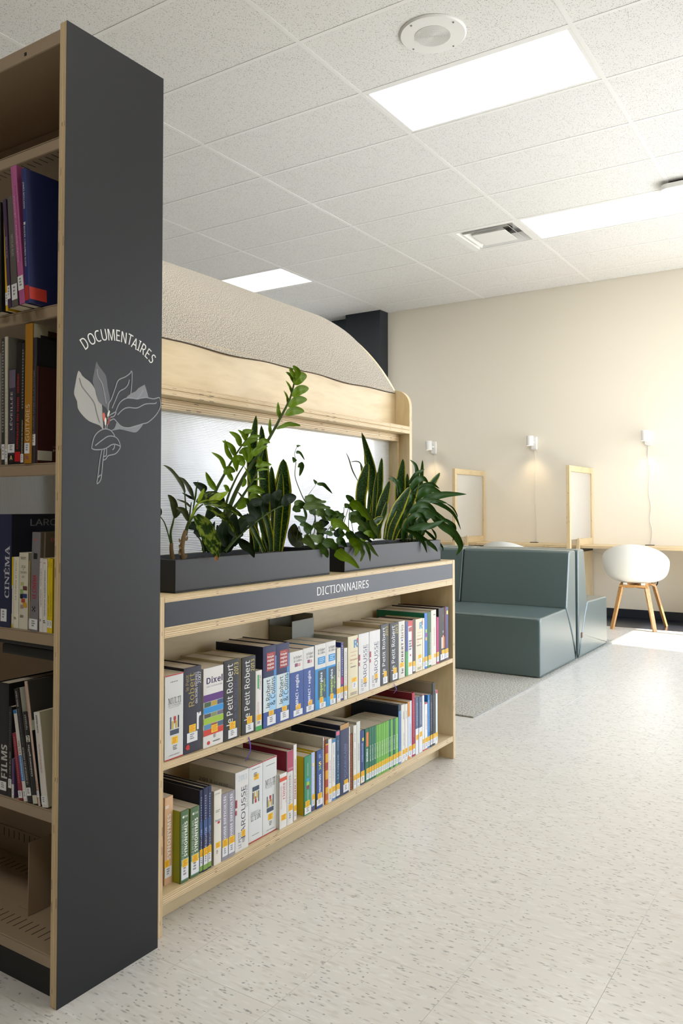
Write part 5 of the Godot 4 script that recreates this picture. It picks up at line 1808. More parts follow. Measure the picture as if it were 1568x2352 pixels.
	rows += [
		["tall blue and black atlas rising over the green grammars", 915.6, 921, 1617.5, 0.0, 0.23, 1, "16243c", "5a86b4", [["r", 0, 1, 0.90, 1.0, "16181c"], ["p", 0.4, 0.7, 0.3, 0.85, "2c3c54", 24], ["std", 0.0, 1.0]]],
		["slim cream book after the blue atlas", 921.8, 929.6, 1616, 0.0, 0.18, 0, "d3cdbc", "e0dbcd", [["p", 0.5, 0.8, 0.74, 0.88, "55555a", 10], ["t", "Méthode", 0.5, 0.8, 0.28, 0.5, "a09c8c", "r", 1], ["std", 0.3, 1.0]]],
		["slim cream book beside the orange headed one", 930.2, 936, 1615, 0.0, 0.18, 0, "d3cdbc", "e2ddd0", [["p", 0.4, 0.7, 0.74, 0.88, "55555a", 10], ["std", 0.1, 1.0]]],
		["pale grey book with orange head and foot", 936.6, 946, 1608, 0.0, 0.18, 0, "cf8a24", "c9ced8", [["r", 0, 0.5, 0.74, 1.0, "dc8c26"], ["r", 0, 0.6, 0.0, 0.07, "dc8c26"], ["p", 0.55, 0.75, 0.25, 0.6, "6a7080", 16], ["std", 0.2, 1.0]]],
		["crimson tall hardcover between orange headed and slate blue books", 946.8, 953.2, 1589, 0.0, 0.22, 1, "7c1026", "a81c38", [["p", 0.45, 0.65, 0.3, 0.9, "d88a98", 24], ["std", 0.1, 1.0]]],
		["slate blue book with white foot beside the crimson one", 954, 961, 1599, 0.0, 0.19, 0, "4c5a70", "4f5f78", [["r", 0, 1, 0.0, 0.45, "e0e0e0"], ["p", 0.4, 0.65, 0.5, 0.9, "c0c8d6", 16], ["k", 0.2, 1.0, 0.25, 0.34]]],
		["slate blue book with white foot beside the red edged one", 962, 969.6, 1597.5, 0.0, 0.19, 0, "4c5a70", "4f5f78", [["r", 0, 1, 0.0, 0.45, "e0e0e0"], ["p", 0.4, 0.65, 0.5, 0.9, "c0c8d6", 16], ["k", 0.2, 1.0, 0.28, 0.37]]],
		["white book with red head beside the slate blue pair", 970.2, 974.4, 1593, 0.0, 0.19, 1, "d9d6d0", "e4e1dc", [["r", 0, 1, 0.98, 1.0, "b82c34"], ["r", 0, 1, 0.0, 0.02, "b82c34"], ["std", 0.1, 1.0]]],
		["short white book with red head", 975.4, 982, 1611.5, 0.0, 0.14, 1, "d9d6d0", "e4e1dc", [["r", 0, 1, 0.975, 1.0, "b82c34"], ["t", "Anglicismes", 0.4, 0.7, 0.42, 0.75, "b8484c", "s", 1], ["r", 0, 1, 0.0, 0.02, "b82c34"], ["std", 0.1, 1.0]]],
		["bright blue slim book between white and black books", 982.6, 987, 1594, 0.0, 0.18, 0, "1a6ab0", "2c80c2", [["p", 0.4, 0.7, 0.3, 0.9, "c4dcf0", 20], ["std", 0.0, 1.0]]],
		["black slim book beside the blue one", 987.8, 993, 1593.5, 0.0, 0.18, 0, "16181c", "1c1e24", [["p", 0.4, 0.65, 0.3, 0.85, "9a9ca4", 20], ["std", 0.1, 1.0]]],
		["black tall book with cream cover side", 993.6, 999, 1566, 0.0, 0.23, 1, "a89c84", "1a1a1c", [["p", 0.4, 0.6, 0.35, 0.8, "77777c", 20], ["std", 0.1, 1.0]]],
		["white book with red head, last before the empty end of the shelf", 999.6, 1005, 1583.5, 0.0, 0.19, 0, "d9d6d0", "e4e1dc", [["r", 0.3, 1.0, 0.94, 1.0, "c03040"], ["r", 0, 0.3, 0.2, 1.0, "5c7c7c"], ["std", 0.1, 1.0]]],
	]
	var coil: Array = []
	for r in rows:
		if r[9] is String:
			coil = r
			r[9] = []
	shelf_row(rows, SHELF_X - 0.010, func(_z: float) -> float: return 0.105, "language books on the bottom shelf")
	# wire coil of the spiral bound booklet
	for c in get_children():
		if c.has_meta("label") and str(c.get_meta("label")).begins_with("spiral bound"):
			var pts := []
			for k in 34 * 8:
				var a := TAU * k / 8.0
				pts.append(Vector3(0.0035 + cos(a) * 0.0045, 0.004 + 0.20 * k / (34.0 * 8), -0.001 + sin(a) * 0.0045))
			var s := Shape.new()
			s.tube(pts, 0.0007, 5)
			part(c, "coil", s.commit(), flat("c8a03a", 0.3))


func build_bookcase_books() -> void:
	# [label, px of the spine's foot left and right, px of its head left, row of its head, spine's z, depth, hard, cover, spine, prints]
	var rows := {
		1: [
			["black book at the cut end of the top row", -14, 3, -16, 470, -1.20, 0.19, 0, "15130f", "1a1815", []],
			["thin yellow book low in the top row", 13, 18, 8, 508, -1.20, 0.19, 0, "c9a010", "d6ab12", [["w", 0, 1, 0.06, 0.2]]],
			["dark purple slim book leaning in the top row", 18.4, 25.5, 5.5, 460, -1.185, 0.20, 0, "2a2030", "43304c", [["t", "NICOLAS RUEL", 0.3, 0.7, 0.45, 0.65, "a89cac", "s", -1], ["w", 0.05, 1.0, 0.08, 0.2]]],
			["grey brown slim book leaning in the top row", 27, 41, 16, 455, -1.185, 0.22, 0, "3c3630", "5c5650", [["t", "NICOLAS RUEL", 0.35, 0.7, 0.45, 0.65, "a8a49c", "s", -1], ["w", 0.1, 1.0, 0.06, 0.2]]],
			["pink paperback leaning beside the blue picture book", 44.5, 57, 23.5, 385, -1.180, 0.22, 0, "8c3a68", "b05a8c", [["t", "Feelings + Photographie", 0.25, 0.45, 0.30, 0.78, "e0b8d0", "s", -1], ["t", "Expériences photographiques", 0.6, 0.78, 0.30, 0.85, "5c2a48", "s", -1], ["w", 0.0, 1.0, 0.10, 0.20]]],
			["blue hardcover with star and gold mobile drawing on its cover", 58, 66.5, 48.5, 389, -1.180, 0.27, 1, "17204e", "202c66", [["t", "★ WHERE CHILDREN SLEEP", 0.25, 0.7, 0.27, 0.60, "d9d8cc", "s", -1], ["t", "JAMES MOLLISON", 0.25, 0.7, 0.70, 0.90, "d9d8cc", "s", -1], ["r", 0.0, 1.0, 0.02, 0.13, "b83228"], ["sider", 0.002, 0.05, 0.03, 0.12, "c23a2c"],
				["sider", 0.10, 0.24, 0.815, 0.822, "c9b878"], ["sider", 0.109, 0.111, 0.52, 0.815, "c9b878"], ["side", "I", 0.095, 0.125, 0.66, 0.71, "c9b878", "rb"], ["sider", 0.100, 0.122, 0.575, 0.63, "c9b878"], ["sider", 0.103, 0.119, 0.77, 0.80, "c9b878"], ["side", "W", 0.15, 0.21, 0.70, 0.78, "c9b878", "sb"], ["sider", 0.178, 0.180, 0.42, 0.70, "c9b878"], ["sider", 0.165, 0.193, 0.60, 0.645, "c9b878"], ["side", "T", 0.168, 0.192, 0.50, 0.53, "c9b878", "rb"], ["sider", 0.166, 0.194, 0.41, 0.46, "c9b878"]]],
		],
		2: [
			["black speckled slim book in the music row", 3, 10.4, 3.2, 778, -1.225, 0.20, 1, "1a1816", "3a3834", [["p", 0.2, 0.8, 0.25, 0.98, "a8a49c", 30], ["w", 0.1, 1.0, 0.04, 0.16]]],
			["cream slim book with grey cover in the music row", 10.8, 17, 10.8, 774, -1.225, 0.20, 1, "77756a", "c9c2ac", [["p", 0.4, 0.6, 0.2, 0.6, "8a8474", 14], ["w", 0.1, 1.0, 0.02, 0.12]]],
			["purple and black book lettered LÉVEILLÉE", 17.6, 33, 19, 849, -1.222, 0.15, 0, "1c2a3a", "3a3440", [["t", "LÉVEILLÉE", 0.25, 0.62, 0.36, 0.76, "d0cabf", "s", 1], ["r", 0.1, 1.0, 0.80, 0.99, "6a6070"], ["r", 0, 1, 0.0, 0.10, "191718"], ["t", "A", 0.3, 0.7, 0.045, 0.09, "d0c084", "sb", 0], ["w", 0.0, 1.0, 0.12, 0.21]]],
			["black book with red lettering in the music row", 33.6, 46.4, 38, 788, -1.222, 0.18, 1, "16130f", "1c1816", [["t", "INSIDE THE EXPERIENCE", 0.3, 0.62, 0.12, 0.55, "b02a30", "sb", -1], ["t", "HENDRIX", 0.3, 0.62, 0.58, 0.74, "b02a30", "sb", -1], ["r", 0, 1, 0.02, 0.10, "b81c20"]]],
			["black book lettered instruments de musique", 47, 53.4, 50, 788, -1.222, 0.18, 1, "16130f", "22201c", [["t", "Instruments de musique", 0.25, 0.75, 0.08, 0.36, "c9c3a0", "rb", 1], ["p", 0.2, 0.8, 0.45, 0.95, "8c8a84", 20], ["w", 0, 1, 0.01, 0.08]]],
			["tall ochre book lettered GUITARES with cream cover", 54, 70.6, 57.5, 745, -1.218, 0.23, 1, "b9b59c", "a9741a", [["t", "GUITARES", 0.25, 0.75, 0.16, 0.42, "e0cfa8", "s", 1], ["w", 0.1, 0.8, 0.07, 0.145], ["t", "EDL", 0.2, 0.7, 0.03, 0.055, "7c4a6c", "sb", 0], ["sider", 0.045, 0.10, 0.86, 0.965, "4a3018"], ["sider", 0.10, 0.125, 0.915, 0.95, "3a2614"], ["sider", 0.02, 0.045, 0.80, 0.815, "2c2018"]]],
			["dark book lettered LE GRAND LIVRE DE LA GUITARE", 71.4, 80.6, 76, 776, -1.222, 0.22, 1, "1d1a1c", "35323a", [["t", "LE GRAND LIVRE DE LA GUITARE", 0.3, 0.65, 0.22, 0.74, "87827c", "r", 1], ["w", 0, 1, 0.14, 0.23]]],
			["maroon album with a large C on its cover", 82.4, 85, 83.9, 841, -1.222, 0.23, 1, "3c1614", "4a2420", [["side", "C", 0.055, 0.10, 0.70, 0.82, "a89478", "s"], ["side", "Philippe", 0.045, 0.10, 0.115, 0.15, "b9b09c", "s"], ["side", "Livre-disque", 0.045, 0.09, 0.165, 0.185, "8c8074", "s"], ["sider", 0.001, 0.042, 0.03, 0.13, "c4c3b4"]]],
			["dark plum tall album behind the maroon one", 93, 94.2, 93, 770, -1.241, 0.20, 1, "231d22", "2c262c", []],
		],
		3: [
			["thick navy cinema encyclopedia with LAROUSSE on its cover", -8, 22.5, -5, 1181, -1.222, 0.25, 1, "0f1220", "262a48", [["t", "CINÉMA", 0.50, 0.92, 0.26, 0.72, "c0c0c8", "rb", 1], ["w", 0.3, 0.75, 0.05, 0.16], ["side", "LAROUSSE", 0.055, 0.215, 0.895, 0.955, "8c8e8c", "s"]]],
			["slim yellow and white book beside the navy encyclopedia", 23.4, 29, 25, 1279, -1.226, 0.14, 0, "d6cfb4", "ddd6c0", [["r", 0, 1, 0.6, 1.0, "e0c41c"], ["r", 0, 0.6, 0.2, 0.55, "2a3272"], ["r", 0, 1, 0.0, 0.05, "e0c41c"]]],
			["slim white book before the cinema atlas", 29.4, 41, 31, 1279, -1.226, 0.14, 0, "d9d2bc", "e0dac6", [["t", "Le cinéma et l'écran", 0.35, 0.6, 0.40, 0.95, "77746a", "s", 1], ["p", 0.2, 0.7, 0.12, 0.16, "55534c", 2]]],
			["cream cinema atlas with small film pictures", 41.4, 62, 43, 1269, -1.224, 0.17, 0, "b9b29c", "d3ccb8", [["t", "ATLAS", 0.3, 0.75, 0.80, 0.835, "55524a", "r", 0], ["t", "DU", 0.45, 0.6, 0.775, 0.79, "55524a", "r", 0], ["t", "CINÉMA", 0.15, 0.9, 0.73, 0.765, "55524a", "r", 0], ["p", 0.2, 0.85, 0.91, 0.95, "77746a", 2], ["p", 0.35, 0.75, 0.67, 0.70, "8a877c", 2],
				["r", 0.25, 0.6, 0.57, 0.615, "b4b878"], ["r", 0.5, 0.95, 0.51, 0.565, "6a4034"], ["r", 0.2, 0.55, 0.465, 0.52, "8ca864"], ["r", 0.5, 0.95, 0.41, 0.465, "2c3c74"], ["r", 0.2, 0.5, 0.40, 0.46, "1c1a18"], ["r", 0.35, 0.75, 0.35, 0.40, "a8482c"], ["r", 0.5, 0.95, 0.29, 0.35, "d09a24"], ["r", 0.25, 0.6, 0.27, 0.32, "a89484"], ["p", 0.2, 0.6, 0.15, 0.19, "44423c", 2]]],
			["slim tan book lettered HISTOIRE DU CINÉMA", 62.6, 66.4, 64.5, 1287, -1.228, 0.15, 0, "c9b27c", "cdb888", [["t", "HISTOIRE DU CINÉMA", 0.3, 0.75, 0.40, 0.72, "55482c", "s", 1], ["w", 0, 1, 0.05, 0.14]]],
			["grey leaning book lettered LE CINEMA with a film reel", 66.8, 85.4, 73.5, 1222, -1.220, 0.21, 1, "5c5244", "787478", [["t", "LE CINEMA", 0.25, 0.68, 0.33, 0.57, "a81c38", "sb", 1], ["p", 0.72, 0.85, 0.34, 0.56, "a84a5c", 20], ["c", 0.5, 0.225, 0.0075, "2a2829"], ["c", 0.5, 0.245, 0.002, "9a9698"], ["c", 0.32, 0.225, 0.002, "9a9698"], ["c", 0.68, 0.225, 0.002, "9a9698"], ["c", 0.5, 0.205, 0.002, "9a9698"], ["r", 0.35, 0.65, 0.915, 0.935, "b05a5c"], ["r", 0.3, 0.75, 0.73, 0.79, "26241f"], ["w", 0.0, 1.0, 0.02, 0.125], ["side", "DK", 0.03, 0.055, 0.905, 0.945, "b05a50", "rb"], ["sider", 0.012, 0.016, 0.0, 1.0, "8c8674"]]],
			["slim white book lettered Laterna magica", 89.4, 97, 89.8, 1282, -1.222, 0.13, 0, "d6cdb4", "ddd8d0", [["t", "Laterna magica", 0.4, 0.75, 0.62, 0.86, "4a484c", "r", 1], ["t", "Ingmar Bergman", 0.4, 0.75, 0.34, 0.58, "4a484c", "r", 1], ["p", 0.2, 0.8, 0.93, 0.96, "c88a94", 1], ["p", 0.2, 0.7, 0.14, 0.18, "4a484c", 2]]],
			["slim white book lettered Les meilleures intentions", 97.5, 107, 98, 1284, -1.222, 0.13, 0, "d6cdb4", "ddd8d0", [["t", "Les meilleures intentions", 0.35, 0.7, 0.47, 0.85, "4a484c", "r", 1], ["t", "Ingmar Bergman", 0.35, 0.7, 0.22, 0.45, "4a484c", "r", 1], ["p", 0.2, 0.8, 0.93, 0.96, "c88a94", 1], ["p", 0.1, 0.8, 0.12, 0.17, "4a484c", 2]]],
			["slim yellow book about German cinema", 107.6, 113, 108.5, 1282, -1.222, 0.13, 0, "d3b50c", "dcc012", [["t", "LE CINÉMA ALLEMAND", 0.3, 0.7, 0.22, 0.50, "3a3618", "s", 1], ["t", "125", 0.3, 0.75, 0.88, 0.95, "8c8430", "s", 1], ["w", 0, 1, 0.07, 0.17]]],
			["slim yellow book about French cinema", 113.4, 118.6, 114, 1284, -1.222, 0.13, 0, "d3b50c", "dcc012", [["t", "LE CINÉMA FRANÇAIS", 0.3, 0.7, 0.22, 0.55, "3a3618", "s", 1], ["t", "125", 0.3, 0.75, 0.88, 0.95, "8c8430", "s", 1], ["w", 0, 1, 0.07, 0.17]]],
		],
		4: [
			["thick black book lettered FILMS", -10, 18.4, -9, 1566, -1.222, 0.22, 1, "0f0e0e", "1c1b1b", [["t", "FILMS", 0.45, 0.92, 0.15, 0.45, "c4c2bc", "sb", 1], ["w", 0.3, 0.85, 0.04, 0.12]]],
			["slim black book beside the thick FILMS book", 19, 26, 20, 1623, -1.222, 0.17, 0, "131212", "1c1b1c", [["t", "Le culte du film", 0.3, 0.7, 0.2, 0.5, "c4c0b8", "s", 1], ["p", 0.4, 0.6, 0.55, 0.95, "77757a", 16], ["w", 0, 1, 0.10, 0.20]]],
			["slim purple and white book in the film row", 27, 32, 26.8, 1742, -1.222, 0.14, 0, "4c3a5c", "55406a", [["r", 0, 1, 0.0, 0.35, "d6d2ca"], ["w", 0, 1, 0.08, 0.2]]],
			["crimson slim book leaning in the film row", 43.5, 52.5, 27.5, 1684, -1.222, 0.14, 0, "6a0f24", "8c1c34", [["p", 0.4, 0.65, 0.25, 0.95, "c08a80", 24], ["w", 0, 1, 0.03, 0.14]]],
			["white leaning book with blue foot lettered FILMS", 54.6, 62.4, 30, 1631, -1.222, 0.16, 0, "cfc9ba", "d9d4cc", [["r", 0, 1, 0.22, 0.50, "2c74b8"], ["t", "FILMS", 0.3, 0.85, 0.515, 0.66, "3a383c", "r", 1], ["t", "50 INCONTOURNABLES", 0.35, 0.7, 0.23, 0.49, "d6e4f0", "sb", 1], ["r", 0, 1, 0.96, 1.0, "2c74b8"], ["w", 0, 1, 0.03, 0.12]]],
			["black leaning book lettered LE SEIGNEUR DES ANNEAUX", 63.6, 74.6, 31.5, 1582, -1.222, 0.20, 0, "c4bfae", "1f1d1d", [["t", "LE SEIGNEUR DES ANNEAUX", 0.3, 0.62, 0.16, 0.48, "cdc9c0", "s", 1], ["t", "HISTOIRE DU TOURNAGE DE LA TRILOGIE", 0.35, 0.6, 0.50, 0.82, "77757a", "s", 1], ["t", "BRIAN SIBLEY", 0.3, 0.62, 0.84, 0.98, "cdc9c0", "s", 1], ["w", 0, 1, 0.06, 0.13]]],
			["black and white leaning book lettered Cinémato-gaffes 2", 76.6, 87.4, 52, 1635, -1.222, 0.17, 0, "cfcabc", "1c1b1c", [["t", "Cinémato-gaffes", 0.28, 0.72, 0.30, 0.64, "d9d6ce", "sb", 1], ["r", 0.1, 0.9, 0.67, 0.74, "d0ccbe"], ["t", "2", 0.3, 0.7, 0.675, 0.735, "2a282a", "sb", 0], ["p", 0.3, 0.75, 0.80, 0.97, "b4b0a8", 8], ["r", 0, 1, 0.01, 0.10, "c9c4b0"]]],
			["pale pink leaning book with drawing on dark cover", 88, 93.4, 55.5, 1565, -1.222, 0.25, 0, "3a3832", "cdb0a0", [["t", "UNE ENFANCE EN NOIR ET BLANC", 0.3, 0.7, 0.68, 0.97, "8c6a5c", "r", 1], ["p", 0.3, 0.7, 0.08, 0.2, "a0582c", 6], ["w", 0, 1, 0.07, 0.12], ["sider", 0.0, 0.03, 0.60, 0.68, "c4c8b4"], ["sider", 0.0, 0.04, 0.0, 0.60, "161514"]]],
			["off white leaning book lettered Le Monde de La Petite Vie", 96.4, 110, 76.5, 1636, -1.222, 0.20, 0, "aca68c", "d9d4cc", [["t", "Le Monde de La Petite Vie", 0.35, 0.62, 0.36, 0.66, "b06a70", "r", 1], ["t", "CLAUDE MEUNIER", 0.35, 0.6, 0.78, 0.97, "55535a", "sb", 1], ["w", 0.0, 0.9, 0.03, 0.12]]],
		],
	}
	var about := {1: "photography books in the tall bookcase", 2: "music books in the tall bookcase", 3: "cinema books in the tall bookcase", 4: "film books in the tall bookcase"}
	for k in rows:
		var y: float = SHELF_TOPS[k] + 0.0006
		for b in rows[k]:
			var z: float = b[5]
			var foot0 := x_at(b[1], y, z)
			var foot1 := x_at(b[2], y, z)
			var head := on_z(b[3], b[4], z)
			var w := foot1 - foot0
			var lean := atan2(foot0 - head.x, head.y - y)
			if absf(lean) < 0.012:
				lean = 0.0
			var h := Vector2(head.x - foot0, head.y - y).length()
			make_book(b[0], about[k], Transform3D(Basis(Vector3.BACK, lean), Vector3(foot0, y, z)), w * cos(lean), h, b[6], b[7] == 1, b[8], b[9], b[10])
	# two dark albums lying on top of the film row
	for k in 2:
		var t := Transform3D(Basis(Vector3.BACK, PI / 2) * Basis(Vector3.UP, 0.0), Vector3(-1.612 - 0.02 * k, 0.767 + 0.0265 * k, -1.30))
		make_book(["dark album lying flat over the film row", "black album lying on top of the other flat album"][k], about[4], t, 0.025, 0.30, 0.20, true, ["1c1a18", "121110"][k], ["2c2a28", "201e1c"][k], [])

func x_at(px: float, y: float, z: float) -> float:
	var py := 1400.0
	var x := -1.7
	for i in 5:
		x = on_z(px, py, z).x
		var c := cam_basis.inverse() * (Vector3(x, y, z) - EYE)
		py = CY - FOCAL * c.y / -c.z
	return x


# ------------------------------------------------------------------ planters and plants
const RIM := 1.001

func leaf_materials() -> void:
	var band := FastNoiseLite.new()
	band.seed = 5
	band.frequency = 0.05
	var im := Image.create_empty(64, 512, false, Image.FORMAT_RGBA8)
	for y in 512:
		for x in 64:
			var u := x / 63.0
			var edge := minf(u, 1.0 - u)
			var wob := band.get_noise_2d(x * 0.3, y * 0.25) * 0.05
			var c: Color
			if edge < 0.11 + wob:
				c = Color(0.60, 0.585, 0.12).lerp(Color(0.48, 0.50, 0.10), clampf(edge * 6.0, 0, 1))
			else:
				var k := band.get_noise_2d(x * 1.2 + 400.0, y * 3.4 + absf(u - 0.5) * 60.0)
				c = Color(0.085, 0.165, 0.045).lerp(Color(0.22, 0.33, 0.11), smoothstep(0.0, 0.35, k))
			im.set_pixel(x, y, c)
	var m := mk("snake_leaf", Color.WHITE, 0.42)
	m.albedo_texture = ImageTexture.create_from_image(im)
	m.metallic_specular = 0.22
	# patched leaf of the dumb cane
	m = mk("patched_leaf", Color.WHITE, 0.35)
	m.albedo_texture = noise_tex(Vector2i(256, 256), 0.022, [Color(0.12, 0.19, 0.06), Color(0.17, 0.25, 0.08), Color(0.40, 0.47, 0.15), Color(0.50, 0.56, 0.22)], [0.0, 0.46, 0.58, 1.0], 4, FastNoiseLite.TYPE_SIMPLEX, 20.0, 21)
	m.uv1_scale = Vector3(0.45, 1.0, 1)
	m.metallic_specular = 0.22
	# plain leaves carry a paler midrib
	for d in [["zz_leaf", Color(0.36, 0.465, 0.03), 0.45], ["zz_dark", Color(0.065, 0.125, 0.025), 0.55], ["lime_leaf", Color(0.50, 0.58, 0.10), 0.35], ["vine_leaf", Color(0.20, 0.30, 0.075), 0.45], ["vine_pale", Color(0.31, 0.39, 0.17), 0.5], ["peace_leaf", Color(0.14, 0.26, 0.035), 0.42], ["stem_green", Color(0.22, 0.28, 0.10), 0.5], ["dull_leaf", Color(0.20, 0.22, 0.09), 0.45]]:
		m = mk(d[0], Color.WHITE, d[2])
		var g := Image.create_empty(64, 32, false, Image.FORMAT_RGBA8)
		var c: Color = d[1]
		for x in 64:
			var u := absf(x / 63.0 - 0.5) * 2.0
			var k := c.lightened(0.07) if u < 0.05 else (c.darkened(0.06) if int(u * 14.0) % 2 == 0 else c)
			for y in 32:
				g.set_pixel(x, y, k)
		m.albedo_texture = ImageTexture.create_from_image(g)
		m.metallic_specular = 0.22
		m.backlight_enabled = true
		m.backlight = c * 0.5
	mk("cane_bark", Color(0.42, 0.33, 0.19), 0.85)
	mk("dry_tip", Color(0.62, 0.42, 0.22), 0.8)

func zoomed(v: String, p: Array, x: float) -> Vector3:
	# point at depth x from an enlarged view of the photograph
	var o: Array = {"A": [360, 820, 0.229592], "B": [360, 1020, 0.127551], "C": [500, 1040, 0.140306], "D": [660, 1080, 0.127551], "E": [800, 980, 0.119048], "G": [900, 1030, 0.114796]}[v]
	return on_x(o[0] + o[2] * p[0], o[1] + o[2] * p[1], p[2] if p.size() > 2 else x)

func zoom_scale(v: String) -> float:
	return {"A": 0.229592, "B": 0.127551, "C": 0.140306, "D": 0.127551, "E": 0.119048, "G": 0.114796}[v]

func per_metre(p: Vector3) -> float:
	var c := cam_basis.inverse() * (p - EYE)
	return FOCAL / -c.z

func leaf_width(kind: String, t: float) -> float:
	match kind:
		"oval":
			return pow(sin(PI * pow(t, 0.9)), 0.75)
		"lance":
			return pow(sin(PI * pow(t, 0.75)), 0.85)
		"strap":
			return minf(1.0, minf(0.35 + t * 3.0, pow((1.0 - t) * 2.4, 0.8)))
		"blade":
			return minf(0.62 + 0.55 * t, 1.0) * minf(1.0, pow(maxf(0.0, (1.0 - t)) * 2.6, 0.62))
		"heart":
			return minf(1.0, pow(t * 9.0, 0.5)) * pow(1.0 - t, 0.62) * 1.15
		"lobed":
			var base := minf(1.0, pow(t * 8.0, 0.5)) * pow(maxf(0.0, 1.0 - t), 0.55) * 1.2
			return base * (0.62 + 0.38 * absf(cos(t * PI * 3.2)))
	return 1.0

func leaf(parent: Node3D, v: String, pts: Array, wide: float, kind: String, mat: String, x := -1.74, roll := 0.0, fold := 0.25, segs := 12) -> void:
	var p := []
	for q in pts:
		p.append(zoomed(v, q, x))
	var c := curve(p, segs)
	var w: float = wide * zoom_scale(v) / per_metre(c[segs / 2]) / maxf(0.45, cos(roll))
	var rows := []
	var cols := 7
	for k in segs + 1:
		var t := k / float(segs)
		var tan: Vector3 = (c[mini(k + 1, segs)] - c[maxi(k - 1, 0)]).normalized()
		var look: Vector3 = (EYE - c[k]).normalized()
		var side := tan.cross(look)
		if side.length() < 0.05:
			side = tan.cross(Vector3.UP)
		side = side.normalized().rotated(tan, roll)
		var nrm := side.cross(tan).normalized()
		var hw := w * 0.5 * maxf(leaf_width(kind, t), 0.02)
		var row := []
		for j in cols:
			var u := j / float(cols - 1) * 2.0 - 1.0
			row.append(c[k] + side * u * hw + nrm * hw * fold * (u * u) + nrm * hw * 0.08 * sin(t * 17.0 + u * 2.0))
		rows.append(row)
	var s := Shape.new()
	s.sheet(rows)
	wpart(parent, "leaf", s.commit(), mats[mat])

func stem(parent: Node3D, v: String, pts: Array, r0: float, r1: float, mat := "stem_green", x := -1.74, called := "stem") -> void:
	var p := []
	for q in pts:
		p.append(zoomed(v, q, x))
	var n := pts.size() * 5
	var c := curve(p, n)
	var rad := []
	for k in n + 1:
		rad.append(lerpf(r0, r1, k / float(n)) * zoom_scale(v) / per_metre(c[k]))
	var s := Shape.new()
	s.tube(c, rad, 8)
	wpart(parent, called, s.commit(), mats[mat])

func planter(label: String, z0: float, z1: float) -> void:
	var x0 := -1.845
	var x1 := -1.635
	var y0 := 0.9072
	var o := thing("planter", label, "planter", Vector3((x0 + x1) / 2, y0, (z0 + z1) / 2), "charcoal planters on the low shelf")
	var t := 0.004
	var s := Shape.new()
	s.box(Vector3(x0, y0, z1), Vector3(x1, y0 + t, z0), 0.001)
	s.box(Vector3(x1 - t, y0 + t, z1), Vector3(x1, RIM, z0), 0.001)
	s.box(Vector3(x0, y0 + t, z1), Vector3(x0 + t, RIM, z0), 0.001)
	s.box(Vector3(x0 + t, y0 + t, z0 - t), Vector3(x1 - t, RIM, z0), 0.001)
	s.box(Vector3(x0 + t, y0 + t, z1), Vector3(x1 - t, RIM, z1 + t), 0.001)
	wpart(o, "trough", s.commit(), mats.planter)
	var rows := []
	var r := FastNoiseLite.new()
	r.frequency = 14.0
	for k in 41:
		var row := []
		for j in 11:
			var p := Vector3(lerpf(x0 + t, x1 - t, j / 10.0), 0, lerpf(z1 + t, z0 - t, k / 40.0))
			p.y = RIM - 0.016 + r.get_noise_2d(p.x, p.z) * 0.012
			row.append(p)
		rows.append(row)
	var e := Shape.new()
	e.sheet(rows, false, 1, 1, false)
	for k in e.n.size():
		if e.n[k].y < 0.0:
			e.n[k] = -e.n[k]
	e.reorient()
	wpart(o, "soil", e.commit(), mats.soil)

func plant(called: String, label: String, category: String, v: String, at: Array, x: float) -> Node3D:
	var p := zoomed(v, at, x)
	p.y = RIM - 0.02
	return thing(called, label, category, p, "plants in the charcoal planters")

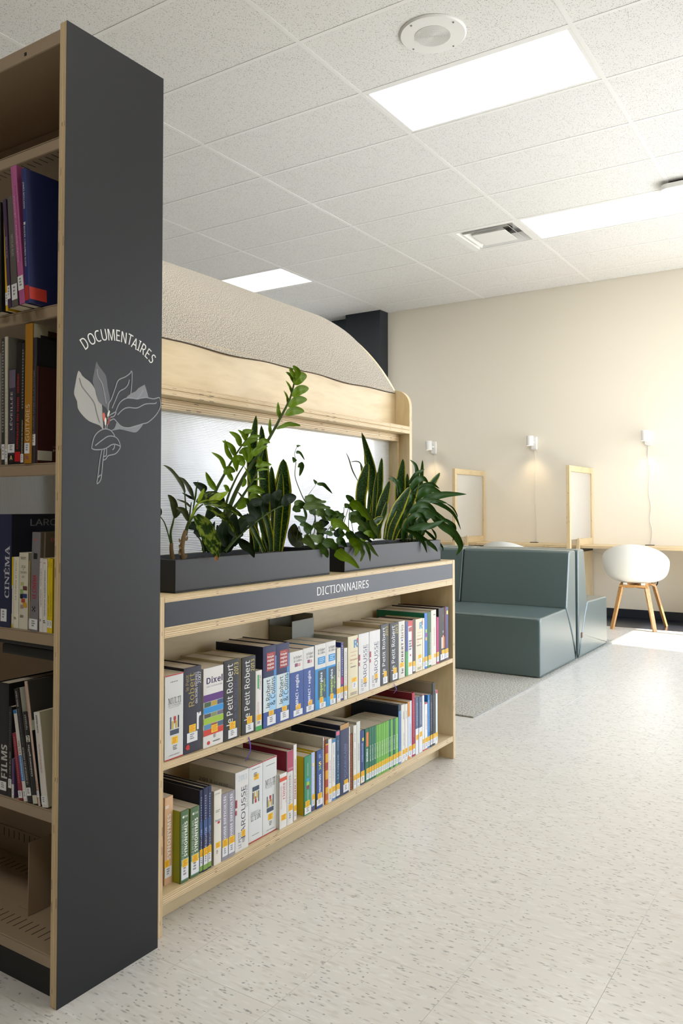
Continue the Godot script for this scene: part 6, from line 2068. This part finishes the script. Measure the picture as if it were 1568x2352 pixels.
func build_planters() -> void:
	leaf_materials()
	planter("long charcoal planter with dumb cane, rubbery stems and tall snake leaves", -1.652, -2.432)
	planter("long charcoal planter crowded with snake plants and arching leaves", -2.531, -3.342)
	# ---- young dumb cane behind the bookcase edge
	var o := plant("dumb_cane", "young dumb cane with one cupped leaf, partly behind the bookcase", "plant", "B", [285, 2060], -1.72)
	stem(o, "B", [[285, 2070], [262, 1900], [265, 1780]], 42, 30, "cane_bark", -1.72, "cane")
	stem(o, "B", [[262, 1800], [250, 1600], [290, 1420], [310, 1320]], 26, 12, "stem_green", -1.72)
	stem(o, "B", [[250, 1790], [200, 1600], [140, 1420], [60, 1300]], 14, 9, "stem_green", -1.72)
	leaf(o, "B", [[320, 1340], [310, 1150], [270, 1010], [195, 910]], 130, "oval", "dull_leaf", -1.72, 0.3, 0.5)
	leaf(o, "B", [[320, 1340], [380, 1240], [400, 1180], [350, 1150]], 70, "oval", "dull_leaf", -1.72, 0.5, 0.5)
	leaf(o, "B", [[60, 1300], [20, 1180], [-40, 1080]], 110, "oval", "dull_leaf", -1.72, 0.3, 0.4)
	# ---- dumb cane
	o = plant("dumb_cane", "dumb cane with patched leaves, one large leaf drooping over the planter", "plant", "B", [470, 2050], -1.70)
	stem(o, "B", [[470, 2070], [450, 1900], [480, 1690], [520, 1560]], 52, 34, "cane_bark", -1.70, "cane")
	stem(o, "B", [[515, 1640], [545, 1500], [590, 1360]], 36, 24, "stem_green", -1.70)
	for k in 5:
		var q: Array = [[435, 1990], [440, 1880], [440, 1770], [500, 2040], [510, 1730]][k]
		var d := -1.0 if k < 3 else 1.0
		leaf(o, "B", [q, [q[0] + d * 28, q[1] - 25], [q[0] + d * 42, q[1] - 75]], 46, "lance", "cane_bark", -1.692, 0.5)
	stem(o, "B", [[590, 1380], [540, 1230], [520, 1100], [505, 900]], 20, 10, "stem_green", -1.71)
	leaf(o, "B", [[505, 900], [430, 720], [250, 480], [110, 375]], 72, "lance", "dull_leaf", -1.71, 0.9, 0.4)
	stem(o, "B", [[580, 1400], [600, 1200], [620, 1050]], 18, 9, "stem_green", -1.72)
	leaf(o, "B", [[660, 1000], [590, 840], [480, 670], [370, 590]], 80, "lance", "dull_leaf", -1.72, 0.8, 0.4)
	leaf(o, "B", [[640, 1230], [690, 960], [715, 780], [745, 645]], 34, "lance", "vine_leaf", -1.70, 0.2, 0.6)
	leaf(o, "B", [[560, 1390], [500, 1250], [430, 1190], [345, 1145]], 120, "oval", "dull_leaf", -1.69, 0.4, 0.5)
	leaf(o, "B", [[620, 1150], [520, 1060], [350, 990]], 40, "lance", "dull_leaf", -1.72, 0.6)
	leaf(o, "B", [[690, 1010], [560, 940], [450, 875]], 45, "lance", "zz_dark", -1.72, 0.6)
	stem(o, "B", [[580, 1430], [640, 1330], [720, 1290]], 24, 12, "stem_green", -1.68)
	leaf(o, "B", [[700, 1290, -1.67], [860, 1480, -1.645], [1000, 1760, -1.625], [1060, 1920, -1.62], [1085, 2085, -1.622]], 285, "strap", "patched_leaf", -1.65, 0.1, 0.22, 18)
	leaf(o, "B", [[1060, 2010, -1.62], [1075, 2060, -1.62], [1080, 2098, -1.62]], 70, "oval", "dry_tip", -1.62, 0.0, 0.2, 6)
	stem(o, "B", [[580, 1440], [680, 1180], [760, 1060], [930, 1010]], 24, 12, "lime_leaf", -1.69)
	leaf(o, "B", [[930, 1010], [1040, 980], [1150, 930], [1290, 858]], 150, "lance", "lime_leaf", -1.68, 0.2, 0.3)
	leaf(o, "B", [[735, 1040], [790, 920], [855, 795]], 75, "lance", "lime_leaf", -1.69, 0.4, 0.5)
	leaf(o, "B", [[700, 1040], [850, 960], [980, 910], [1120, 880]], 170, "lance", "patched_leaf", -1.71, 0.4, 0.3)
	stem(o, "B", [[590, 1400], [700, 1200], [830, 1080]], 22, 11, "stem_green", -1.69)
	leaf(o, "B", [[830, 1075], [1050, 1045], [1280, 1130], [1450, 1230], [1590, 1360]], 130, "lance", "patched_leaf", -1.68, 0.7, 0.35, 16)
	leaf(o, "B", [[870, 1120, -1.68], [1050, 1180, -1.66], [1250, 1340, -1.65], [1380, 1520, -1.64], [1450, 1720, -1.635]], 110, "lance", "patched_leaf", -1.67, 0.6, 0.4, 16)
	leaf(o, "B", [[880, 860], [800, 780], [650, 690]], 150, "lance", "zz_dark", -1.75, 0.3, 0.3)
	# ---- rubbery feather stems
	o = plant("zz_plant", "feather stemmed plant with one tall shoot above the planter", "plant", "A", [650, 1960], -1.76)
	stem(o, "A", [[650, 1960], [690, 1640], [760, 1420], [870, 1200], [1000, 1000], [1120, 820], [1240, 600], [1330, 420], [1375, 250], [1380, 150]], 26, 6, "stem_green", -1.75)
	for l in [[[1378, 280], [1430, 205], [1500, 200], 110], [[1352, 395], [1430, 330], [1520, 318], 95], [[1312, 500], [1400, 435], [1503, 428], 90], [[1282, 578], [1370, 535], [1475, 545], 88]]:
		leaf(o, "A", [l[0], l[1], l[2]], l[3], "oval", "zz_leaf", -1.745, 0.15, 0.2)
	leaf(o, "A", [[1192, 716], [1320, 668], [1440, 690]], 46, "oval", "zz_leaf", -1.74, 0.8, 0.2)
	for l in [[[1365, 260], [1330, 190], [1288, 152], 34], [[1345, 365], [1325, 300], [1288, 236], 26], [[1304, 490], [1300, 410], [1268, 335], 26], [[1226, 622], [1205, 530], [1212, 448], 40], [[1132, 792], [1122, 700], [1132, 608], 34]]:
		leaf(o, "A", [l[0], l[1], l[2]], l[3], "lance", "zz_leaf", -1.76, 0.9, 0.4)
	leaf(o, "A", [[1385, 215], [1350, 160], [1325, 100]], 44, "oval", "zz_leaf", -1.75, 0.4, 0.5)
	leaf(o, "A", [[1385, 215], [1405, 150], [1358, 86]], 66, "oval", "zz_leaf", -1.745, 0.2, 0.4)
	stem(o, "A", [[470, 1940], [500, 1600], [580, 1360], [700, 1130], [800, 960], [905, 810]], 22, 6, "stem_green", -1.77)
	for l in [[[684, 1130], [640, 1020], [545, 952], 46], [[780, 990], [740, 900], [650, 836], 60], [[755, 1030], [700, 940], [680, 822], 50], [[836, 895], [800, 800], [720, 745], 62], [[884, 835], [860, 775], [808, 725], 40], [[590, 1330], [530, 1250], [488, 1148], 62], [[900, 815], [880, 760], [960, 735], 80], [[890, 850], [960, 800], [1042, 790], 50], [[855, 892], [930, 840], [1022, 822], 55], [[818, 962], [890, 925], [985, 930], 60], [[765, 1045], [820, 1010], [885, 1025], 70], [[668, 1170], [720, 1125], [785, 1150], 80]]:
		leaf(o, "A", [l[0], l[1], l[2]], l[3], "lance", "zz_leaf", -1.765, 0.3, 0.35)
	stem(o, "A", [[620, 1950], [690, 1480], [790, 1220], [880, 1070]], 16, 6, "stem_green", -1.74)
	stem(o, "A", [[600, 1960], [720, 1600], [840, 1420], [930, 1280], [1000, 1150], [1080, 880]], 20, 6, "stem_green", -1.735)
	for l in [[[880, 1080], [800, 1020], [800, 1150], 90], [[900, 1040], [870, 940], [860, 905], 50], [[960, 990], [1010, 930], [1110, 890], 70], [[1000, 920], [1060, 840], [1135, 860], 60], [[930, 960], [920, 880], [925, 840], 36], [[900, 1060], [940, 960], [965, 940], 70], [[985, 1090], [1060, 1070], [1150, 1078], 60], [[1000, 1140], [1060, 1120], [1140, 1128], 30], [[1010, 1080], [1030, 1030], [1010, 990], 50], [[900, 1340], [990, 1310], [1085, 1355], 60], [[930, 1380], [990, 1350], [1060, 1365], 40], [[900, 1450], [980, 1400], [1065, 1440], 74], [[800, 1520], [880, 1450], [920, 1470], 90], [[760, 1240], [720, 1170], [740, 1110], 50], [[970, 1230], [1030, 1215], [1095, 1220], 20], [[720, 1350], [690, 1300], [665, 1285], 46], [[850, 1300], [880, 1250], [870, 1200], 40], [[940, 1270], [920, 1180], [870, 1090], 24]]:
		leaf(o, "A", [l[0], l[1], l[2]], l[3], "lance", "zz_leaf", -1.73, 0.2, 0.35)
	stem(o, "A", [[680, 1950], [820, 1790], [1000, 1640], [1180, 1520], [1290, 1480]], 16, 6, "stem_green", -1.70)
	for l in [[[1000, 1640], [880, 1650], [800, 1780], 130], [[1040, 1610], [960, 1490], [1060, 1440], 130], [[1090, 1560], [1070, 1450], [1140, 1370], 100], [[1180, 1520], [1180, 1410], [1250, 1335], 100], [[1250, 1490], [1310, 1420], [1395, 1410], 110], [[820, 1790], [760, 1700], [780, 1560], 120], [[700, 1900], [650, 1760], [700, 1640], 120], [[660, 1500], [600, 1430], [500, 1480], 120], [[640, 1560], [560, 1560], [500, 1640], 100], [[450, 1800], [380, 1700], [310, 1720], 110], [[740, 1860], [820, 1780], [860, 1790], 60]]:
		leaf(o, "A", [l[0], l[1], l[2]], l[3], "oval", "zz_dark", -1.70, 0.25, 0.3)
	stem(o, "A", [[470, 1960], [440, 1840], [400, 1790]], 8, 5, "stem_green", -1.71)
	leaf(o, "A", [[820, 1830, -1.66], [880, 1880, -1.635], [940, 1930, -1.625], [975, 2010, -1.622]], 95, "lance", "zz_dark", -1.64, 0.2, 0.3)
	# dark shrubby foot
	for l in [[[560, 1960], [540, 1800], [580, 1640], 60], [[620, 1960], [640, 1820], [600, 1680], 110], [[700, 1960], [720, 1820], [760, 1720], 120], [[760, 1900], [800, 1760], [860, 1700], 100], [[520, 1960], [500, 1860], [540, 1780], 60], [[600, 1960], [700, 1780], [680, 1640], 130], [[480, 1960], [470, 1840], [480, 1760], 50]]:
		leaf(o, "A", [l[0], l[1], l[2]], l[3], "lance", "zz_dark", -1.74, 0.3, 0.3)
	# ---- snake plant of the first planter
	o = plant("snake_plant", "yellow edged snake plant between feather stems and trailing vine", "plant", "A", [1100, 1940], -1.78)
	for l in [[[965, 1950], [960, 1500], [950, 1000], [993, 582], 120, 0.2, -1.79], [[1080, 1950], [1080, 1500], [1055, 1050], [1045, 682], 120, 0.3, -1.785], [[1155, 1940], [1170, 1600], [1150, 1300], [1146, 1092], 92, 0.2, -1.77], [[1195, 1940], [1250, 1600], [1255, 1300], [1266, 1020], 190, 0.1, -1.76], [[1195, 1940], [1205, 1700], [1225, 1400], [1245, 1148], 100, 0.2, -1.74], [[1120, 1945], [1060, 1760], [1000, 1600], [800, 1340], 60, 0.7, -1.74], [[1070, 1950], [1000, 1800], [940, 1680], [900, 1560], 60, 0.6, -1.73], [[1140, 1945], [1130, 1800], [1080, 1600], [1010, 1450], 70, 0.6, -1.73], [[1000, 1950], [990, 1800], [960, 1700], [930, 1600], 90, 0.2, -1.76]]:
		leaf(o, "A", [l[0], l[1], l[2], l[3]], l[4], "blade", "snake_leaf", l[6], l[5], 0.45, 16)
	# ---- trailing vine over the gap
	o = plant("trailing_vine", "trailing vine with lobed leaves spilling between the two planters", "plant", "D", [300, 1400], -1.73)
	stem(o, "D", [[380, 1380], [420, 1100], [500, 850], [400, 640], [320, 570], [230, 380], [140, 130], [140, -40], [150, -150], [130, -300], [170, -420]], 12, 5, "stem_green", -1.75, "vine")
	for l in [[[140, -150], [110, -200], [90, -240], 80], [[200, -120], [260, -60], [215, 110], 120], [[150, -330], [230, -310], [310, -180], 60], [[170, -420], [190, -440], [240, -440], 50], [[520, 240], [490, 200], [465, 165], 60]]:
		leaf(o, "D", [l[0], l[1], l[2]], l[3], "heart", "vine_leaf", -1.75, 0.2, 0.3)
	stem(o, "D", [[340, 500], [430, 370], [530, 235]], 5, 3, "stem_green", -1.75)
	leaf(o, "D", [[530, 235], [660, 260], [810, 425]], 70, "lance", "vine_leaf", -1.75, 0.7, 0.3)
	for l in [[[300, 530], [420, 500], [560, 560], [700, 570], 150, "lobed", "vine_pale", -1.74], [[290, 640], [450, 640], [620, 660], [775, 685], 190, "lobed", "vine_pale", -1.72], [[150, 760], [180, 660], [280, 640], [300, 650], 150, "heart", "vine_leaf", -1.74], [[120, 620], [200, 570], [280, 590], [330, 610], 90, "heart", "vine_pale", -1.74], [[330, 920], [230, 880], [160, 850], [115, 820], 130, "heart", "vine_leaf", -1.72], [[330, 900], [330, 800], [300, 700], [270, 660], 50, "lance", "vine_leaf", -1.73], [[290, 1310], [180, 1260], [110, 1150], [130, 960], 280, "oval", "dull_leaf", -1.76], [[420, 1110], [350, 1040], [290, 980], [220, 990], 180, "heart", "vine_leaf", -1.71], [[520, 760], [460, 760], [410, 750], [385, 740], 120, "lobed", "vine_leaf", -1.72], [[510, 740], [600, 760], [700, 860], [800, 900], 170, "lobed", "vine_pale", -1.70], [[660, 820], [760, 790], [850, 840], [940, 900], 200, "heart", "vine_leaf", -1.70], [[1000, 900], [930, 840], [870, 800], [800, 960], 200, "lobed", "vine_leaf", -1.69], [[780, 980, -1.66], [880, 950, -1.65], [1000, 1000, -1.645], [1125, 1110, -1.64], 190, "heart", "zz_leaf", -1.66], [[520, 930], [560, 1000], [600, 1080], [660, 1110], 190, "heart", "vine_pale", -1.69], [[640, 1300], [560, 1250], [420, 1220], [290, 1180], 210, "lobed", "vine_pale", -1.66], [[300, 1200, -1.66], [360, 1260, -1.645], [440, 1340, -1.635], [490, 1430, -1.63], 180, "heart", "vine_pale", -1.65], [[520, 1360, -1.645], [600, 1420, -1.632], [690, 1480, -1.625], [720, 1580, -1.622], 190, "heart", "vine_leaf", -1.63], [[640, 1270], [760, 1310], [860, 1380], [900, 1480], 200, "lobed", "vine_leaf", -1.65], [[880, 1440, -1.635], [1000, 1540, -1.62], [1140, 1620, -1.61], [1290, 1770, -1.605], 200, "heart", "zz_leaf", -1.62], [[820, 1160], [760, 1140], [700, 1130], [640, 1150], 90, "lance", "vine_leaf", -1.70], [[760, 1080], [800, 1060], [840, 1080], [850, 1100], 70, "heart", "vine_pale", -1.70], [[1000, 1200], [960, 1120], [960, 1060], [1000, 1020], 110, "heart", "vine_leaf", -1.71], [[700, 1000], [660, 940], [620, 920], [560, 940], 140, "heart", "zz_dark", -1.72], [[860, 1200], [900, 1120], [960, 1060], [1040, 1040], 120, "heart", "zz_dark", -1.72], [[560, 1200], [600, 1130], [640, 1080], [720, 1060], 140, "heart", "zz_dark", -1.73], [[880, 1300], [960, 1260], [1020, 1330], [1080, 1420], 130, "heart", "vine_leaf", -1.68]]:
		leaf(o, "D", [l[0], l[1], l[2], l[3]], l[4], l[5], l[6], l[7], 0.25, 0.22, 14)
	for l in [[[420, 1380], [500, 1000], [490, 720]], [[700, 1340], [720, 1100], [790, 1000]], [[300, 1400], [250, 1200], [210, 1010]], [[560, 1380], [540, 1150], [510, 950]], [[900, 1340], [1000, 1000], [1130, 570]], [[140, 1390], [160, 1270], [200, 1010]], [[960, 1350], [1000, 900], [1020, 660]]]:
		stem(o, "D", l, 9, 6, "stem_green", -1.73)
	# ---- split leaf plant at the near end of the second planter
	o = plant("split_leaf_plant", "split leaf plant drooping over the second planter's near end", "plant", "D", [1150, 1350], -1.70)
	for l in [[[1130, 570, -1.70], [1250, 640, -1.68], [1380, 780, -1.67], [1480, 900, -1.66], 190, "lobed", "zz_leaf"], [[1050, 450, -1.71], [1120, 500, -1.70], [1170, 560, -1.70], [1200, 640, -1.69], 110, "oval", "vine_leaf"], [[1020, 640, -1.72], [1080, 640, -1.71], [1140, 690, -1.71], [1190, 750, -1.71], 90, "heart", "vine_pale"], [[1130, 850, -1.68], [1230, 880, -1.66], [1340, 960, -1.65], [1440, 1090, -1.64], 150, "lobed", "vine_pale"], [[1100, 880, -1.69], [1180, 830, -1.69], [1250, 790, -1.69], [1330, 860, -1.68], 190, "heart", "vine_leaf"], [[1240, 600, -1.69], [1340, 680, -1.68], [1460, 800, -1.67], [1568, 960, -1.66], 110, "lance", "vine_pale"], [[1480, 900, -1.66], [1560, 1010, -1.65], [1600, 1100, -1.64], [1640, 1220, -1.635], 110, "lance", "vine_pale"], [[1100, 1250, -1.65], [1200, 1290, -1.63], [1260, 1400, -1.62], [1215, 1560, -1.615], 150, "lance", "zz_leaf"], [[1230, 1280, -1.64], [1310, 1380, -1.62], [1360, 1500, -1.61], [1310, 1650, -1.605], 120, "lobed", "vine_pale"], [[1380, 1280, -1.63], [1440, 1400, -1.61], [1480, 1520, -1.605], [1485, 1650, -1.60], 60, "lance", "vine_leaf"], [[1440, 1290, -1.63], [1500, 1380, -1.615], [1560, 1470, -1.61], [1640, 1560, -1.605], 70, "lance", "vine_pale"], [[1060, 1100, -1.68], [1150, 1180, -1.66], [1260, 1260, -1.64], [1400, 1330, -1.63], 170, "lobed", "vine_leaf"], [[1200, 1180, -1.67], [1300, 1160, -1.66], [1420, 1220, -1.65], [1520, 1300, -1.64], 150, "lobed", "zz_dark"], [[1260, 1060, -1.68], [1360, 1040, -1.67], [1460, 1090, -1.66], [1568, 1180, -1.65], 140, "lobed", "vine_leaf"], [[1300, 1300, -1.66], [1380, 1200, -1.66], [1480, 1140, -1.66], [1560, 1260, -1.65], 140, "lance", "zz_leaf"], [[1350, 960, -1.69], [1450, 980, -1.68], [1520, 1060, -1.67], [1580, 1160, -1.66], 110, "lance", "vine_leaf"]]:
		leaf(o, "D", [l[0], l[1], l[2], l[3]], l[4], l[5], l[6], -1.66, 0.3, 0.25, 14)
	for l in [[[1150, 1370], [1100, 1000], [1130, 570]], [[1200, 1370], [1180, 1100], [1130, 850]], [[1260, 1370], [1240, 1250], [1230, 1180]]]:
		stem(o, "D", l, 9, 6, "stem_green", -1.71)
	# ---- snake plants of the second planter
	o = plant("snake_plant", "tall pointed snake plant in the second planter before the end post", "plant", "E", [480, 2150], -1.76)
	for l in [[[470, 2160], [460, 1400], [430, 800], [255, 110], 200, 0.1, -1.78], [[330, 2160], [230, 1500], [270, 1100], [372, 690], 250, 0.15, -1.75], [[540, 2160], [570, 1500], [600, 1000], [642, 598], 150, 0.2, -1.79], [[440, 2160], [490, 1600], [520, 1200], [556, 868], 100, 0.2, -1.73], [[560, 2160], [560, 1800], [680, 1400], [790, 1050], 210, 0.2, -1.74], [[560, 2160], [600, 1900], [690, 1650], [740, 1440], 110, 0.3, -1.72], [[300, 2160], [290, 1500], [330, 900], [292, 375], 60, 0.5, -1.80], [[280, 2160], [260, 1500], [270, 1000], [220, 680], 60, 0.5, -1.79], [[520, 2160], [480, 1900], [560, 1800], [668, 1755], 150, 0.4, -1.69], [[400, 2160], [380, 1700], [400, 1450], [392, 1290], 90, 0.3, -1.72]]:
		leaf(o, "E", [l[0], l[1], l[2], l[3]], l[4], "blade", "snake_leaf", l[6], l[5], 0.45, 16)
	for l in [[[200, 1080], [80, 860], [0, 610], [-60, 480]], [[300, 860], [220, 700], [120, 670], [20, 690]]]:
		leaf(o, "E", l, 28, "lance", "dull_leaf", -1.77, 0.5, 0.4)
	o = plant("snake_plant", "leaning snake plant with bright yellow edges in the second planter", "plant", "E", [820, 2170], -1.72)
	for l in [[[760, 2180], [820, 1900], [960, 1560], [1185, 1165], 260, 0.2, -1.70], [[830, 2180], [960, 1850], [1160, 1480], [1345, 1040], 230, 0.2, -1.73], [[960, 2160], [990, 1600], [1000, 1100], [1052, 620], 220, 0.1, -1.79], [[1080, 2160], [1100, 1600], [1120, 1200], [1135, 900], 130, 0.3, -1.80], [[700, 2180], [740, 1900], [850, 1650], [960, 1500], 130, 0.4, -1.71], [[1240, 2150], [1320, 1600], [1400, 1000], [1428, 640], 100, 0.2, -1.80], [[1300, 2150], [1420, 1700], [1560, 1200], [1765, 890], 180, 0.2, -1.79], [[1180, 2160], [1300, 1900], [1420, 1750], [1500, 1600], 170, 0.3, -1.76]]:
		leaf(o, "E", [l[0], l[1], l[2], l[3]], l[4], "blade", "snake_leaf", l[6], l[5], 0.45, 16)
	# ---- arching leaves at the far end
	o = plant("peace_lily", "arching leafy plant reaching out over the planter's far end", "plant", "G", [480, 1850], -1.74)
	for l in [[[420, 1300, -1.73], [700, 1020, -1.70], [1050, 920, -1.66], [1490, 915, -1.60], 165, 0.2], [[380, 1350, -1.72], [560, 1080, -1.70], [850, 1040, -1.68], [1110, 1100, -1.65], 120, 0.3], [[330, 1300, -1.71], [520, 1140, -1.69], [750, 1150, -1.67], [965, 1400, -1.65], 130, 0.3], [[450, 1350, -1.71], [640, 1230, -1.69], [850, 1330, -1.67], [1150, 1490, -1.64], 220, 0.2], [[1040, 1400, -1.65], [1170, 1490, -1.64], [1260, 1600, -1.63], [1215, 1860, -1.62], 90, 0.4], [[760, 1320, -1.69], [1000, 1530, -1.65], [1230, 1690, -1.62], [1375, 1950, -1.60], [1280, 2145, -1.60], 170, 0.2], [[740, 1060, -1.70], [960, 1110, -1.67], [1230, 1300, -1.63], [1380, 1630, -1.61], 80, 0.5], [[1090, 1100, -1.67], [1220, 1190, -1.65], [1300, 1330, -1.64], [1300, 1400, -1.63], 30, 0.5], [[300, 1620, -1.70], [560, 1560, -1.67], [800, 1540, -1.65], [1040, 1435, -1.63], 150, 0.3], [[250, 1610, -1.69], [480, 1720, -1.65], [630, 1880, -1.625], [700, 2095, -1.615], 90, 0.5], [[430, 1640, -1.69], [660, 1830, -1.64], [830, 1960, -1.62], [912, 2070, -1.615], 95, 0.4], [[640, 1620, -1.69], [760, 1720, -1.67], [860, 1830, -1.65], [830, 1905, -1.64], 60, 0.5], [[790, 1600, -1.68], [850, 1680, -1.67], [880, 1780, -1.66], [840, 1900, -1.65], 40, 0.5], [[880, 1830, -1.66], [950, 1900, -1.64], [1010, 1980, -1.63], [1020, 2060, -1.62], 45, 0.4], [[500, 700, -1.76], [500, 500, -1.76], [460, 330, -1.75], [355, 225, -1.75], 80, 0.4], [[320, 720, -1.75], [430, 580, -1.74], [520, 480, -1.73], [650, 420, -1.72], 100, 0.4], [[320, 860, -1.74], [480, 650, -1.72], [620, 600, -1.71], [725, 690, -1.70], 130, 0.3], [[420, 860, -1.73], [620, 740, -1.71], [800, 710, -1.69], [950, 805, -1.67], 90, 0.4], [[420, 1060, -1.73], [600, 880, -1.71], [780, 810, -1.69], [990, 885, -1.66], 180, 0.2], [[200, 1250, -1.72], [320, 1020, -1.72], [420, 960, -1.72], [490, 1060, -1.71], 110, 0.3], [[250, 1500, -1.71], [420, 1350, -1.69], [580, 1330, -1.68], [720, 1520, -1.67], 110, 0.3], [[180, 900, -1.75], [120, 700, -1.74], [30, 640, -1.73], [-80, 600, -1.72], 90, 0.5], [[120, 960, -1.74], [110, 780, -1.73], [40, 620, -1.73], [-30, 560, -1.73], 60, 0.6], [[200, 1640, -1.72], [230, 1400, -1.72], [300, 1250, -1.72], [420, 1200, -1.71], 120, 0.3], [[350, 1640, -1.73], [400, 1400, -1.73], [500, 1240, -1.72], [640, 1180, -1.71], 150, 0.2], [[500, 1700, -1.74], [560, 1500, -1.73], [660, 1400, -1.72], [800, 1360, -1.71], 170, 0.2], [[120, 1700, -1.72], [140, 1450, -1.72], [180, 1250, -1.72], [260, 1100, -1.72], 130, 0.2], [[240, 1860, -1.71], [230, 1700, -1.70], [250, 1550, -1.70], [310, 1400, -1.70], 110, 0.3], [[500, 1840, -1.75], [560, 1700, -1.74], [640, 1600, -1.73], [760, 1560, -1.72], 160, 0.2]]:
		var pts: Array = l.slice(0, l.size() - 2)
		leaf(o, "G", pts, l[-2], "lance", "peace_leaf", -1.70, l[-1], 0.3, 16)
	for l in [[[480, 1860], [440, 1500], [420, 1250]], [[420, 1860], [360, 1500], [330, 1250]], [[520, 1860], [500, 1600], [460, 1330]], [[360, 1860], [300, 1700], [260, 1560]], [[560, 1860], [600, 1650], [700, 1400]], [[300, 1860], [330, 1300], [330, 800]], [[440, 1860], [480, 1200], [500, 680]]]:
		stem(o, "G", l, 12, 7, "stem_green", -1.73)
